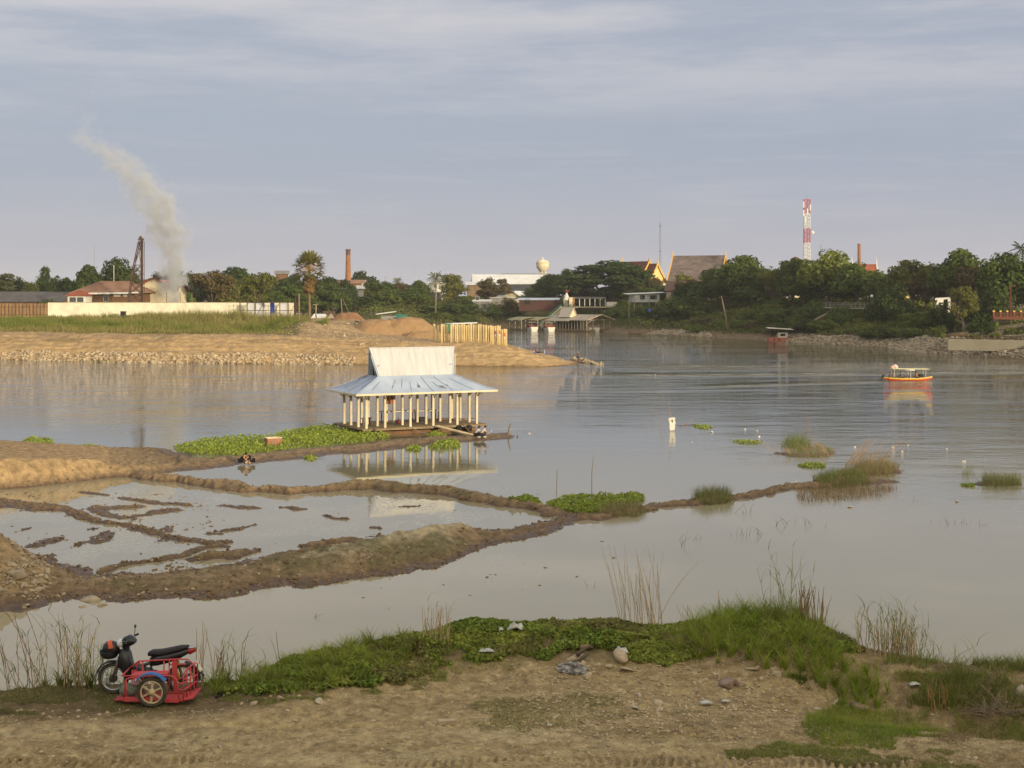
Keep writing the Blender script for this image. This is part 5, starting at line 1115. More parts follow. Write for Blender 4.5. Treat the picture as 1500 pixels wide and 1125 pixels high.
# ================================================================ boathouses
m_oroof = M('olive_roof', (.34,.31,.20), (.24,.215,.14), scale=.5, rough=.8); m_groof = M('dusty_roof', (.40,.35,.29), (.28,.235,.19), scale=.4, rough=.85, det=8)
D = 474; t = thing('big_boathouse', 'big open floating boathouse with dusty gable roof and raised pale dormer', 'boathouse', pd(877, D-2, 0), R(40)); L_, Wd = 15.0, 10.6
# local: gable faces -y ... ridge runs along +y (away, turned left)
r_ = MB(); ez, rzg = 3.9, 5.5
for q in (-1, 1): r_.slab([(q*(Wd/2+1.1), -1.2, ez-.2), (0, -1.2, rzg), (0, L_, rzg), (q*(Wd/2+1.1), L_, ez-.2)], .18)
r_.build('roof', m_groof, t); r_ = MB()
r_.slab([(-Wd/2-2.2, 7, ez-.5), (-1.5, 7, 5.2), (-1.5, L_+6, 5.2), (-Wd/2-2.2, L_+6, ez-.5)], .15); r_.build('side_roof', m_groof, t)
dm = MB(); 
for q in (-1, 1): dm.slab([(-3+q*1.9, 9.0, 4.6), (-3, 8.7, 7.9), (-3, 14.8, 7.9), (-3+q*1.9, 14.5, 4.6)], .15)
dm.build('dormer_roof', M('pale_dormer', (.56,.50,.43), (.46,.40,.34)), t); MB().prism([(-4.8,9.2,4.6),(-1.2,9.2,4.6),(-3,9.2,7.7)], (0,.15,0)).build('dormer_gable', m_cream, t)
MB().box((0, L_/2, .35), (Wd+.6, L_, .5)).build('deck', m_wood, t)
for i in range(11):
    for xx in (-Wd/2, Wd/2): MB().box((xx, .2+i*(L_-.6)/10, 2.1), (.28,.28,3.6)).build('post', m_concrete, t)
for xx in (-2.4, 2.6): MB().box((xx, .2, 2.4), (.28,.28,4.2)).build('post', m_concrete, t)
tr = MB(); tr.beam((-Wd/2,-.3,3.8),(Wd/2,-.3,3.8),.2); tr.beam((-2.4,-.3,3.2),(0,-.3,5.2),.15); tr.beam((2.6,-.3,3.2),(0,-.3,5.2),.15); tr.beam((-Wd/2,-.3,2.8),(-2.9,-.3,3.8),.15); tr.beam((Wd/2,-.3,2.8),(3,-.3,3.8),.15)
for q in (-1, 1): tr.beam((q*(Wd/2+1.1),-1.25,ez-.15),(0,-1.25,rzg+.05),.25,.3)
tr.build('truss', m_concrete, t); MB().box((0,L_-.3,2.0), (Wd-.2,.15,3.2)).build('back_screen', m_dark, t)
def small_boathouse(px, D, w, l, rz, label, mat):
    t = thing('boathouse', label, 'boathouse', pd(px, D, 0), rz); r_ = MB(); n = 6
    for i in range(n):
        a0, a1 = -1+2*i/n, -1+2*(i+1)/n; z0, z1 = 4.5-1.0*a0*a0, 4.5-1.0*a1*a1; r_.slab([(a0*w/2*1.2,-1,z0),(a1*w/2*1.2,-1,z1),(a1*w/2*1.2,l,z1),(a0*w/2*1.2,l,z0)], .14)
    r_.build('roof', mat, t); MB().box((-w/2+.8,l/2,.35), (1.8,l,.45)).box((w/2-.3,l/2,.35), (.9,l,.45)).build('deck', m_wood, t)
    for yy in (0, l/2, l-.3):
        for xx in (-w/2, -w/2+1.5, w/2): MB().box((xx, yy, 1.9), (.2,.2,3.4)).build('post', m_concrete, t)
    return t
small_boathouse(781, 488, 9, 9, R(28), 'leftmost open boathouse with a curved olive roof', m_oroof)
small_boathouse(804, 484, 8.6, 9, R(28), 'middle open boathouse with a curved olive roof', m_oroof)
t = thing('cyan_awning', 'small turquoise awning at the left end of the boathouses', 'awning', pd(757, 505, zat(468, 505))); MB().slab([(-2,-.6,-.3),(1.4,-.6,.2),(2,.8,.7),(-1,.8,.1)], .12).build('sheet', M('turquoise', (.25,.60,.56)), t); MB().path([(-1.2,0,-2.6),(-1.2,0,0)], .06, 5).path([(1.3,0,-2.6),(1.3,0,.3)], .06, 5).build('pole', m_wood, t)
def launch(px, D, rz, label, cab, l=8.5, w=3.0):
    t = thing('tour_boat', label, 'boat', pd(px, D, 0), rz); b = MB(); secs = []
    for u, ww, z in ((0,.82,1.25),(.08,.98,1.15),(.5,1,.95),(.85,.8,.95),(1,.6,1.0)): secs.append((u*l, ww*w/2, z))
    v = []; f = []
    for y_, hw, zt in secs: v += [(-hw*.72,y_,-.4),(hw*.72,y_,-.4),(hw,y_,zt),(-hw,y_,zt)]
    for i in range(len(secs)-1):
        for j in range(4): f.append((i*4+j, i*4+(j+1) % 4, (i+1)*4+(j+1) % 4, (i+1)*4+j))
    f += [(3,2,1,0), tuple((len(secs)-1)*4+j for j in range(4))]; b.add(v, f); b.build('hull', m_white, t)
    c = MB(); 
    for yy in (2.0,4,6):
        for q in (-1, 1): c.box((q*w*.42, yy, 1.9), (.12,.12,1.9))
    c.box((0,4,1.2), (w*.8,4.2,.5)); c.build('cabin_frame', cab, t); MB().slab([(-w*.55,1.4,2.85),(w*.55,1.4,2.85),(w*.55,7,2.9),(-w*.55,7,2.9)], .12).build('canopy', m_groof, t)
    MB().box((0,2.0,1.75), (w*.75,.1,.35)).build('windshield', cab, t); MB().box((0,5,1.0), (w*.7,.1,.9)).build('bench_back', m_dark, t); return t
launch(783, 481, R(12), 'white hulled tour boat with red cabin in the left boathouse', m_red); launch(808, 477, R(12), 'white hulled tour boat with dark red seats in the middle boathouse', m_redroof); launch(871, 471, R(14), 'broad white hulled boat moored in the big boathouse', m_concrete, 9, 4.6)
def skiff(px, D, rz, label, l, w, mat):
    t = thing('rowing_boat', label, 'boat', pd(px, D, 0), rz); v = []; f = []; P = [(-.5,.05,.55),(-.38,.8,.35),(0,1,.28),(.38,.8,.35),(.5,.05,.6)]
    for u, hw, z in P: v += [(u*l,-hw*w/2*.6,-.2),(u*l,hw*w/2*.6,-.2),(u*l,hw*w/2,z),(u*l,hw*w/2*.8,z),(u*l,hw*w/2*.5,0.0),(u*l,-hw*w/2*.5,0.0),(u*l,-hw*w/2*.8,z),(u*l,-hw*w/2,z)]
    for i in range(4):
        for j in range(8): f.append((i*8+j, i*8+(j+1) % 8, (i+1)*8+(j+1) % 8, (i+1)*8+j))
    f += [tuple(range(7,-1,-1)), tuple(32+j for j in range(8))]; MB().add(v, f).build('hull', mat, t); MB().box((0,0,.25), (.25,w*.8,.06)).box((-l*.25,0,.28), (.25,w*.7,.06)).build('thwart', m_wood, t); return t
skiff(930, 441, R(0), 'small dark rowing boat at the water line below the wooded bank', 4.2, 1.3, m_wood); MB_ = tag(MB().path([(0,0,0),(.2,0,2.2)], .05, 4).build('mooring_pole', m_wood, None, False, pd(931.5, 440, 0)), 'thin mooring pole standing beside the small dark rowing boat', 'pole')
skiff(755.5, 500, R(0), 'tiny dark skiff left of the boathouses', 3.0, 1.1, m_dark); skiff(762, 500, R(5), 'second tiny dark skiff nearest the left boathouse', 2.2, 1.0, m_dark)
# pink pontoon
t = thing('pontoon_boat', 'pink pontoon with a flat pale roof and small white cabin at the stony bank', 'boat', pd(1139, 376, 0), R(0)); MB().box((0,0,.35), (5.0,2.6,1.0)).build('hull', M('faded_pink', (.46,.15,.11), (.34,.11,.08), scale=1.5), t)
for xx in (-2.2,-.1,2.2): MB().path([(xx,-1.2,.8),(xx,-1.2,3.3)], .06, 5).build('post', m_wood, t)
MB().slab([(-2.8,-1.7,3.4),(3.9,-1.7,3.0),(3.9,1.7,3.1),(-2.8,1.7,3.5)], .14).build('roof', m_white, t); c = MB().box((1.3,0,1.45), (2.4,1.8,1.25)).build('cabin', m_white, t); MB().box((1.2,-.95,1.55), (1.3,.06,.7)).build('window', m_dark, c)
for xx in (-1.1,.2): MB().lathe([(.22,-.05),(.22,.05)], (xx,-1.33,.35), 10, 'y').build('tyre_fender', m_dark, t)
# dead trunk leaning on the bank and fallen branch
tag(MB().path([(0,0,-1),(-.4,0,3),(-1.1,0,6),(-1.6,0,8.5)], [.28,.22,.15,.08], 6).build('bare_tree', m_barkp, None, True, pd(1065, 404, 3.2)), 'pale bare leaning trunk standing on the wooded bank', 'trunk')
tag(MB().path([(0,0,-.2),(-.8,0,1.0),(-1.4,0,1.7)], [.12,.09,.05], 5).build('driftwood', m_barkp, None, True, pd(1050, 398, .3)), 'pale driftwood branch at the far water line', 'driftwood')
# ================================================================ smoke
ms = bpy.data.materials.new('smoke'); ms.use_nodes = True; t = ms.node_tree; n = t.nodes; l = t.links; n.clear(); o_ = n.new('ShaderNodeOutputMaterial'); pv = n.new('ShaderNodeVolumePrincipled'); l.new(pv.outputs[0], o_.inputs['Volume'])
pv.inputs['Color'].default_value = (.95,.97,1,1); pv.inputs['Anisotropy'].default_value = .2
tcn = n.new('ShaderNodeTexCoord'); sx = n.new('ShaderNodeSeparateXYZ'); l.new(tcn.outputs['Object'], sx.inputs[0])
SD = 340.0; pth = [(449,252,3.5,.55),(440,251,5,.6),(425,252,9,.42),(412,254,11,.34),(400,252,10,.17),(380,252,13,.085),(350,247,17,.060),(320,238,19,.050),(295,225,21,.042),(270,208,25,.036),(250,190,34,.026),(230,166,42,.020),(212,140,44,.012),(198,108,36,.004)]
zs = [zat(p[0], SD) for p in pth]; z0, z1 = zs[0], zs[-1]; xs_ = [(p[1]-750)/F*SD for p in pth]; rs = [p[2]*1.95*SD/F for p in pth]
un = n.new('ShaderNodeMapRange'); l.new(sx.outputs['Z'], un.inputs[0]); un.inputs[1].default_value = z0; un.inputs[2].default_value = z1
def curve(vals, lo, hi):
    fc = n.new('ShaderNodeFloatCurve'); l.new(un.outputs[0], fc.inputs['Value']); cv = fc.mapping.curves[0]; pts_ = [((z-z0)/(z1-z0), (v-lo)/(hi-lo)) for z, v in zip(zs, vals)]
    cv.points[0].location = pts_[0]; cv.points[1].location = pts_[-1]
    for p in pts_[1:-1]: cv.points.new(*p)
    for p in cv.points: p.handle_type = 'AUTO_CLAMPED'
    fc.mapping.update(); mr = n.new('ShaderNodeMapRange'); l.new(fc.outputs[0], mr.inputs[0]); mr.inputs[3].default_value = lo; mr.inputs[4].default_value = hi; return mr.outputs[0]
def mm_(op, a, b_=None):
    q = n.new('ShaderNodeMath'); q.operation = op
    for i, v in enumerate((a, b_)):
        if v is None: continue
        if isinstance(v, (int, float)): q.inputs[i].default_value = v
        else: l.new(v, q.inputs[i])
    return q.outputs[0]
def sn(sc, det, off=0.):
    mp = n.new('ShaderNodeMapping'); mp.inputs['Location'].default_value = (off,off,off); l.new(tcn.outputs['Object'], mp.inputs[0]); q = n.new('ShaderNodeTexNoise'); q.inputs['Scale'].default_value = sc; q.inputs['Detail'].default_value = det; q.inputs['Roughness'].default_value = .6; l.new(mp.outputs[0], q.inputs[0]); return q.outputs['Fac']
cx = curve(xs_, min(xs_)-1, max(xs_)+1); cr = curve(rs, 0, 6); cdn = curve([p[3] for p in pth], 0, 1)
wob = mm_('MULTIPLY', mm_('SUBTRACT', sn(.28, 4), .5), mm_('MULTIPLY', cr, 2.6)); wob2 = mm_('MULTIPLY', mm_('SUBTRACT', sn(.28, 4, 31.), .5), mm_('MULTIPLY', cr, 2.2))
dx = mm_('DIVIDE', mm_('ADD', mm_('SUBTRACT', sx.outputs['X'], cx), wob), cr); dy = mm_('DIVIDE', mm_('ADD', sx.outputs['Y'], wob2), cr)
dd_ = mm_('SQRT', mm_('ADD', mm_('MULTIPLY', dx, dx), mm_('MULTIPLY', dy, dy))); ed = n.new('ShaderNodeMapRange'); ed.interpolation_type = 'SMOOTHSTEP'; l.new(dd_, ed.inputs[0]); ed.inputs[1].default_value = 1.0; ed.inputs[2].default_value = .1
ns = n.new('ShaderNodeMapRange'); l.new(sn(.42, 5, 7.), ns.inputs[0]); ns.inputs[1].default_value = .38; ns.inputs[2].default_value = .62; ns.inputs[3].default_value = .05; ns.inputs[4].default_value = 1.6
l.new(mm_('MULTIPLY', mm_('MULTIPLY', ed.outputs[0], ns.outputs[0]), mm_('MULTIPLY', cdn, 12.0)), pv.inputs['Density'])
m = MB(); m.path([(x_, 0, z_) for x_, z_ in zip(xs_, zs)], [r_*1.35 for r_ in rs], 12); sm = m.build('smoke_plume', ms, None, False, (0, SD, 0)); tag(sm, 'pale smoke plume rising beside the red roofed house and drifting left', 'smoke', kind='stuff')
ms.cycles.volume_step_rate = .6
# ================================================================ people
m_skin = M('skin', (.42,.24,.15), (.36,.20,.12), scale=8, rough=.6); m_skin2 = M('sunburnt_skin', (.45,.22,.13), rough=.6); m_hair = M('black_hair', (.018,.014,.012), rough=.6, bump=.01, bscale=60)
def skin_mesh(name, P, E, mat, parent, sub=1):
    """P: list of (x,y,z,radius), E: edges; one continuous skinned surface"""
    me = bpy.data.meshes.new(name); me.from_pydata([p[:3] for p in P], E, []); o = bpy.data.objects.new(name, me); C.objects.link(o); o.parent = parent
    md = o.modifiers.new('skin', 'SKIN'); md.use_smooth_shade = True; sv = me.skin_vertices
    if not sv: me.attributes
    lay = me.skin_vertices[0] if len(me.skin_vertices) else None
    for i, p in enumerate(P):
        lay.data[i].radius = (p[3], p[3]); lay.data[i].use_root = (i == 0)
    s2 = o.modifiers.new('sub', 'SUBSURF'); s2.levels = sub; s2.render_levels = sub
    dg = bpy.context.evaluated_depsgraph_get(); ev = bpy.data.meshes.new_from_object(o.evaluated_get(dg)); o.modifiers.clear(); o.data = ev; ev.materials.clear(); ev.materials.append(mat); ev.polygons.foreach_set('use_smooth', np.ones(len(ev.polygons), bool)); bpy.data.meshes.remove(me); return o
POSES = {
 'squat': dict(pel=(-.10,0,.24), sp=(.02,0,.42), ch=(.14,0,.58), nk=(.22,0,.73), hd=(.29,0,.85), sh=(.15,.17,.66), el=(.36,.21,.46), wr=(.58,.10,.40), hp=(-.08,.11,.24), kn=(.33,.16,.46), an=(.10,.12,.08), to=(.30,.13,.04)),
 'lean': dict(pel=(-.14,0,.27), sp=(.0,0,.42), ch=(.16,0,.54), nk=(.28,0,.64), hd=(.38,0,.70), sh=(.19,.17,.58), el=(.40,.18,.38), wr=(.58,.08,.20), hp=(-.12,.11,.27), kn=(.28,.17,.46), an=(.04,.12,.08), to=(.24,.13,.04)),
 'sit': dict(pel=(0,0,.12), sp=(-.02,0,.32), ch=(.02,0,.50), nk=(.06,0,.68), hd=(.10,0,.81), sh=(.03,.18,.61), el=(.20,.22,.40), wr=(.40,.14,.38), hp=(.02,.10,.12), kn=(.36,.15,.36), an=(.62,.13,.06), to=(.76,.14,.10)),
 'bench': dict(pel=(0,0,.45), sp=(-.02,0,.65), ch=(.0,0,.84), nk=(.03,0,1.01), hd=(.06,0,1.14), sh=(.01,.18,.94), el=(.10,.22,.68), wr=(.34,.15,.62), hp=(.02,.10,.45), kn=(.44,.12,.47), an=(.44,.12,.08), to=(.60,.13,.04)),
 'stand': dict(pel=(0,0,.92), sp=(.0,0,1.12), ch=(.01,0,1.32), nk=(.02,0,1.48), hd=(.05,0,1.62), sh=(.01,.19,1.42), el=(.10,.23,1.14), wr=(.34,.14,1.16), hp=(0,.10,.90), kn=(.03,.11,.50), an=(-.02,.12,.09), to=(.14,.13,.04)),
}
def person(label, loc, rz, pose, shirt, pants, shoe=None, skin=m_skin, long_hair=False, hat=None, sleeves=.5, shorts=False, group=None, flip=1):
    J = POSES[pose]; t = thing('person', label, 'person', loc, rz, group); V = lambda k, s=1: (J[k][0], J[k][1]*s, J[k][2])
    P = [(*J['pel'], .13), (*J['sp'], .115), (*J['ch'], .135), (*J['nk'], .055), (*J['hd'], .088)]; E = [(0,1),(1,2),(2,3),(3,4)]
    hd = Vector(J['hd']); f_ = Vector((1,0,-.15)).normalized(); P.append((*(hd+Vector((.01,0,.07))), .075)); E.append((4,5)); P.append((*(hd+f_*.085+Vector((0,0,-.01))), .022)); E.append((4,6))
    for s in (-1, 1):
        b = len(P); P += [(*V('sh',s), .058), (*V('el',s), .042), (*V('wr',s), .028)]; E += [(2,b),(b,b+1),(b+1,b+2)]
        w = Vector(V('wr',s)); d = (w-Vector(V('el',s))).normalized(); sd = d.cross(Vector((0,0,1))).normalized(); pm = w+d*.06; P.append((*pm, .030)); E.append((b+2,b+3))
        for i, ln in enumerate((.055,.075,.08,.072,.055)):
            o_ = (i-2)*.017; q = pm+d*(ln*.6 if i else .01)+sd*(o_ if i else -.045)-Vector((0,0,.006)); q2 = q+d*ln*.5-Vector((0,0,.018)); k = len(P); P += [(*q, .009), (*q2, .007)]; E += [(b+3,k),(k,k+1)]
        b = len(P); P += [(*V('hp',s), .10), (*V('kn',s), .062), (*V('an',s), .040), (*V('to',s), .034)]; E += [(0,b),(b,b+1),(b+1,b+2),(b+2,b+3)]
    skin_mesh('body', P, E, skin, t)
    ey = MB()
    for s in (-1, 1): ey.ball(tuple(hd+f_*.082+Vector((0,s*.03,.022))), .011, 6, 4)
    ey.build('eyes', m_dark, t)
    P = [(*J['pel'], .135), (*J['sp'], .135), (*J['ch'], .155), (*(Vector(J['ch']).lerp(Vector(J['nk']), .6)), .075)]; E = [(0,1),(1,2),(2,3)]
    for s in (-1, 1):
        b = len(P); a_, e_ = Vector(V('sh',s)), Vector(V('el',s)); P += [(*a_, .075), (*a_.lerp(e_, sleeves), .060)]; E += [(2,b),(b,b+1)]
    skin_mesh('shirt', P, E, shirt, t)
    P = [(J['pel'][0], 0, J['pel'][2], .142)]; E = []
    for s in (-1, 1):
        b = len(P); k_, a_ = Vector(V('kn',s)), Vector(V('an',s)); P += [(*V('hp',s), .115), (*(k_ if not shorts else Vector(V('hp',s)).lerp(k_, .8)), .082)]; E += [(0,b),(b,b+1)]
        if not shorts: P.append((*k_.lerp(a_, .9), .055)); E.append((b+1,b+2))
    skin_mesh('trousers', P, E, pants, t)
    if hat: MB().lathe([(.10,0),(.115,.03),(.10,.10),(.03,.14)], tuple(hd+Vector((0,0,.04))), 12).box(tuple(hd+Vector((.13,0,.05))), (.10,.13,.015)).build('cap', hat, t, True)
    else:
        h = MB().ball(tuple(hd+Vector((-.025,0,.055))), (.105,.10,.10), 10, 8)
        if long_hair: h.path([hd+Vector((-.06,0,.05)), hd+Vector((-.12,0,-.08)), hd+Vector((-.15,0,-.22))], [.095,.075,.03], 8)
        h.build('hair', m_hair, t, True)
    if shoe:
        m = MB()
        for s in (-1, 1): a_, b_ = Vector(V('an',s)), Vector(V('to',s)); m.path([a_-Vector((.03,0,.04)), a_.lerp(b_, .6)-Vector((0,0,.015)), b_-Vector((-.03,0,.01))], [.045,.048,.03], 8)
        m.build('shoes', shoe, t, True)
    return t
# ================================================================ floating pavilion
A0 = at(533.6, 628.7, .6); ANG = R(26.8)
t = pav = thing('floating_pavilion', 'white roofed open pavilion with many pale columns floating beside the mud spit', 'pavilion', (A0.x, A0.y, 0), ANG); Lu, Lv = 11.3, 7.1; cu, cv = Lu/2-.05, 3.1
m_proof = M('sky_tinted_roof_sheet', (.42,.49,.62), (.32,.38,.50), scale=.5, rough=.55, spec=.4, bump=.02, bscale=2.5, stretch=(1,1,1)); m_uproof = M('cream_roof_sheet', (.53,.54,.56), (.44,.44,.44), scale=.7, rough=.7, stretch=(5,1,.4))  # sky reflection is put into the lower roof's blue
m_col = M('chalky_column', (.70,.64,.50), (.54,.46,.31), scale=1.6, rough=.9, det=7, stretch=(1,1,.5)); m_deck = M('weathered_planks', (.30,.225,.14), (.19,.14,.085), scale=1.2, rough=.95, stretch=(1,6,1), det=8)
m_hull = M('brown_pontoon', (.26,.145,.075), (.13,.075,.045), scale=1.0, rough=.9, stretch=(.6,1,2), det=8)
d = MB()
for i in range(22):
    v0 = -.1+i*(Lv+.2)/22; d.box((Lu/2, v0+.16, .575), (Lu+.5+.35*rng.random(), .30, .05))
d.build('deck', m_deck, t); d = MB().box((Lu/2, -.12, .50), (Lu+.3,.12,.14)).box((Lu/2, Lv+.12, .50), (Lu+.3,.12,.14)).box((-.1, Lv/2, .49), (.12,Lv,.14)).box((Lu+.1, Lv/2, .49), (.12,Lv,.14)); d.build('deck_edge', m_deck, t)
MB().box((Lu/2,.95,.06), (Lu-1.2,1.1,.44)).box((Lu/2,Lv-.9,.06), (Lu-1.2,1.1,.44)).build('pontoon', m_hull, t); MB().box((.5,Lv/2,.2), (.5,Lv-1.6,.5)).build('cross_pontoon', m_hull, t)
us = [.3,2.0,4.3,6.6,8.9,10.75]; vs = [.35,2.1,4.1,5.75]
for j, v_ in enumerate(vs):
    for i, u_ in enumerate(us):
        MB().box((u_+.05*rng.normal(), v_, 2.10), (.19,.19,3.02)).build('column', m_col, t)
br = MB()
for i, u_ in enumerate(us):
    for v_, s in ((vs[0], -1), (vs[-1], 1)):
        br.beam((u_, v_, 3.0), (u_, v_+s*.75, 3.55), .06); br.beam((u_, v_, 3.0), (u_+.45, v_, 3.55), .05)
for v_ in vs: br.beam((us[0], v_, 3.0), (us[0]-.8, v_, 3.55), .06); br.beam((us[-1], v_, 3.0), (us[-1]+.8, v_, 3.55), .06)
br.build('bracket', m_wood, t)
e0, e1, f0, f1 = -1.0, Lu+.95, -.75, 6.85; ez = 3.62; tz = 4.95; hx, hy = 3.55, 1.25
r_ = MB(); c4 = [(e0,f0,ez),(e1,f0,ez),(e1,f1,ez),(e0,f1,ez)]; t4 = [(cu-hx,cv-hy,tz),(cu+hx,cv-hy,tz),(cu+hx,cv+hy,tz),(cu-hx,cv+hy,tz)]
def sag(p, q, u): return tuple(p[k]+(q[k]-p[k])*u for k in range(2))+(p[2]+(q[2]-p[2])*(u**1.18),)
rows = 5; V = []; Fq = []
for k in range(rows+1): V += [sag(c4[j], t4[j], k/rows) for j in range(4)]
for k in range(rows):
    for j in range(4): Fq.append((k*4+j, k*4+(j+1) % 4, (k+1)*4+(j+1) % 4, (k+1)*4+j))
r_.add(V, Fq); r_.add([(a, b, c-.05) for a, b, c in V], [tuple(reversed(q)) for q in Fq]); r_.build('lower_roof', m_proof, t)
fa = MB()
for j in range(4): p, q = c4[j], c4[(j+1) % 4]; fa.beam((p[0],p[1],ez-.07), (q[0],q[1],ez-.07), .06, .16)
fa.build('fascia', m_cream, t)
sm_ = MB()
for side in range(4):
    n_ = 13 if side % 2 == 0 else 8
    for i in range(1, n_):
        a = Vector(c4[side]).lerp(Vector(c4[(side+1) % 4]), i/n_); b = Vector(t4[side]).lerp(Vector(t4[(side+1) % 4]), i/n_)
        if rng.random() < .8:
            u0 = rng.random()*.35; u1 = .6+.4*rng.random(); pts_ = [Vector(sag(a, b, u))+Vector((0,0,.02)) for u in np.linspace(u0, u1, 4)]
            for q0, q1 in zip(pts_[:-1], pts_[1:]): sm_.beam(q0, q1, .022, .02)
sm_.build('sheet_seams', M('seam_dark', (.10,.12,.17), rough=.8), t)
hp = MB()
for j in range(4):
    pts_ = [Vector(sag(c4[j], t4[j], u))+Vector((0,0,.03)) for u in np.linspace(0, 1, 5)]
    for q0, q1 in zip(pts_[:-1], pts_[1:]): hp.beam(q0, q1, .16, .04)
hp.build('hip_capping', m_proof, t)
st_ = MB()
for u0, w_, h_ in ((5.0,.16,.5),(5.15,.1,.3),(7.45,.3,.5),(7.7,.14,.6),(7.35,.1,.3),(8.3,.18,.2),(2.2,.12,.2),(9.2,.1,.15)):
    k = .12+.3*rng.random(); a = Vector(sag((u0,f0,ez), (cu+(u0-cu)*.62,cv-hy,tz), k)); b = Vector(sag((u0,f0,ez), (cu+(u0-cu)*.62,cv-hy,tz), k+h_*.35)); st_.add([a+Vector((-w_/2,0,.012)), a+Vector((w_/2,0,.012)), b+Vector((w_/3,0,.012)), b+Vector((-w_/2,0,.012))], [(0,1,2,3)])
st_.build('roof_patch', M('torn_patch', (.20,.22,.27), (.12,.13,.16), scale=4), t)
rz_ = 7.32; rl, rr_ = 3.95, 4.15; u_ = MB()
for s in (-1, 1): u_.slab([(cu-hx,cv+s*hy,tz-.02),(cu+hx,cv+s*hy,tz-.02),(cu+rr_,cv+s*.08,rz_),(cu-rl,cv+s*.08,rz_)], .05)
u_.build('upper_roof', m_uproof, t); rg_ = MB().beam((cu-rl-.05,cv,rz_+.02),(cu+rr_+.05,cv,rz_+.02),.24,.10); rg_.build('ridge_cap', m_uproof, t)
gf = MB()
for q, rx_ in ((-1, -rl), (1, rr_)):
    for s in (-1, 1): gf.beam((cu+q*hx-q*.0, cv+s*(hy+.03), tz), (cu+rx_, cv, rz_+.05), .09, .12)
    gf.beam((cu+q*(hx-.1), cv-hy, tz+.9), (cu+q*(hx-.1), cv+hy, tz+.9), .05); gf.beam((cu+rx_, cv-.35, rz_-.6), (cu+q*(hx+.1), cv-hy-.1, tz-.1), .06)
    for s in (-.8,-.3,.3,.8): gf.beam((cu+q*(hx-.05), cv+s*hy, tz), (cu+q*(hx+.2), cv+s*.3, tz+1.4), .05)
gf.build('gable_frame', M('pale_blue_trim', (.50,.56,.62), rough=.6), t)
lv = MB()
for q in (-1, 1): lv.prism([(cu+q*(hx-.35), cv-hy*.9, tz-.05), (cu+q*(hx-.35), cv+hy*.9, tz-.05), (cu+q*(hx-.15), cv+.1, tz+1.9), (cu+q*(hx-.15), cv-.1, tz+1.9)], (.04*q,0,0))
lv.build('gable_screen', m_dark, t)
RP = Matrix.Rotation(ANG, 4, 'Z')
def pw(u, v, z): return Vector((A0.x, A0.y, 0))+RP@Vector((u, v, z))
# furniture and things standing on the deck
t = thing('table', 'long wooden table standing inside the floating pavilion', 'table', pw(5.2, 5.0, .6), ANG); MB().box((0,0,1.0), (3.6,.9,.08)).build('table_top', m_col, t)
for sx in (-1.5,1.5):
    for sy in (-.35,.35): MB().box((sx,sy,.49), (.09,.09,.98)).build('leg', m_wood, t)
t = thing('table', 'second plank table further right inside the floating pavilion', 'table', pw(8.0, 5.1, .6), ANG); MB().box((0,0,.95), (2.4,.8,.07)).build('table_top', m_col, t)
for sx in (-1.0,1.0): MB().beam((sx,.3,0),(sx-.1,.2,.92),.09).beam((sx,-.3,0),(sx+.1,-.2,.92),.09).build('leg', m_wood, t)
t = thing('stool', 'small brown stool near the left end of the pavilion deck', 'stool', pw(1.5, 3.4, .6), ANG); MB().box((0,0,.62), (.9,.4,.07)).build('seat', m_wood, t)
for sx in (-.3,.3): MB().box((sx,0,.3), (.08,.3,.6)).build('leg', m_wood, t)
t = thing('red_bag', 'red bag left on the deck inside the floating pavilion', 'bag', pw(4.6, 3.6, .6), ANG); MB().lathe([(.16,0),(.24,.10),(.20,.28),(.08,.36)], n=10).build('bag', m_red, t, True); MB().path([(-.08,0,.3),(0,0,.62),(.08,0,.3)], .025, 5).build('strap', m_dark, t)
t = thing('hanging_board', 'orange red board hanging from the pavilion columns', 'board', pw(3.9, 4.0, 0), ANG); MB().box((0,.15,2.95), (1.0,.06,1.25)).build('panel', M('orange_board', (.50,.16,.07), (.40,.12,.06)), t); MB().box((.1,.11,2.95), (.14,.03,1.25)).build('pale_stripe', m_col, t)
t = thing('boat_oar', 'long wooden pole lying across the right side of the deck', 'pole'); MB().path([pw(8.6,4.6,.72), pw(11.9,3.4,.80)], .05, 5).build('shaft', m_wood, t)
t = thing('small_float', 'dark crate of gear on the deck between the right columns', 'crate', pw(7.2, 4.2, .6), ANG); MB().box((0,0,.18), (.8,.5,.36)).box((0,0,.40), (.86,.56,.06)).build('box', m_dark, t); t.name = 'gear_crate'
g0 = pw(6.6, -.1, .62); g1 = at(692, 637.5, .12); t = thing('gangplank', 'slatted plank gangway sloping from the pavilion deck down to the mud spit', 'gangplank'); m = MB(); m.beam(g0, g1, .62, .07)
dv = (g1-g0)
for i in range(16): p = g0+dv*(i+.5)/16+Vector((0,0,.05)); q = dv.cross(Vector((0,0,1))).normalized()*.3; m.beam(p-q, p+q, .06, .04)
m.build('planks', M('bleached_planks', (.50,.41,.28), (.38,.30,.2), scale=2), t)
tag(MB().path([pw(9.1,.0,.75), at(691,636,.1)], .05, 5).build('leaning_pole', m_wood, None), 'dark pole leaning from the deck down to the mud behind the two pupils', 'pole')
tag(MB().path([pw(.9,-.1,.62), at(557,645,.05)], .055, 5).build('leaning_pole', m_wood, None), 'brown pole slanting from the left front of the deck to the mud', 'pole')
for a_, b_, lb in ((pw(4.3,-.15,.55), pw(5.4,-.8,.08), 'slack mooring rope below the middle of the deck edge'), (pw(-.1,1.5,.5), at(478,628,.02), 'thin mooring rope running left from the pavilion')):
    md_ = (a_+b_)/2-Vector((0,0,.12)); tag(MB().path([a_, md_, b_], .03, 4).build('mooring_rope', m_barkp, None), lb, 'rope')
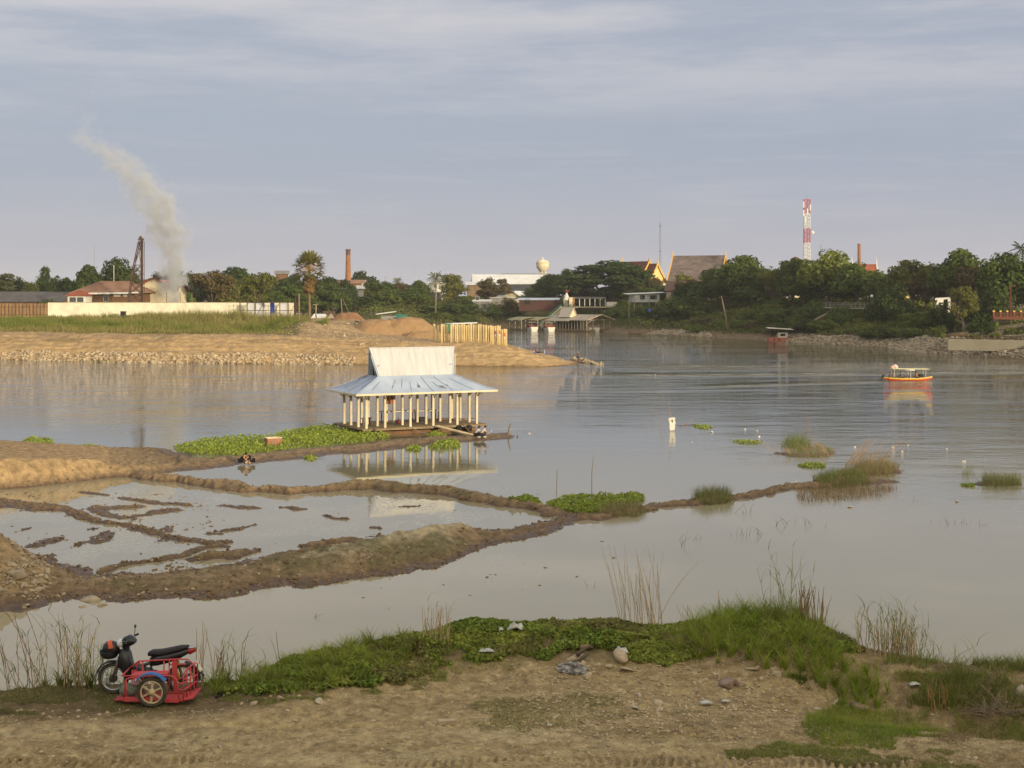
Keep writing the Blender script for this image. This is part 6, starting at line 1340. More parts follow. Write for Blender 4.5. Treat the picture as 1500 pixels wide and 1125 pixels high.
for u_ in (8.75, 9.7): t = MB().lathe([(.16,-.28),(.30,-.2),(.32,.2),(.16,.3)], n=10).build('rubber_fender', m_dark, None, True, pw(u_, -.12, .28)); tag(t, 'dark rubber fender hanging under the right part of the deck' if u_ < 9 else 'dark rubber fender nearest the right corner of the deck', 'fender')
# ================================================================ people on the mud and sand
m_shirt = M('school_shirt', (.66,.70,.78), rough=.8); m_navy = M('navy_cloth', (.03,.035,.06), rough=.9); m_black = M('black_cloth', (.012,.012,.014), rough=.9); m_bluec = M('blue_cloth', (.03,.08,.36), rough=.85); m_whites = M('white_shoes', (.7,.68,.62), rough=.7)
def onland(px, py, z0=.15):
    p = at(px, py, z0); return Vector((p.x, p.y, max(hz(p.x, p.y), 0)))
p = onland(698, 641.0); person('left of two crouching pupils on the mud, in white shirt and dark skirt', p, R(-15), 'squat', m_shirt, m_black, m_whites, long_hair=True)
p = onland(706.5, 640.8); t = person('person in a white shirt and dark trousers crouching holding up a phone', p, R(-8), 'squat', m_shirt, m_navy, m_whites)
tag(MB().box((0,0,0), (.03,.09,.17)).build('phone', m_white, None, False, p+Vector((.76,-.05,.52))), 'small pale phone held up by the crouching person at the water', 'phone')
p = onland(354.5, 677); person('person in black with bare arms crouching at the left by the pond edge', p, R(-22), 'lean', m_black, m_black, None, sleeves=.25)
p = onland(368, 676.5); person('person in black bending down at the right by the pond edge', p, R(200), 'lean', m_black, m_black, None, sleeves=.3)
p = onland(361.5, 677); tag(MB().lathe([(.10,0),(.13,.10),(.12,.11),(.08,.03)], n=10).build('white_bowl', m_white, None, True, p+Vector((0,-.1,.1))), 'white bowl between the two crouching people in black', 'bowl')
D = 266; p = pd(785.5, D-4, 0); p.z = hz(p.x, p.y); person('person in a blue shirt sitting on top of the sandbank', p, R(-30), 'sit', m_bluec, m_black, None, m_skin2, hat=m_redroof)
p = pd(792, D-5, 0); p.z = hz(p.x, p.y); person('person in a dark shirt sitting on the sandbank right of the one in blue', p, R(-25), 'sit', m_black, m_navy, None, m_skin2)
p = pd(797.5, D-5.5, 0); p.z = hz(p.x, p.y); t = thing('water_bottle', 'pale plastic bottle standing by the sitting people', 'bottle', p); MB().lathe([(.12,0),(.12,.7),(.05,.9),(.05,1.0)], n=8).build('bottle', M('bottle_blue', (.35,.42,.52), rough=.3), t, True); MB().lathe([(.06,1.0),(.06,1.08)], n=8).build('cap', m_white, t)
p = at(846.5, 530.5, .1); p.z = max(hz(p.x, p.y), .02); person('shaven headed person in dark clothes standing at the tip of the sandbar', p, R(-10), 'stand', m_black, m_black, None, m_skin2, hat=m_skin2, sleeves=.6)
def drape(name, label, px, D, w, l_, mat, rz, cat):
    n = 12; u = np.linspace(-.5, .5, n); U, V_ = np.meshgrid(u, u); c, s_ = math.cos(rz), math.sin(rz); x0 = (px-750)/F*D; X = x0+U*w*c-V_*l_*s_; Y = D+U*w*s_+V_*l_*c
    Z = np.array([hz(a, b) for a, b in zip(X.ravel(), Y.ravel())])+.10+.08*fbm(U.ravel()*6, V_.ravel()*6, 3, 5)
    i = (np.arange(n-1)[:, None]*n+np.arange(n-1)[None]).reshape(-1); o = mk(name, np.stack([X.ravel(), Y.ravel(), Z], 1), np.stack([i, i+1, i+n+1, i+n], 1), mat, smooth=True); md = o.modifiers.new('t', 'SOLIDIFY'); md.thickness = .03; return tag(o, label, cat)
drape('tarpaulin', 'blue cloth strip lying on the sand slope below the sitting people', 791.5, 254.5, 3.0, .55, m_bluec, R(-42), 'tarpaulin'); drape('tarpaulin', 'white cloth crumpled beside the blue strip on the sand slope', 788, 253.8, 2.2, .6, m_white, R(-38), 'tarpaulin'); drape('tarpaulin', 'small blue cloth piece just below the person in blue', 780.5, 256, 1.2, .8, m_bluec, R(-10), 'tarpaulin')
for px, py, w_, lb in ((737,512,1.3,'white scrap'),(768,521,.9,'pale sheet')): pass
# ================================================================ hyacinth, grass tufts, litter on the water
m_hy = M('hyacinth_leaf', (.36,.42,.06), (.18,.25,.035), scale=3, rough=.45, spec=.35, transl=.3, lo=.3, hi=.7); m_hyd = M('hyacinth_dark', (.12,.17,.035), (.07,.11,.025), scale=3, rough=.5, transl=.25)
def hyacinth(label, poly, n, h=.38, z0=0., mat=None, name='water_hyacinth', sz=.085):
    P = [at(a, b, 0)[:2] for a, b in poly]; xs_ = [p[0] for p in P]; ys_ = [p[1] for p in P]
    x = rng.uniform(min(xs_), max(xs_), n*3); y = rng.uniform(min(ys_), max(ys_), n*3); s = sdist(x+.3*fbm(x*1.5, y*1.5, 2, 3), y+.6*fbm(x*1.1+7, y, 2, 4), P); k = (s > 0) & (fbm(x*1.2, y*1.2, 3, 5) > -.45)
    x, y, s = x[k][:n], y[k][:n], s[k][:n]; zb = np.maximum(mid_h(x, y), 0); z = zb+z0+.04+rng.random(len(x))*h*np.clip(.35+s/.9, .35, 1)*(.8+.5*fbm(x*1.3, y*1.3, 2, 6))
    v, f = leafcloud(np.stack([x, y, z], 1), sz, flat=.15, asp=.75); return tag(mk(name, v, f, mat or m_hy), label, 'plant patch')
hyacinth('long bright green mat of water hyacinth left of the pavilion', [(255,656),(290,648),(340,645),(395,642),(430,633),(470,628),(510,627),(545,632),(572,641),(560,646),(500,652),(450,656),(400,661),(350,668),(300,668),(262,664)], 11000, .55)
hyacinth('small hyacinth patch floating at the far left', [(28,650),(45,643),(78,645),(80,653),(50,656),(32,655)], 700, .4); hyacinth('small hyacinth patch at the shore left of the big mat', [(78,660),(90,653),(103,655),(100,661)], 260, .3)
hyacinth('low hyacinth patch along the left mud shore', [(105,660),(125,656),(143,656),(145,662),(120,663)], 260, .25); hyacinth('hyacinth tuft under the gangway in front of the pavilion', [(625,643),(635,632),(648,634),(655,640),(640,646)], 320, .45)
hyacinth('row of hyacinth at the pond side of the spit below the gangway', [(626,655),(640,650),(660,648),(676,650),(668,656),(640,658)], 650, .38); hyacinth('small yellow hyacinth clump left of the row below the gangway', [(592,659),(606,654),(620,656),(612,661)], 260, .3)
hyacinth('little hyacinth tuft at the pond edge right of the people in black', [(445,672),(455,668),(464,670),(460,675)], 120, .22)
hyacinth('leafy patch at the end of the middle mud dike', [(745,738),(760,730),(790,732),(797,738),(775,741),(750,741)], 700, .35); hyacinth('bright leafy mat right of where the mud dikes meet', [(800,745),(812,732),(850,728),(900,728),(940,726),(946,733),(920,742),(880,750),(850,752),(815,751)], 4600, .42, sz=.075)
hyacinth('floating leaves beside the white foam marker', [(1012,624),(1030,622),(1048,626),(1030,629)], 130, .15); hyacinth('thin strip of floating leaves left of the reed islet', [(1072,646),(1085,645),(1118,647),(1110,651),(1085,650)], 180, .12)
hyacinth('small bright leaf patch below the reed islet', [(1168,682),(1185,680),(1210,681),(1205,686),(1175,686)], 300, .2); hyacinth('small leaf patch left of the right hand grass islet', [(1408,711),(1425,709),(1432,713),(1415,714)], 120, .15)
hyacinth('thin weed at the foot of the stone band on the peninsula', [(133,530.5),(140,527),(165,528),(168,531)], 300, .5, mat=m_hyd)
# grass tufts: blades
def tuft(label, poly, n, h, w=.02, lean=.55, col=(.16,.20,.05), col2=(.33,.27,.14), dry=.4, name='grass_tuft', cat='grass tuft', hf=mid_h, seg=3, zz=0):
    P = [at(a, b, zz)[:2] for a, b in poly]; xs_ = [p[0] for p in P]; ys_ = [p[1] for p in P]
    x = rng.uniform(min(xs_), max(xs_), n*3); y = rng.uniform(min(ys_), max(ys_), n*3); k = sdist(x, y, P) > 0; x, y = x[k][:n], y[k][:n]; n = len(x)
    z = np.maximum(hf(x, y), 0)-.03; v, f = blades(np.stack([x, y, z], 1), h*(.5+.7*rng.random(n)), np.full(n, w)*(.7+.6*rng.random(n)), lean*rng.random(n)*1.4, seg)
    c = mixc(np.broadcast_to(np.array(col), (n, 3)), np.array(col2), (rng.random(n) < dry)*(.6+.4*rng.random(n))); return tag(mk(name, v, f, m_gr, col=np.repeat(c, (seg+1)*2, 0)), label, cat)
tuft('dry straw tuft on the dike beside the bright leafy mat', [(868,752),(885,742),(925,742),(948,750),(935,758),(885,758)], 1500, .55, .022, .9, dry=.85); tuft('rounded green and brown tuft in the middle of the right dike', [(1013,738),(1022,725),(1050,722),(1070,730),(1072,738),(1035,741)], 1300, .8, .022, .8, dry=.5)
tuft('green grass crown on the islet at the end of the dike', [(1190,712),(1200,700),(1230,694),(1262,697),(1275,710),(1240,716),(1200,716)], 1900, .8, .022, .7, dry=.25); tuft('tangle of dry reddish stems at the end of the dike', [(1165,728),(1180,716),(1230,716),(1290,712),(1315,716),(1290,728),(1220,735),(1175,737)], 1400, .6, .02, 1.3, col=(.26,.18,.09), col2=(.36,.24,.13), dry=.6)
tuft('tall arching dry grass on the outer islet', [(1245,692),(1262,682),(1295,680),(1318,688),(1305,698),(1262,698)], 1500, 1.1, .02, 1.2, col=(.22,.20,.08), dry=.75); tuft('bright green wispy grass behind the reed islet', [(1143,656),(1155,645),(1180,645),(1190,655),(1165,659)], 600, 1.0, .02, .5, dry=.1)
tuft('brown matted grass on the reed islet', [(1150,668),(1165,658),(1200,652),(1222,658),(1220,670),(1180,674)], 1100, .55, .02, 1.1, dry=.65); tuft('green grass of the right hand islet', [(1432,711),(1445,703),(1470,703),(1495,704),(1497,712),(1460,715)], 900, .85, .02, .5, dry=.35)
tuft('tall thin grass left of the right hand islet', [(1405,697),(1420,690),(1430,695),(1415,700)], 60, .9, .016, .4, dry=.3); tuft('a few dry stalks on the lower mud bank', [(312,862),(322,852),(340,852),(338,864)], 26, .55, .02, .8, dry=1); tuft('straw coloured broken stalks on the lower mud bank', [(365,858),(378,840),(400,838),(398,856)], 40, .75, .022, 1.2, dry=1)
tuft('sparse green weed on the pale hump of the lower bank', [(515,833),(535,822),(575,822),(580,832),(545,838)], 500, .10, .03, .9, dry=.1); tuft('small green weed near the bottom of the lower bank', [(430,857),(455,852),(470,858),(450,862)], 120, .10, .03, .9, dry=.1)
# arching dry canes over the islets
def canes(label, base, specs, mat, name='dry_canes', r=.012, cat='canes'):
    m = MB(); o = at(*base, 0)
    for dx, dy, ln, lean, az in specs:
        b = Vector((dx, dy, -.1)); d = Vector((math.cos(az), math.sin(az), 0)); pts_ = [b+Vector((0,0,1))*ln*(u-.28*lean*u*u)+d*ln*lean*u**1.7 for u in np.linspace(0, 1, 5)]; m.path(pts_, [r,r,r*.8,r*.6,r*.35], 4, False)
    return tag(m.build(name, mat, None, False, o), label, cat)
m_cane = M('dry_cane', (.42,.28,.16), (.30,.20,.11), scale=3)
rr = random.Random(4)
canes('long arching reddish canes on the outer islet', (1270,690), [(rr.uniform(-1.6,1.2), rr.uniform(-.6,.6), rr.uniform(1.6,3.0), rr.uniform(.3,.75), rr.uniform(-.5,.6)) for _ in range(46)], m_cane)
canes('single tall dry cane sticking up from the outer islet', (1320,668), [(0,0,3.1,.12,0),(.1,0,1.2,.3,.4)], m_cane); canes('low looping dry canes on the reed islet', (1170,668), [(rr.uniform(-2,2.4), rr.uniform(-.5,.8), rr.uniform(.8,1.8), rr.uniform(.6,1.0), rr.uniform(2.4,3.8)) for _ in range(30)], m_cane)
canes('dry twigs sticking out beside the white foam marker', (1000,626), [(.2,0,1.3,.9,.3),(.3,.1,1.0,.8,.4),(0,0,.8,.5,0)], m_cane); canes('thin bent stem beside the left of the white foam marker', (968,632), [(0,0,1.4,.3,.2),(.3,0,.7,.6,.3)], m_barkp)
def twigs(label, px, py, n, h, sp): canes(label, (px, py), [(rr.uniform(-sp,sp), rr.uniform(-sp*.5,sp*.5), rr.uniform(.4,1)*h, rr.uniform(.1,1.1), rr.uniform(0,6.28)) for _ in range(n)], m_wood, 'dead_twigs', .009, 'twigs')
twigs('dead twigs in the water below the middle of the right dike', 1095, 785, 10, .7, .8); twigs('dead twigs in the water left of centre below the right dike', 1012, 792, 5, .5, .7); twigs('broken dead stems standing in the right hand water', 1170, 770, 12, .8, 1.3)
twigs('dead twigs in the water at the far right', 1400, 768, 14, .6, 1.3); twigs('bent thin reed in the water below the dike junction', 995, 800, 3, .9, .3); twigs('two bent reeds in the near channel', 462, 905, 3, .55, .12); twigs('thin reed bent into the near channel left of the tall dry reeds', 865, 860, 2, .6, .2)
twigs('small twig cluster right of the dike end tangle', 1345, 735, 4, .5, .3); twigs('thin stems in the water before the leafy mat', 1090, 752, 6, .8, .5); twigs('dark twig in the near channel under the lower mud bank', 565, 893, 2, .3, .1); twigs('short twigs in the river right of the mud tip', 772, 632, 4, .7, .8)
t = MB().path([(0,0,-.3),(0,0,1.2),(.1,0,2.3)], [.03,.025,.015], 5).build('stake', m_barkp, None, False, at(867, 722, 0)); tag(t, 'thin pale stake standing in the water behind the leafy mat', 'stake')
t = MB().path([(0,0,-.3),(.05,0,1.4)], .025, 5).build('stake', m_barkp, None, False, at(815, 722, 0)); tag(t, 'short stake left of the thin pale stake', 'stake')
# foam marker, crate, mooring stump, litter
t = thing('foam_marker', 'irregular white foam block standing in the river on a stick', 'marker', at(984.5, 631, 0)); m = MB(); pr = [(-.20,.0),(.20,.02),(.26,.30),(.24,.52),(.30,.60),(.29,.78),(.24,.82),(.27,1.10),(.20,1.16),(-.26,1.12),(-.33,.98),(-.26,.72),(-.22,.5),(-.24,.3)]
m.prism([(a, -.12, z+.03) for a, z in pr], (0,.26,0)).build('foam_block', m_white, t); MB().path([(-.05,.05,-.4),(-.08,.05,1.2),(-.28,.05,2.6)], .02, 5).build('stick', m_cane, t)
MB().add([(-.12,-.125,.92),(.05,-.125,.98),(.10,-.125,.90),(.02,-.125,.86),(.07,-.125,.74),(.0,-.125,.70),(-.06,-.125,.84)], [(0,1,2,3,4,5,6)]).build('dark_mark', m_dark, t)
p = at(400, 650.5, .25); p.z = max(.12, hz(p.x, p.y)); t = thing('wooden_crate', 'reddish brown open crate standing in the hyacinth', 'crate', p, R(28)); m = MB(); L2, W2, H2 = 1.15, .75, .62
for c_, d_ in (((0,-W2/2,H2/2),(L2,.05,H2)),((0,W2/2,H2/2),(L2,.05,H2)),((-L2/2,0,H2/2),(.05,W2-.06,H2)),((L2/2,0,H2/2),(.05,W2-.06,H2)),((0,0,.04),(L2-.06,W2-.06,.05))): m.box(c_, d_)
m.build('box_panels', M('faded_crate', (.38,.17,.10), (.30,.14,.09), scale=3), t); m = MB().box((0,-W2/2,H2+.02),(L2+.1,.1,.05)).box((0,W2/2,H2+.02),(L2+.1,.1,.05)).box((-L2/2,0,H2+.02),(.1,W2-.1,.05)).box((L2/2,0,H2+.02),(.1,W2-.1,.05)); m.build('rim', m_cream, t)
MB().lathe([(.16,0),(.16,.03)], (-.15,-W2/2-.055,.3), 12, 'y').build('dark_hole', m_wood, t)
p = onland(744, 637); tag(MB().path([p-Vector((0,0,.3)), p+Vector((.06,0,.5)), p+Vector((.22,0,1.05))], [.07,.06,.055], 6).build('mooring_stake', m_wood, None), 'dark leaning mooring stake at the tip of the mud spit', 'stake')
for px, py, s_, lb in ((742,638,.42,'pale broken stump at the foot of the mooring stake'),(748,637.6,.34,'second lump of driftwood right of the mooring stake'),(757.5,638.5,.32,'dark lump of wood at the very end of the mud spit')):
    p = at(px, py, .08); v, f = rocks(np.array([[0,0,0.]]), [s_], .7); tag(mk('driftwood', v, f, m_wood, loc=p), lb, 'driftwood')
lit = [(1014,648,'orange scrap'),(1043,633,'first pale foam scrap'),(1091,629,'cream scrap'),(1109,631,'yellow scrap'),(1252,655,'pink scrap'),(1321,662,'orange cup'),(1330,652,'pale cup'),(1387,658,'cream scrap'),(1412,676,'white bottle'),(1443,672,'pale carton'),(1402,735,'white tray'),(1245,743,'small white lid'),(1218,709,'white cup on the dike'),(1166,707,'white scrap on the dike'),(775,635,'tiny white scrap'),(960,549,'white float'),(1112,640,'cream lid'),(1308,656,'peach scrap')]
m_lit = M('litter_white', (.78,.76,.70), (.7,.6,.48), orand=.1)
for i, (a, b_, lb) in enumerate(lit):
    p = at(a, b_, .02); v, f = rocks(np.array([[0,0,.04]]), [.17+.05*(i % 3)], .6); t = mk('litter', v, f, m_lit, loc=(p.x, p.y, max(0, hz(p.x, p.y)))); tag(t, 'small '+lb.replace('small ', '').replace('tiny ', '')+(' floating near the foam marker' if a < 1120 and a > 990 else ' floating on the river at the right' if b_ < 700 and a > 1200 else ' beside the mud spit' if a == 775 else ' far out on the river' if a == 960 else ' lying by the right hand dike'), 'litter')
# ================================================================ speed boat
t = thing('speed_boat', 'orange and yellow passenger boat with a flat canopy speeding across the river', 'boat', at(1329, 557.5, 0), R(0)); secs = [(-3.3,.15,.50),(-2.6,.58,.42),(-1,.78,.34),(1.2,.70,.34),(2.5,.34,.42),(3.5,.03,.60)]
def hullsec(z0, z1, o0, o1, u=None):
    v = []; f = []
    for x_, hw, zt in secs:
        bt = max(-.15, abs(x_/3.5)**3.5*.42-.12); a, b_ = bt+(zt-bt)*z0, bt+(zt-bt)*z1; v += [(x_,-hw*o0,a),(x_,hw*o0,a),(x_,hw*o1,b_),(x_,-hw*o1,b_)]
    for i in range(len(secs)-1):
        for j in range(4): f.append((i*4+j, i*4+(j+1) % 4, (i+1)*4+(j+1) % 4, (i+1)*4+j))
    f += [(3,2,1,0), tuple((len(secs)-1)*4+j for j in range(4))]; return v, f
MB().add(*hullsec(0,.66,.6,.95)).build('hull', M('orange_hull', (.72,.09,.03), rough=.35, spec=.5), t, False); MB().add(*hullsec(.665,1.0,.96,1.0)).build('hull_stripe', M('yellow_hull', (.80,.52,.07), rough=.35, spec=.5), t)
m = MB(); 
for i in range(len(secs)-1):
    x0_, w0, z0_ = secs[i]; x1_, w1, z1_ = secs[i+1]; m.slab([(x0_,-w0*.95,z0_+.03),(x1_,-w1*.95,z1_+.03),(x1_,w1*.95,z1_+.03),(x0_,w0*.95,z0_+.03)] if (i in (0,4)) else [(x0_,-w0,z0_+.03),(x1_,-w1,z1_+.03),(x1_,-w1*.78,z1_+.03),(x0_,-w0*.78,z0_+.03)], .04)
m.build('gunwale', M('yellow_deck', (.82,.66,.20), rough=.5), t); MB().slab([(-2.3,-.9,1.72),(2.9,-.9,1.66),(2.9,.9,1.66),(-2.3,.9,1.72)], .06).build('canopy', M('canopy_yellow', (.80,.74,.45), rough=.6), t)
for xx in (-2.0,.3,2.4):
    for yy in (-.8,.8): MB().path([(xx,yy*.8,.4),(xx,yy*.9,1.7)], .03, 5).build('canopy_post', m_white, t)
MB().path([(-.5,-.85,1.52),(.8,-.85,1.50)], .09, 8).build('rolled_curtain', m_white, t, True)
for xx in (-2.4,-1.0,.4,1.4): MB().box((xx,0,.45), (.3,1.0,.08)).build('bench', m_wood, t)
MB().box((-3.35,0,.65), (.3,.3,.4)).beam((-3.5,0,.6),(-3.7,0,-.2),.15).build('outboard_motor', m_dark, t); MB().box((1.9,0,.70), (.5,.8,.4)).build('windscreen_box', m_dark, t)
B0 = at(1329, 557.5, 0); m_or = M('life_jacket', (.75,.17,.05), rough=.8)
t = thing('life_jackets', 'pile of pink and white life jackets on the boat canopy', 'bundle', B0+Vector((-1.75,0,1.73))); 
for i, (a, b_) in enumerate(((-.3,0),(.2,.1),(0,-.1),(.05,.05))): MB().ball((a,b_,.18+.16*(i > 1)), (.34,.3,.2), 8, 5).build('jacket', M('faded_jacket', (.72,.38,.34), (.80,.66,.62), scale=4), t, True)
person('boat driver in a blue shirt sitting at the left end of the speed boat', B0+Vector((-2.5,-.1,-.02)), R(0), 'bench', m_bluec, m_black); person('passenger in a dark shirt sitting in the middle of the speed boat', B0+Vector((-.95,.1,-.02)), R(0), 'bench', m_navy, m_black)
person('passenger in orange life jacket near the bow', B0+Vector((1.15,-.25,-.02)), R(-20), 'bench', m_or, m_navy, sleeves=.2); person('second orange jacketed passenger behind the first near the bow', B0+Vector((1.25,.35,-.02)), R(-10), 'bench', m_or, m_black, sleeves=.2); person('passenger in grey just right of the boat driver', B0+Vector((-1.95,.35,-.02)), R(0), 'bench', m_steel, m_navy)
# ---- clods, stones and dry litter on the mud
def strew(name, label, n, px0, px1, d0, d1, s0, s1, mat, cond, cat='clods', flat=.7, seed=1):
    g = np.random.default_rng(seed); px = g.uniform(px0, px1, n*12); y = 1/g.uniform(1/d1, 1/d0, n*12); x = (px-750)/F*y; z = mid_h(x, y); k = cond(px, x, y, z); px, x, y, z = px[k][:n], x[k][:n], y[k][:n], z[k][:n]
    v, f = rocks(np.stack([x, y, z+.01], 1), s0+(s1-s0)*g.random(len(x))**2.5, flat); return tag(mk(name, v, f, mat), label, cat, kind='stuff')
m_clod = M('mud_clod', (.26,.18,.10), (.12,.08,.045), scale=2, rough=.95, bump=.03, bscale=12); m_pst = M('pale_stone', (.46,.38,.27), (.28,.22,.15), scale=2, rough=.9)
strew('mud_clods', 'brown clods of earth along the mud dikes and shores', 3400, -20, 1240, 56, 120, .05, .24, m_clod, lambda px, x, y, z: (z > -.04) & (z < .75) & ~((y > 88) & (px > 262)) & (rng.random(len(px)) < np.where(y > 95, .25, np.where((y < 70+px*.012) & (z > .12), .12, .8))))
strew('loose_stones', 'pale stones scattered on the lower mud bank', 420, 0, 760, 54, 72, .05, .26, m_pst, lambda px, x, y, z: (z > .04) & (rng.random(len(px)) < np.where(px < 260, .8, .25)), seed=3)
strew('rubble', 'heap of broken pale stones at the left foot of the lower bank', 380, -60, 75, 56, 66, .08, .42, m_pst, lambda px, x, y, z: (z > .05) & (z < 1.3) & (px < 70) & (y < 62.5), seed=5)
for px, py, s_, lb in ((130,868,.85,'flat pale slab on the lower mud bank'),(152,873,.5,'yellowish stone right of the flat pale slab'),(22,858,.9,'grey boulder at the left foot of the lower bank'),(120,884-8,.35,'small pale stone below the flat slab')):
    p = at(px, py, .35); v, f = rocks(np.array([[0,0,0.]]), [s_], .45); tag(mk('stone', v, f, m_pst, loc=(p.x, p.y, hz(p.x, p.y)+.05)), lb, 'stone')
# ================================================================ foreground: motorcycle with sidecar
m_tyre = M('tyre_rubber', (.055,.05,.042), (.085,.075,.055), scale=6, rough=.9); m_cblack = M('gloss_black', (.018,.02,.026), rough=.28, spec=.5); m_sblack = M('seat_vinyl', (.028,.028,.03), rough=.55); m_chrome = M('chrome', (.55,.55,.53), (.40,.40,.38), rough=.3, metal=.9)
m_rr = M('sidecar_red', (.60,.06,.08), (.36,.13,.10), scale=7, rough=.55, spec=.3, lo=.4, hi=.8, det=8); m_mud_b = M('mudguard_blue', (.03,.13,.42), (.06,.17,.42), scale=4, rough=.4); m_cw = M('cream_alloy', (.62,.52,.33), (.5,.4,.25), rough=.5); m_eng = M('engine_metal', (.16,.15,.14), (.08,.075,.07), scale=12, rough=.5, metal=.5); m_lamp = M('headlamp_glass', (.72,.75,.78), rough=.1, spec=.8); m_rl = M('tail_lamp', (.35,.02,.02), rough=.2, spec=.6)
def wheel(parent, c, r, tw=.035, spokes='wire', rimm=None, tilt=0):
    m = MB(); n = 28; k = 8; v = []; f = []
    for i in range(n):
        a = 2*math.pi*i/n
        for j in range(k):
            b = 2*math.pi*j/k; rr_ = r-tw+tw*math.cos(b); v.append((c[0]+rr_*math.cos(a), c[1]+tw*1.05*math.sin(b), c[2]+rr_*math.sin(a)))
    for i in range(n):
        for j in range(k): f.append((i*k+j, ((i+1) % n)*k+j, ((i+1) % n)*k+(j+1) % k, i*k+(j+1) % k))
    w = m.add(v, f).build('wheel', m_tyre, parent, True); w.name = 'wheel'
    rm = MB(); v = []; f = []
    for i in range(n):
        a = 2*math.pi*i/n
        for rr_, yy in ((r-tw*1.9,-.028),(r-tw*2.5,-.022),(r-tw*2.5,.022),(r-tw*1.9,.028)): v.append((c[0]+rr_*math.cos(a), c[1]+yy, c[2]+rr_*math.sin(a)))
    for i in range(n):
        for j in range(4): f.append((i*4+j, ((i+1) % n)*4+j, ((i+1) % n)*4+(j+1) % 4, i*4+(j+1) % 4))
    rm.add(v, f).build('rim', rimm or m_chrome, w, True); sp = MB(); ri = r-tw*2.2
    if spokes == 'wire':
        for i in range(18):
            a = 2*math.pi*i/18; sp.path([(c[0]+.05*math.cos(a+.5), c[1]+(.03 if i % 2 else -.03), c[2]+.05*math.sin(a+.5)), (c[0]+ri*math.cos(a), c[1], c[2]+ri*math.sin(a))], .0035, 4)
        sp.build('spokes', m_chrome, w); MB().lathe([(.05,-.05),(.075,-.03),(.075,.03),(.05,.05)], c, 16, 'y').build('hub', m_eng, w, True)
    else:
        for i in range(6):
            a = 2*math.pi*i/6+.45; sp.beam((c[0]+.03*math.cos(a), c[1], c[2]+.03*math.sin(a)), (c[0]+ri*math.cos(a), c[1], c[2]+ri*math.sin(a)), .042, .024)
        sp.build('spokes', rimm, w); MB().lathe([(.035,-.06),(.06,-.03),(.06,.03),(.035,.05)], c, 14, 'y').build('hub', rimm, w, True)
    return w
def arcguard(c, r, a0, a1, w, th=.012, n=12):
    m = MB(); v = []; f = []
    for i in range(n+1):
        a = R(a0+(a1-a0)*i/n)
        for rr_, yy in ((r-.012,-w/2),(r,-w/4),(r+.004,w/4),(r-.012,w/2)): v.append((c[0]+rr_*math.cos(a), c[1]+yy, c[2]+rr_*math.sin(a)))
        for rr_, yy in ((r-.012-th,w/2),(r-th,w/4),(r-th,-w/4),(r-.012-th,-w/2)): v.append((c[0]+rr_*math.cos(a), c[1]+yy, c[2]+rr_*math.sin(a)))
    for i in range(n):
        for j in range(8): f.append((i*8+j, (i+1)*8+j, (i+1)*8+(j+1) % 8, i*8+(j+1) % 8))
    f += [tuple(range(7,-1,-1)), tuple(n*8+j for j in range(8))]; return m.add(v, f)
def loft(secs, n=12):
    """rounded body from (x, z, half height, half width) ring sections"""
    v = []; f = []
    for x_, z_, hh_, hw in secs:
        for j in range(n):
            a = 2*math.pi*j/n; v.append((x_, hw*math.copysign(abs(math.cos(a))**.8, math.cos(a)), z_+hh_*math.copysign(abs(math.sin(a))**.8, math.sin(a))))
    for i in range(len(secs)-1):
        for j in range(n): f.append((i*n+j, i*n+(j+1) % n, (i+1)*n+(j+1) % n, (i+1)*n+j))
    f += [tuple(range(n-1,-1,-1)), tuple((len(secs)-1)*n+j for j in range(n))]; return MB().add(v, f)
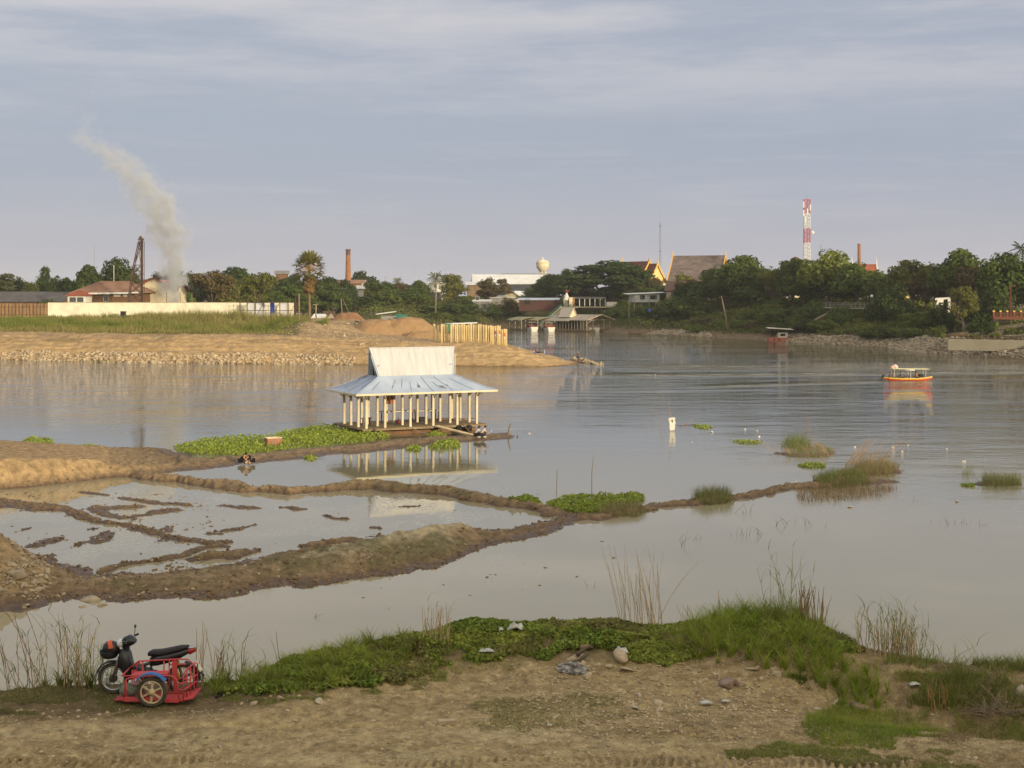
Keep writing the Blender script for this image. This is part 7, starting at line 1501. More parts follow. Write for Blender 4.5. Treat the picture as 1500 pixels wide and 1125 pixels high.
def bike(label, loc, rz, plastics, group=None, sidecar=False, sc=None):
    t = thing('motorcycle', label, 'motorcycle', loc, rz, group, sc)
    wheel(t, (-.63,0,.285), .285); wheel(t, (.63,0,.285), .285)
    arcguard((-.63,0,.285), .325, 50, 165, .13).build('front_fender', plastics, t, True)
    m = MB()
    for s in (-.075,.075): m.path([(-.63,s,.285),(-.52,s,.62),(-.46,s*.6,.78)], [.022,.024,.024], 8)
    m.build('fork', m_chrome, t, True)
    c = loft([(-.53,.60,.06,.10),(-.47,.66,.20,.17),(-.40,.62,.28,.19),(-.33,.52,.26,.18),(-.27,.42,.16,.12)]); c.build('leg_shield', plastics, t, True)
    loft([(-.50,.92,.03,.06),(-.44,.94,.09,.13),(-.34,.97,.11,.15),(-.26,.97,.07,.12),(-.22,.96,.03,.08)]).build('handlebar_cowl', plastics, t, True)
    loft([(-.47,.74,.05,.06),(-.40,.84,.14,.07),(-.34,.80,.12,.06)]).build('steering_head', plastics, t, True)
    MB().ball((-.47,-.03,.93), (.085,.125,.085), 12, 8).build('headlight', m_lamp, t, True); MB().ball((-.45,-.12,.86), (.03,.03,.025), 8, 6).ball((-.45,.12,.86), (.03,.03,.025), 8, 6).build('indicator', m_lamp, t, True)
    m = MB(); m.path([(-.30,-.36,1.00),(-.33,-.20,1.0),(-.36,0,.97),(-.33,.20,1.0),(-.30,.36,1.00)], [.016,.014,.016,.014,.016], 8); h = m.build('handlebar', m_chrome, t, True)
    MB().path([(-.29,-.38,1.0),(-.32,-.26,1.0)], .021, 8).path([(-.29,.38,1.0),(-.32,.26,1.0)], .021, 8).build('grip', m_sblack, h, True); MB().path([(-.36,-.17,1.0),(-.40,-.34,1.02)], .008, 5).path([(-.36,.17,1.0),(-.40,.34,1.02)], .008, 5).build('brake_lever', m_chrome, h)
    m = MB().path([(-.32,.24,1.0),(-.31,.27,1.15)], .007, 5).path([(-.32,-.24,1.0),(-.33,-.27,1.06)], .007, 5); mr_ = m.build('mirror', m_cblack, t); MB().ball((-.31,.27,1.17), (.02,.045,.035), 8, 6).ball((-.33,-.28,1.07), (.02,.05,.04), 8, 6).build('mirror_head', m_cblack, mr_, True)
    loft([(.02,.74,.04,.08),(.08,.755,.055,.12),(.25,.765,.055,.13),(.42,.80,.055,.13),(.60,.845,.05,.11),(.74,.875,.025,.07)]).build('seat', m_sblack, t, True)
    loft([(.06,.60,.09,.10),(.20,.64,.11,.13),(.40,.68,.10,.13),(.60,.74,.08,.11),(.78,.81,.045,.07)]).build('rear_body', plastics, t, True)
    loft([(.70,.80,.02,.05),(.78,.80,.07,.09),(.88,.83,.045,.06)]).build('tail_light', m_rl, t, True); loft([(.70,.86,.012,.05),(.80,.862,.022,.08),(.90,.875,.012,.05)]).build('tail_cover', m_chrome, t, True)
    arcguard((.63,0,.285), .33, -5, 80, .12).build('rear_fender', m_cblack, t, True); MB().beam((.86,0,.60),(.98,0,.44),.17,.015).build('licence_plate', M('plate', (.66,.63,.55), rough=.5), t)
    MB().path([(-.36,-.06,.93),(-.47,-.12,.86),(-.50,-.08,.74)], .006, 5).path([(-.33,-.22,.99),(-.42,-.16,.90),(-.46,-.05,.80)], .005, 5).path([(-.36,.1,.95),(-.46,.1,.84),(-.48,.05,.72)], .005, 5).build('cables', m_sblack, t)
    MB().path([(-.20,-.14,.50),(-.02,-.15,.42),(.10,-.15,.34)], [.05,.07,.04], 8).build('side_cover', m_cblack, t, True)
    MB().beam((.96,0,.42),(1.03,0,.34),.10,.012).build('mudflap', m_sblack, t)
    MB().ball((-.02,0,.36), (.16,.11,.13), 10, 8).path([(-.02,0,.40),(-.24,0,.50)], [.085,.10], 10).ball((.10,.03,.34), (.12,.13,.10), 10, 8).build('engine', m_eng, t, True)
    MB().path([(-.25,0,.45),(-.02,0,.55),(.2,0,.62),(.55,0,.74)], .03, 8).path([(.05,0,.5),(.12,0,.30)], .03, 6).path([(.1,-.07,.33),(.63,-.09,.285)], .022, 6).path([(.1,.07,.33),(.63,.09,.285)], .022, 6).build('frame', m_eng, t, True)
    MB().path([(.60,-.10,.30),(.50,-.11,.64)], .028, 8).path([(.60,.10,.30),(.50,.11,.64)], .028, 8).build('shock_absorber', M('yellow_spring', (.62,.42,.06), rough=.5), t, True)
    MB().path([(-.05,.10,.30),(.1,.14,.20),(.35,.15,.24),(.82,.17,.36)], [.018,.02,.045,.045], 8).build('exhaust', m_chrome, t, True); MB().path([(.02,-.24,.26),(.02,.24,.26)], .013, 6).path([(.18,.05,.25),(.24,.16,.02)], .012, 6).build('footpeg', m_sblack, t)
    if not sidecar: return t
    b = MB(); b.lathe([(.12,0),(.155,.05),(.175,.13),(.17,.135),(.15,.06),(.11,.01)], (-.70,0,.66), 16); b.beam((-.56,0,.74),(-.42,0,.82),.10,.04); b.build('basket', m_sblack, t, True)
    # sidecar platform (local -y is towards the viewer)
    y0, y1 = -.22, -.70; s = MB(); rt = .0135
    def tube(*p, r=rt): s.path(p, r, 8)
    tube((-.46,y0,.10),(.72,y0,.10)); tube((-.40,y1,.08),(-.38,y1,.42),(-.34,y1,.47),(-.26,y1,.49),(.44,y1,.53),(.54,y1,.50),(.59,y1,.42),(.62,y1,.08)); 
    tube((-.46,y0,.52),(-.28,y0,.655),(.50,y0,.70),(.66,y0,.695),(.74,y0,.62)); tube((-.46,y0,.52),(-.46,y1+.06,.50)); tube((-.46,y1+.06,.50),(.20,y1+.06,.515))
    tube((-.40,y0,.10),(-.40,y0,.50)); tube((-.30,y0,.48),(-.33,y0,.58),(-.26,y0,.64)); tube((-.33,y0,.50),(-.33,y0,.35),(-.24,y0,.30))
    for x_ in (-.20,.20,.30): tube((x_,y0,.10),(x_,y0,.66))
    for x_ in (-.36,): tube((x_,y1,.10),(x_,y1,.46)); tube((x_,y0,.10),(x_,y0,.5))
    tube((.30,y0,.60),(.62,y0,.61)); tube((.30,y0,.68),(.30,y0,.58)); 
    # rear gate
    tube((.70,y1,.08),(.70,y1,.56),(.73,y1+.04,.62),(.81,y0-.06,.66),(.83,y0,.62),(.83,y0,.10)); 
    for k in (.25,.5,.75): yy = y1+(y0-y1)*k; tube((.70+.13*k,yy,.10),(.70+.13*k,yy,.62))
    for z_ in (.28,.40): tube((.62,y1,z_),(.70,y1,z_)); tube((.70,y1,z_),(.83,y0,z_+.03))
    for x_ in (-.40,-.1,.25,.62): tube((x_,y1,.10),(x_,y0,.10))
    s.build('sidecar_frame', m_rr, t, True); s = MB()
    s.box((.12,(y0+y1)/2,.075), (1.16,abs(y1-y0)-.05,.02)).slab([(.62,y1,.09),(.86,y1+.04,.13),(.90,y0,.20),(.66,y0,.12)], .02).slab([(-.62,y1+.12,.06),(-.42,y1+.02,.10),(-.42,y0,.14),(-.56,y0,.10)], .02)
    s.build('floor_plate', m_rr, t); MB().slab([(-.30,y1+.05,.515),(.38,y1+.05,.545),(.38,y1+.26,.555),(-.26,y1+.26,.53)], .018).build('side_shelf', m_rr, t)
    s = MB().beam((-.38,y1-.04,.12),(.10,y1-.07,.03+.10),.05,.07).beam((.10,y1-.07,.13),(.14,y1-.09,.25),.05,.05); s.beam((-.40,y1,.1),(.10,y1-.02,.08),.035,.06).beam((.18,y1-.02,.09),(.62,y1-.02,.09),.03,.05); s.box((.40,y0,.50), (.09,.03,.34)).box((.42,y0-.01,.22), (.07,.03,.24)).build('side_beam', m_rr, t)
    wheel(t, (.14,y1-.12,.27), .27, .036, 'alloy', m_cw); arcguard((.14,y1-.12,.27), .345, 38, 150, .14).build('mudguard', m_mud_b, t, True)
    s = MB().path([(.0,y1-.06,.47),(.07,y1-.06,.16)], .018, 8)
    for k in range(9): z_ = .22+k*.026; s.lathe([(.024,-.006),(.030,0),(.024,.006)], (.045-.01*k*.2,y1-.06,z_), 8)
    s.build('spring_strut', m_chrome, t, True); MB().path([(.62,-.1,.3),(.5,-.14,.34),(.35,-.2,.3)], .014, 6).build('tow_link', m_rr, t)
    for o_ in t.children:
        if o_.name.startswith(('sidecar_frame','floor_plate','side_shelf','side_beam','mudguard','spring_strut','tow_link')): o_.location.x = .165; o_.scale.x = .96
    [c for c in t.children if c.name.startswith('wheel')][-1].location.x = .17
    return t
bp_ = pd(216.5, 25.95, 0); bz_ = hz(bp_.x, bp_.y)
bk = bike('small black motorcycle with a red tube frame sidecar parked on the grassy bank', (bp_.x, bp_.y, bz_-.0), R(-2), m_cblack, sidecar=True)
hl = Vector((bp_.x-.66, bp_.y, bz_+.80)); t = thing('helmet', 'black and orange striped helmet lying in the front basket of the motorcycle', 'helmet', hl); m = MB().ball((0,0,.03), (.165,.14,.14), 16, 10); m.build('shell', m_cblack, t, True)
v = []; f = []
for i in range(9):
    a = R(15+150*i/8)
    for yy in (-.05,0,.05): 
        rr_ = math.sqrt(max(0,1-(yy/.14)**2)); v.append((-.02+yy*.9+.168*math.cos(a)*rr_*.45, yy*1.0-.145*math.cos(a)*.98, .03+.146*math.sin(a)*rr_))
for i in range(8):
    for j in range(2): f.append((i*3+j, i*3+j+1, (i+1)*3+j+1, (i+1)*3+j))
MB().add(v, f).build('orange_stripe', M('helmet_orange', (.62,.11,.04), rough=.35), t, True)
t = thing('cloth_bundle', 'grey green bundle of cloth lying on the sidecar floor', 'bundle', (bp_.x-.22, bp_.y-.48, bz_+.09)); MB().ball((0,0,.12), (.17,.14,.13), 10, 7).ball((.14,.03,.16), (.12,.10,.11), 8, 6).build('bundle', M('faded_cloth', (.22,.27,.22), (.12,.15,.13), scale=14), t, True); MB().ball((.16,-.06,.25), (.10,.05,.05), 8, 6).build('pale_rag', M('pale_rag', (.42,.27,.20), scale=9), t, True)
for dx, lb in ((0,'left sandal of the dark pair lying right of the motorcycle'),(.17,'right sandal of the dark pair lying right of the motorcycle')):
    p = gat(321, 1021); t = thing('sandal', lb, 'sandal', (p.x+dx, p.y, hz(p.x+dx, p.y)+.01), R(80)); loft([(-.12,.012,.012,.035),(-.03,.012,.012,.036),(.08,.012,.012,.048),(.13,.012,.008,.03)]).build('sole', m_sblack, t); MB().path([(.02,-.045,.02),(.05,-.02,.055),(.05,.02,.055),(.02,.045,.02)], .014, 6).build('strap', m_sblack, t, True)
# two motorcycles far off on the peninsula
for px, lb, mt in ((526,'first motorcycle parked on the peninsula with a rider seat bag, nearest the leaning post',m_cblack),(547,'second motorcycle parked on the peninsula, blue and white',m_bluec)):
    x_ = (px-750)/F*300; bike(lb if len(lb.split()) <= 16 else 'black motorcycle parked on the peninsula nearest the leaning post', (x_, 300, hz(x_, 300)+.02), R(170), mt, None, False, 1.15)
# ================================================================ foreground stones, ash and litter
def stone(label, px, py, s_, mat, flat=.6, name='stone', z=4.8, cat='stone', sc=(1,1,1)):
    p = gat(px, py); v, f = rocks(np.array([[0,0,0.]]), [s_], flat); v = v*np.array(sc); return tag(mk(name, v, f, mat, loc=(p.x, p.y, hz(p.x, p.y)+s_*flat*.2)), label, cat)
m_fs = M('bank_stone', (.50,.41,.29), (.33,.26,.175), scale=7, rough=.95, bump=.01, bscale=40); m_ws = M('white_stone', (.50,.44,.34), (.36,.30,.22), scale=8, rough=.9); m_rs = M('reddish_stone', (.36,.27,.21), (.26,.19,.145), scale=6, rough=.95)
stone('large brown stone with a plastic scrap on top near the grass edge', 914, 968, .42, m_fs, .85); stone('flat stone just below the large brown stone', 918, 983, .26, m_fs, .4); stone('stone left of the large brown stone', 893, 978, .24, m_fs, .6)
stone('long stone lying behind the ash of the camp fire', 843, 965, .36, m_fs, .45, sc=(1.3,.8,1)); stone('stone at the right side of the ash', 855, 976, .30, m_fs, .5, sc=(1.2,.9,1)); stone('angular stone below the ash', 862, 991, .24, m_fs, .6)
stone('reddish boulder in front of the tall grass', 1066, 1006, .38, m_rs, .75); stone('reddish stone touching the right of the boulder', 1081, 1004, .26, m_rs, .7); stone('flat slab below the tall grass', 1103, 981, .26, m_fs, .4); stone('pale slab left of the pointed slab near the bright grass', 1238, 1035, .26, m_ws, .3)
stone('pointed slab at the foot of the tall bright grass', 1256, 1036, .36, m_rs, .5); stone('small pale stone left of the two slabs', 1224, 1031, .18, m_ws, .5); stone('small stone below the two slabs', 1197, 1041, .14, m_ws, .6); stone('pale pyramid shaped stone on the bare soil', 931, 1039, .17, m_ws, .9)
stone('flat scrap of rubble on the bare soil', 964, 1031, .24, m_fs, .3); stone('second scrap of rubble below the flat one', 966, 1041, .22, m_fs, .3); stone('white lump on the bare soil above the pale pyramid stone', 937, 1021, .15, m_ws, .6); stone('flat grey stone right of the sandals', 371, 1033, .22, m_fs, .35); stone('pale flat stone by the grass left of centre', 470, 1028, .26, m_ws, .3); stone('small brown stone right of the grey one', 412, 1027, .2, m_fs, .7)
stone('yellow stone at the top edge of the ash spot', 837, 946, .24, m_fs, .35); stone('grey brown stone in the grass right of the tall grass', 1140, 990, .3, m_fs, .5); stone('white lump in the dark grass at the right edge', 1494, 1015, .24, m_ws, 1.0)
p = gat(654.5, 1061.5); t = MB().box((0,0,.03), (.29,.14,.07), .2).build('brick', m_fs, None, False, (p.x, p.y, hz(p.x, p.y)+.015)); tag(t, 'flat pale brick lying on the dirt track left of centre', 'brick')
p = at(460/3+550, 1092, 4.76); stone('thin flat stone on the track near the bottom', 703, 1092, .14, m_fs, .3)
p = gat(838, 981); n = 22; u = np.linspace(-1, 1, n); U, V_ = np.meshgrid(u, u); k_ = 1-(U**2+V_**2); k_ = k_+.5*fbm(U*2.5, V_*2.5, 3, 9); Xa = p.x+U*.36; Ya = p.y+V_*.26; Za = near_h(Xa, Ya)+.02+.03*np.clip(k_, -.6, 1)+.012*fbm(U*6, V_*6, 2, 4)
i = (np.arange(n-1)[:, None]*n+np.arange(n-1)[None]).reshape(-1); i = i[k_.reshape(-1)[i] > .12]; tag(mk('ash_heap', np.stack([Xa, Ya, Za], -1).reshape(-1, 3), np.stack([i, i+1, i+n+1, i+n], 1), M('ash', (.34,.32,.29), (.05,.045,.04), scale=9, lo=.38, hi=.6), smooth=True), 'patch of grey ash and charcoal on the bare soil', 'ash')
for a, b_, lb in (((845,968,.10),(866,962,.22),'charred log sticking out over the stones'),((850,958,.12),(869,953,.05),'pale branch behind the stones of the fire'),((848,974,.05),(862,968,.12),'black charred stick on the stones')):
    q0, q1 = gat(a[0], a[1]), gat(b_[0], b_[1]); q0.z = hz(q0.x, q0.y)+a[2]; q1.z = hz(q1.x, q1.y)+b_[2]; tag(MB().path([q0, (q0+q1)/2+Vector((0,0,.03)), q1], [.045,.035,.02], 7).build('log', m_wood if 'pale' in lb else m_bark, None, True), lb, 'log')
def crumple(label, px, py, w, mat, zz=.06, z=5.0, name='plastic_bag', cat='plastic bag'):
    p = gat(px, py); n = 9; u = np.linspace(-1, 1, n); U, V_ = np.meshgrid(u, u); X_c = U*w/2+.15*w*fbm(U*2+px, V_*2, 3, 1); Y_c = V_*w*.35+.15*w*fbm(U*2, V_*2+px, 3, 2); Zc = .05+zz*(1+fbm(U*3+px, V_*3, 3, 3)*.9)*np.clip(1.3-U**2-V_**2, .05, 1)
    i = (np.arange(n-1)[:, None]*n+np.arange(n-1)[None]).reshape(-1); o = mk(name, np.stack([X_c, Y_c, Zc], -1).reshape(-1, 3), np.stack([i, i+1, i+n+1, i+n], 1), mat, loc=(p.x, p.y, hz(p.x, p.y))); md = o.modifiers.new('t', 'SOLIDIFY'); md.thickness = .006; return tag(o, label, cat)
m_pl = M('thin_plastic', (.56,.57,.53), (.34,.34,.31), scale=12, rough=.35)
crumple('crumpled white plastic bag in the creeping vines', 755, 926, .30, m_pl, .10, 5.15); crumple('small white scrap left of the crumpled bag in the vines', 734, 927, .10, m_pl, .05, 5.15); crumple('flattened white wrapper at the lower edge of the vines', 713, 958, .30, m_pl, .03, 5.0); crumple('clear plastic scrap draped on the large brown stone', 910, 960, .26, m_pl, .09, 4.95)
crumple('pale plastic film on the bare soil at the right', 1034, 1033, .22, m_pl, .03, 4.8); crumple('black plastic bag at the top edge of the vines', 686, 909, .30, m_black, .10, 5.2); crumple('white scrap on the bare soil right of the film', 1063, 1032, .14, m_pl, .02, 4.8); crumple('white wrapper on the track below the sparse grass', 805, 1067, .08, m_pl, .02, 4.78); crumple('pale sheet of plastic on the right hand gully slope', 1340, 1007, .2, m_pl, .03, 4.5)
# ================================================================ foreground vegetation
def region(poly, n, zz=5.0, seed=1, edge=.25):
    """random ground points inside a patch outlined on the bank"""
    P = [gat(a, b)[:2] for a, b in poly]; g = np.random.default_rng(seed); xs_ = [p[0] for p in P]; ys_ = [p[1] for p in P]; X = []; Y = []
    for _ in range(12):
        x = g.uniform(min(xs_)-.3, max(xs_)+.3, n); y = g.uniform(min(ys_)-.3, max(ys_)+.3, n); k = sdist(x+edge*fbm(x*1.8, y*1.8, 3, seed), y+edge*fbm(x*1.8+5, y*1.8, 3, seed+1), P) > 0; X.append(x[k]); Y.append(y[k])
        if sum(map(len, X)) > n: break
    x, y = np.concatenate(X)[:n], np.concatenate(Y)[:n]; return x, y, near_h(x, y), g
def grassbed(label, poly, n, h0, h1, w, lean, c1, c2, dry, seed, clump=0., zz=5.0, seg=3, name='grass', thr=-9, fs=1.2):
    x, y, z, g = region(poly, n, zz, seed); 
    if thr > -1: k = fbm(x*fs, y*fs*1.4, 4, seed+9) > thr; x, y, z = x[k], y[k], z[k]
    if clump: kx = np.round(x/clump)*clump; ky = np.round(y/clump)*clump; j = hsh((kx*97).astype(np.int64), (ky*89).astype(np.int64), 3)*6.28; x = x*(.35)+(kx+clump*.4*np.cos(j))*.65; y = y*(.35)+(ky+clump*.4*np.sin(j))*.65; z = near_h(x, y)
    n = len(x); hm = .75+.5*np.clip(fbm(x*1.3, y*1.3, 3, seed+3)+.5, 0, 1); h = (h0+(h1-h0)*g.random(n)**1.4)*hm
    v, f = blades(np.stack([x, y, z-.01], 1), h, w*(.6+.8*g.random(n)), lean*(.3+g.random(n)), seg); c = mixc(np.broadcast_to(np.array(c1), (n, 3)), np.array(c2), np.clip(fbm(x*.8, y*.8, 3, seed+5)*.8+.4, 0, 1)); dr = g.random(n) < dry; c = np.where(dr[:, None], np.array([.40,.31,.17])*(.6+.6*g.random(n))[:, None], c)*(.75+.5*g.random(n))[:, None]
    return tag(mk(name, v, f, m_gr, col=np.repeat(c, (seg+1)*2, 0)), label, 'grass', kind='stuff')
GR = (.20,.26,.045); GR2 = (.32,.37,.06); DK = (.14,.195,.045); DK2 = (.22,.26,.065)
VP = [(300,1002),(350,985),(400,968),(480,940),(600,915),(700,902),(850,902),(1000,900),(1060,895),(1100,888),(1170,890),(1240,925),(1255,950),(1200,955),(1130,960),(1060,955),(1000,970),(940,966),(880,954),(820,946),(785,960),(745,975),(700,986),(640,998),(560,1004),(430,1014),(360,1018),(310,1016)]
x, y, z, g = region(VP, 60000, 5.1, 5, .5); k = (fbm(x*1.7, y*2.2, 4, 88) > -.12-.5*sst(y, edgeD(pxof(x, y))-1.6, edgeD(pxof(x, y))-.4)); x, y, z = x[k], y[k], z[k]; n = len(x); hgt = .02+.15*np.clip(fbm(x*1.1, y*1.1, 3, 66)+.5, .1, 1)
P_ = np.stack([x, y, z+hgt*g.random(n)**.6], 1); v, f = leafcloud(P_, .034, flat=.35, asp=.85, jit=.5); c = mixc(np.broadcast_to(np.array([.19,.26,.05]), (n, 3)), np.array([.33,.37,.08]), np.clip(fbm(x*1.2, y*1.2, 3, 67)+.3, 0, 1)); yl = g.random(n) < .04; c = np.where(yl[:, None], np.array([.42,.40,.08]), c)*(.65+.7*g.random(n))[:, None]; br_ = (fbm(x*.9+3, y*.9, 3, 69) > .30)[:, None]; c = np.where(br_, c*.5+np.array([.24,.17,.10])*.5, c)
tag(mk('creeping_vines', v, f, m_gr, col=np.repeat(c, 4, 0)), 'carpet of creeping leafy vines along the crest of the near bank', 'vines', kind='stuff')
BK = [(280,1000),(480,945),(600,920),(700,905),(1000,903),(1100,893),(1200,900),(1260,940),(1400,960),(1600,975),(1600,900),(1200,860),(700,870),(300,940)]
grassbed('thin grass mixed into the creeping vines', VP, 20000, .05, .20, .009, .9, GR2, GR, .30, 41)
grassbed('grass standing among the vines at the left of the crest', [(300,1000),(400,962),(520,930),(600,930),(600,985),(500,1008),(400,1015),(300,1018)], 7000, .15, .50, .015, .9, GR, GR2, .08, 42, .35)
grassbed('tall bright green grass on the crest of the bank', [(1000,925),(1050,905),(1100,895),(1160,905),(1210,935),(1240,960),(1275,1000),(1285,1030),(1255,1045),(1220,1030),(1180,1000),(1130,985),(1060,965),(1005,962)], 9000, .18, .66, .014, .85, (.22,.30,.035), (.36,.43,.06), .14, 43, .30)
grassbed('low green grass in front of the crest hump', [(990,950),(1080,958),(1130,975),(1190,1000),(1200,1020),(1130,1000),(1060,975),(1000,968)], 5000, .05, .20, .010, .8, DK, GR, .1, 44, thr=-.05)
grassbed('grass on the top of the hump right of centre', [(1020,915),(1060,898),(1100,890),(1180,893),(1250,930),(1260,955),(1180,930),(1100,915)], 9000, .06, .24, .010, .8, DK, GR, .1, 45, zz=5.3)
grassbed('band of fine bright grass along the foot of the gully', [(1195,1050),(1240,1035),(1300,1045),(1380,1045),(1440,1052),(1520,1070),(1520,1088),(1440,1078),(1390,1082),(1330,1085),(1280,1098),(1200,1092),(1185,1070)], 30000, .05, .20, .008, .7, (.20,.28,.04), (.32,.38,.06), .10, 46, zz=4.75, seg=2, thr=-.42)
grassbed('patches of fine grass at the bottom right', [(1050,1085),(1160,1090),(1250,1100),(1440,1095),(1450,1135),(1290,1135),(1180,1110),(1060,1115)], 30000, .03, .09, .007, .8, GR, (.20,.25,.05), .25, 47, zz=4.75, seg=2, thr=-.12, fs=.8)
grassbed('sparse tufts of short grass on the bare soil in the middle', [(660,1018),(800,1012),(930,1022),(940,1050),(840,1062),(800,1075),(720,1070),(660,1045)], 22000, .02, .07, .007, .9, (.15,.20,.045), (.20,.25,.06), .25, 48, zz=4.78, seg=2, thr=.06, fs=.9)
grassbed('thin worn grass on the ground left of the motorcycle', [(-20,1008),(150,1008),(250,1020),(240,1036),(180,1050),(90,1048),(-20,1052)], 30000, .02, .08, .007, .8, (.15,.19,.045), (.12,.16,.04), .3, 49, zz=4.78, seg=2, thr=-.22, fs=.8)
grassbed('short grass along the edge right of the motorcycle', [(290,1012),(420,1012),(560,1000),(650,985),(650,1000),(520,1020),(400,1032),(300,1026)], 16000, .02, .09, .007, .8, GR, DK2, .2, 50, zz=4.8, seg=2, thr=-.1, fs=1.)
grassbed('dark coarse grass in the right hand gully', [(1370,975),(1440,968),(1520,975),(1520,1060),(1440,1055),(1380,1030),(1350,1000)], 6000, .08, .36, .012, 1.0, DK, GR2, .25, 51, zz=4.7, thr=-.12)
grassbed('mixed weeds on the slope of the right hand gully', [(1255,975),(1300,985),(1400,985),(1400,1040),(1300,1045),(1262,1030)], 7000, .05, .24, .011, .9, DK, GR2, .3, 52, zz=4.7, thr=.05)
grassbed('grass along the bare crest at the far right', [(1280,945),(1340,955),(1400,962),(1520,970),(1520,985),(1400,978),(1300,972)], 3000, .05, .25, .010, .8, GR, DK2, .2, 53, zz=5.0, thr=.05)
grassbed('straw and withered grass on the ground at the bottom right', [(1330,1080),(1520,1085),(1520,1135),(1280,1135)], 26000, .01, .06, .006, 1.4, (.40,.33,.2), (.30,.24,.14), .8, 54, zz=4.75, seg=2)
grassbed('green grass on the bank edge at the far left', [(-60,965),(60,960),(160,968),(170,1003),(0,1010),(-60,1010)], 5500, .12, .50, .014, .9, DK2, GR, .12, 55, .3, zz=4.85)
grassbed('dead matted grass at the foot of the bright grass', [(1375,1075),(1420,1068),(1445,1080),(1410,1092),(1380,1088)], 1800, .05, .16, .008, 1.4, (.27,.17,.09), (.38,.28,.15), .5, 56, zz=4.78)
grassbed('tufts spotting the worn soil beyond the track', [(820,1015),(1100,1000),(1200,1040),(1160,1090),(1000,1085),(880,1060)], 26000, .02, .06, .006, .9, (.15,.19,.05), (.2,.22,.07), .35, 57, zz=4.78, seg=2, thr=.30, fs=1.6)
# pebbles and grit
g = np.random.default_rng(77); n = 11000; px = g.uniform(-20, 1520, n*3); D = g.uniform(21.9, 27.4, n*3); x = (px-750)/F*D; den = .25+.75*((px > 780) & (px < 1250) & (D > 23.4)); k = (g.random(n*3) < den) & (D < edgeD(px)-1.2); x, D = x[k][:n], D[k][:n]
v, f = rocks(np.stack([x, D, near_h(x, D)+.004], 1), .014+.09*g.random(len(x))**6, .6); tag(mk('gravel', v, f, M('grit', (.52,.42,.28), (.30,.23,.15), scale=3, rough=.95, orand=0)), 'small clods and pebbles scattered over the bare soil', 'gravel', kind='stuff')
# straw bits
n = 1500; px = g.uniform(-20, 1520, n); D = g.uniform(22, 27.2, n); x = (px-750)/F*D; z = near_h(x, D)+.008; a = g.random(n)*3.14; d = np.stack([np.cos(a), np.sin(a), np.zeros(n)], 1); s_ = np.stack([-np.sin(a), np.cos(a), np.zeros(n)], 1)
v, f = quads(np.stack([x, D, z], 1), d*(.03+.10*g.random(n)**2)[:, None], s_*.006); tag(mk('straw', v, f, M('straw', (.62,.51,.31), (.5,.4,.25), scale=2)), 'bits of straw and dry stalks strewn on the soil', 'straw', kind='stuff')
# reeds and cane clumps, each a thing
m_reed = M('dry_reed', (.54,.41,.24), (.36,.26,.14), scale=5, rough=.85); m_reedb = M('brown_reed', (.34,.23,.13), (.20,.13,.08), scale=5, rough=.85)
def reeds(label, px, py, z, n, h0, h1, sp, lean, mat=None, az=None, leaves=0, lc=GR, seed=1, r=.011, name='reed_clump'):
    g = random.Random(seed); p = gat(px, py); zb = hz(p.x, p.y); t = thing(name, label, 'reeds', (p.x, p.y, zb)); m = MB(); L_ = []
    for i in range(n):
        a = g.uniform(0, 6.28) if az is None else az+g.gauss(0, .35); ln = g.uniform(h0, h1); le = abs(g.gauss(lean, lean*.6+.03)); b = Vector((g.uniform(-sp,sp), g.uniform(-sp*.5,sp*.5), 0)); b.z = hz(p.x+b.x, p.y+b.y)-zb-.05; d = Vector((math.cos(a), math.sin(a), 0))
        pts_ = [b+Vector((0,0,1))*ln*(u-.22*le*u*u)+d*ln*le*(.6*u+.4*u*u)+Vector((g.gauss(0,.010), g.gauss(0,.01), 0)) for u in (0,.25,.5,.75,1.0)]; rr_ = r*.68*g.uniform(.7, 1.2); m.path(pts_, [rr_,rr_,rr_*.9,rr_*.8,rr_*.45], 5)
        for q in pts_[1:4]: m.ball(tuple(q), (rr_*1.35,rr_*1.35,rr_*1.0), 5, 4)
        if i < leaves:
            for k in range(5): L_.append((p.x+pts_[1+k % 4].x, p.y+pts_[1+k % 4].y, zb+pts_[1+k % 4].z))
    m.build('stems', mat or m_reed, t)
    if L_:
        L_ = np.array(L_)-np.array([p.x, p.y, zb]); nn = len(L_); v, f = blades(L_, rng.uniform(.25, .6, nn), np.full(nn, .016), rng.uniform(.6, 1.3, nn), 3, 1.3); c = np.broadcast_to(np.array(lc), (nn, 3))*(.7+.6*rng.random(nn))[:, None]; mk('leaves', v, f, m_gr, t, col=np.repeat(c, 8, 0))
    return t
reeds('tall dry reeds standing behind the vines right of centre', 940, 911, 4.9, 34, 1.0, 2.0, .42, .16, az=2.6, seed=3, r=.010); reeds('one long dry reed arching right beside the tall dry reeds', 958, 910, 4.9, 3, 1.6, 2.1, .08, .42, az=.1, seed=4, r=.009)
reeds('short broken dry reeds in the vines left of centre', 638, 945, 5.0, 24, .5, .95, .26, .12, seed=5, leaves=3); reeds('brown cut reed stalks on the right hump', 1187, 918, 5.3, 30, .5, .95, .30, .14, m_reedb, seed=6, r=.014); reeds('pair of pale reed stubs at the left of the hump', 1063, 900, 5.2, 9, .4, .75, .14, .12, seed=7)
reeds('tall green reeds with drooping leaves on the hump', 1152, 910, 5.3, 12, .8, 1.35, .40, .14, M('green_reed', (.25,.29,.10), (.35,.30,.14)), seed=8, leaves=12, lc=(.22,.29,.09), r=.008); reeds('single highest green reed on the hump', 1155, 905, 5.3, 2, 1.5, 1.75, .05, .10, M('green_reed', (.25,.29,.10)), seed=9, leaves=2, lc=(.24,.31,.12), r=.009)
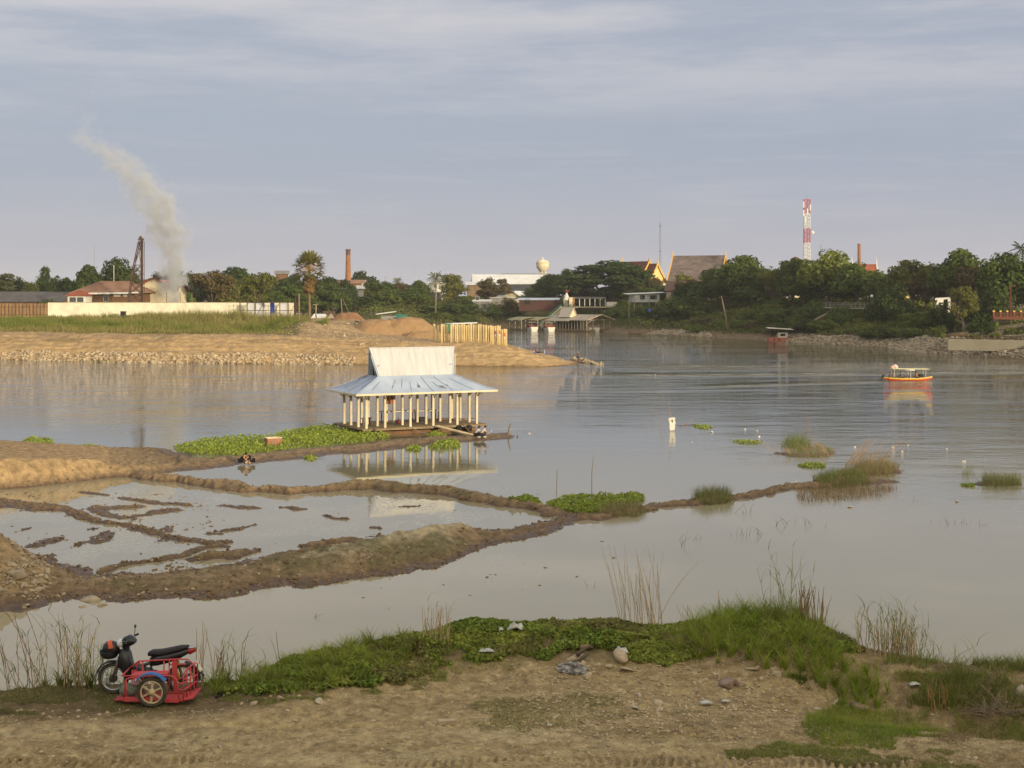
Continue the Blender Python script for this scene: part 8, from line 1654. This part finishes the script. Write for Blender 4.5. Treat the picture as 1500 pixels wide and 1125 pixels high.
reeds('thick clump of mixed dry and green reeds at the right', 1298, 958, 4.9, 64, .45, 1.0, .58, .12, seed=10, leaves=26, lc=(.20,.25,.09)); reeds('leafy green reeds at the back of the right clump', 1322, 950, 4.7, 22, .7, 1.15, .45, .16, M('green_reed', (.25,.29,.10)), seed=11, leaves=22, lc=(.22,.28,.11), r=.007)
reeds('small tuft of broad bladed grass right of the reed clump', 1385, 968, 5.0, 7, .3, .65, .30, .35, M('green_reed', (.25,.29,.10)), seed=12, leaves=7, lc=GR2, r=.008); reeds('orange brown broken stalks standing in the gully', 1373, 1040, 4.5, 12, .3, .75, .18, .08, M('orange_reed', (.42,.25,.10), (.30,.18,.08)), seed=13); reeds('single dark tall stalk above the gully', 1377, 1030, 4.5, 1, 1.0, 1.1, .01, .03, m_reedb, seed=14, r=.010)
reeds('leaning dark stems at the far left edge of the bank', 70, 985, 4.8, 20, .9, 1.7, .9, .45, m_reedb, az=3.1, seed=15, leaves=16, lc=(.13,.18,.06), r=.010); reeds('upright dry reeds left of the motorcycle', 88, 985, 4.8, 15, .7, 1.25, .45, .20, az=1.9, seed=16, leaves=8, lc=GR); reeds('leaning dry reeds close to the motorcycle front wheel', 118, 985, 4.8, 14, .6, 1.25, .28, .15, az=1.2, seed=17, leaves=6, lc=GR)
reeds('tall thin dark cane leaning at the left edge', 72, 980, 4.8, 2, 2.2, 2.5, .2, .25, m_reedb, az=2.9, seed=18, r=.010); reeds('green leafy reeds between the left reeds and the motorcycle', 135, 990, 4.85, 12, .4, .8, .35, .30, M('green_reed', (.25,.29,.10)), seed=19, leaves=12, lc=GR, r=.008); reeds('dry bamboo like canes behind the rear of the motorcycle', 305, 985, 4.85, 12, .7, 1.3, .26, .10, seed=20, r=.013)
reeds('dry canes right of the motorcycle with green shoots', 338, 988, 4.85, 16, .35, .9, .30, .14, m_reedb, seed=21, leaves=8, lc=(.2,.26,.08)); reeds('tall green shoot right of the dry canes', 352, 985, 4.85, 3, .7, 1.0, .08, .22, M('green_reed', (.25,.29,.10)), seed=22, leaves=3, lc=(.25,.32,.10)); reeds('dark twig leaning out of the vines above the grass', 414, 978, 4.95, 2, .6, .8, .05, .5, m_reedb, az=3.0, seed=23)
reeds('withered brown stems curling left of the hump', 1015, 905, 5.2, 7, .35, .7, .25, .45, m_reedb, seed=24, r=.006); reeds('thin dry stalks at the left of the hump reeds', 1095, 900, 5.3, 5, .5, .85, .3, .3, seed=25, r=.006)
p = gat(1462, 1045); t = thing('brush_pile', 'tangle of dead grey twigs in the dark grass at the right', 'brush', (p.x, p.y, hz(p.x, p.y))); m = MB(); g = random.Random(9)
for i in range(70):
    a = g.uniform(0, 6.28); b = Vector((g.uniform(-.3,.3), g.uniform(-.2,.2), 0)); ln = g.uniform(.2, .6); d = Vector((math.cos(a), math.sin(a)*.6, g.uniform(.1, .9))).normalized(); m.path([b, b+d*ln*.5+Vector((0,0,.03)), b+d*ln], [.008,.006,.003], 4)
m.path([(.1,0,.1),(-.35,-.1,.55)], [.014,.008], 5); m.build('twigs', M('grey_twig', (.30,.24,.18), (.2,.15,.11)), t)
# ================================================================ haze
hm_ = bpy.data.materials.new('haze_air'); hm_.use_nodes = True; t = hm_.node_tree; n = t.nodes; l = t.links; n.clear(); o_ = n.new('ShaderNodeOutputMaterial'); pv = n.new('ShaderNodeVolumePrincipled'); l.new(pv.outputs[0], o_.inputs['Volume']); pv.inputs['Color'].default_value = (.90,.93,1,1); pv.inputs['Density'].default_value = .00009
hb = MB().box((500, 2000, 36), (4400, 4700, 82)).build('haze', hm_); tag(hb, 'thin evening haze over the river and far banks', 'haze', kind='stuff')
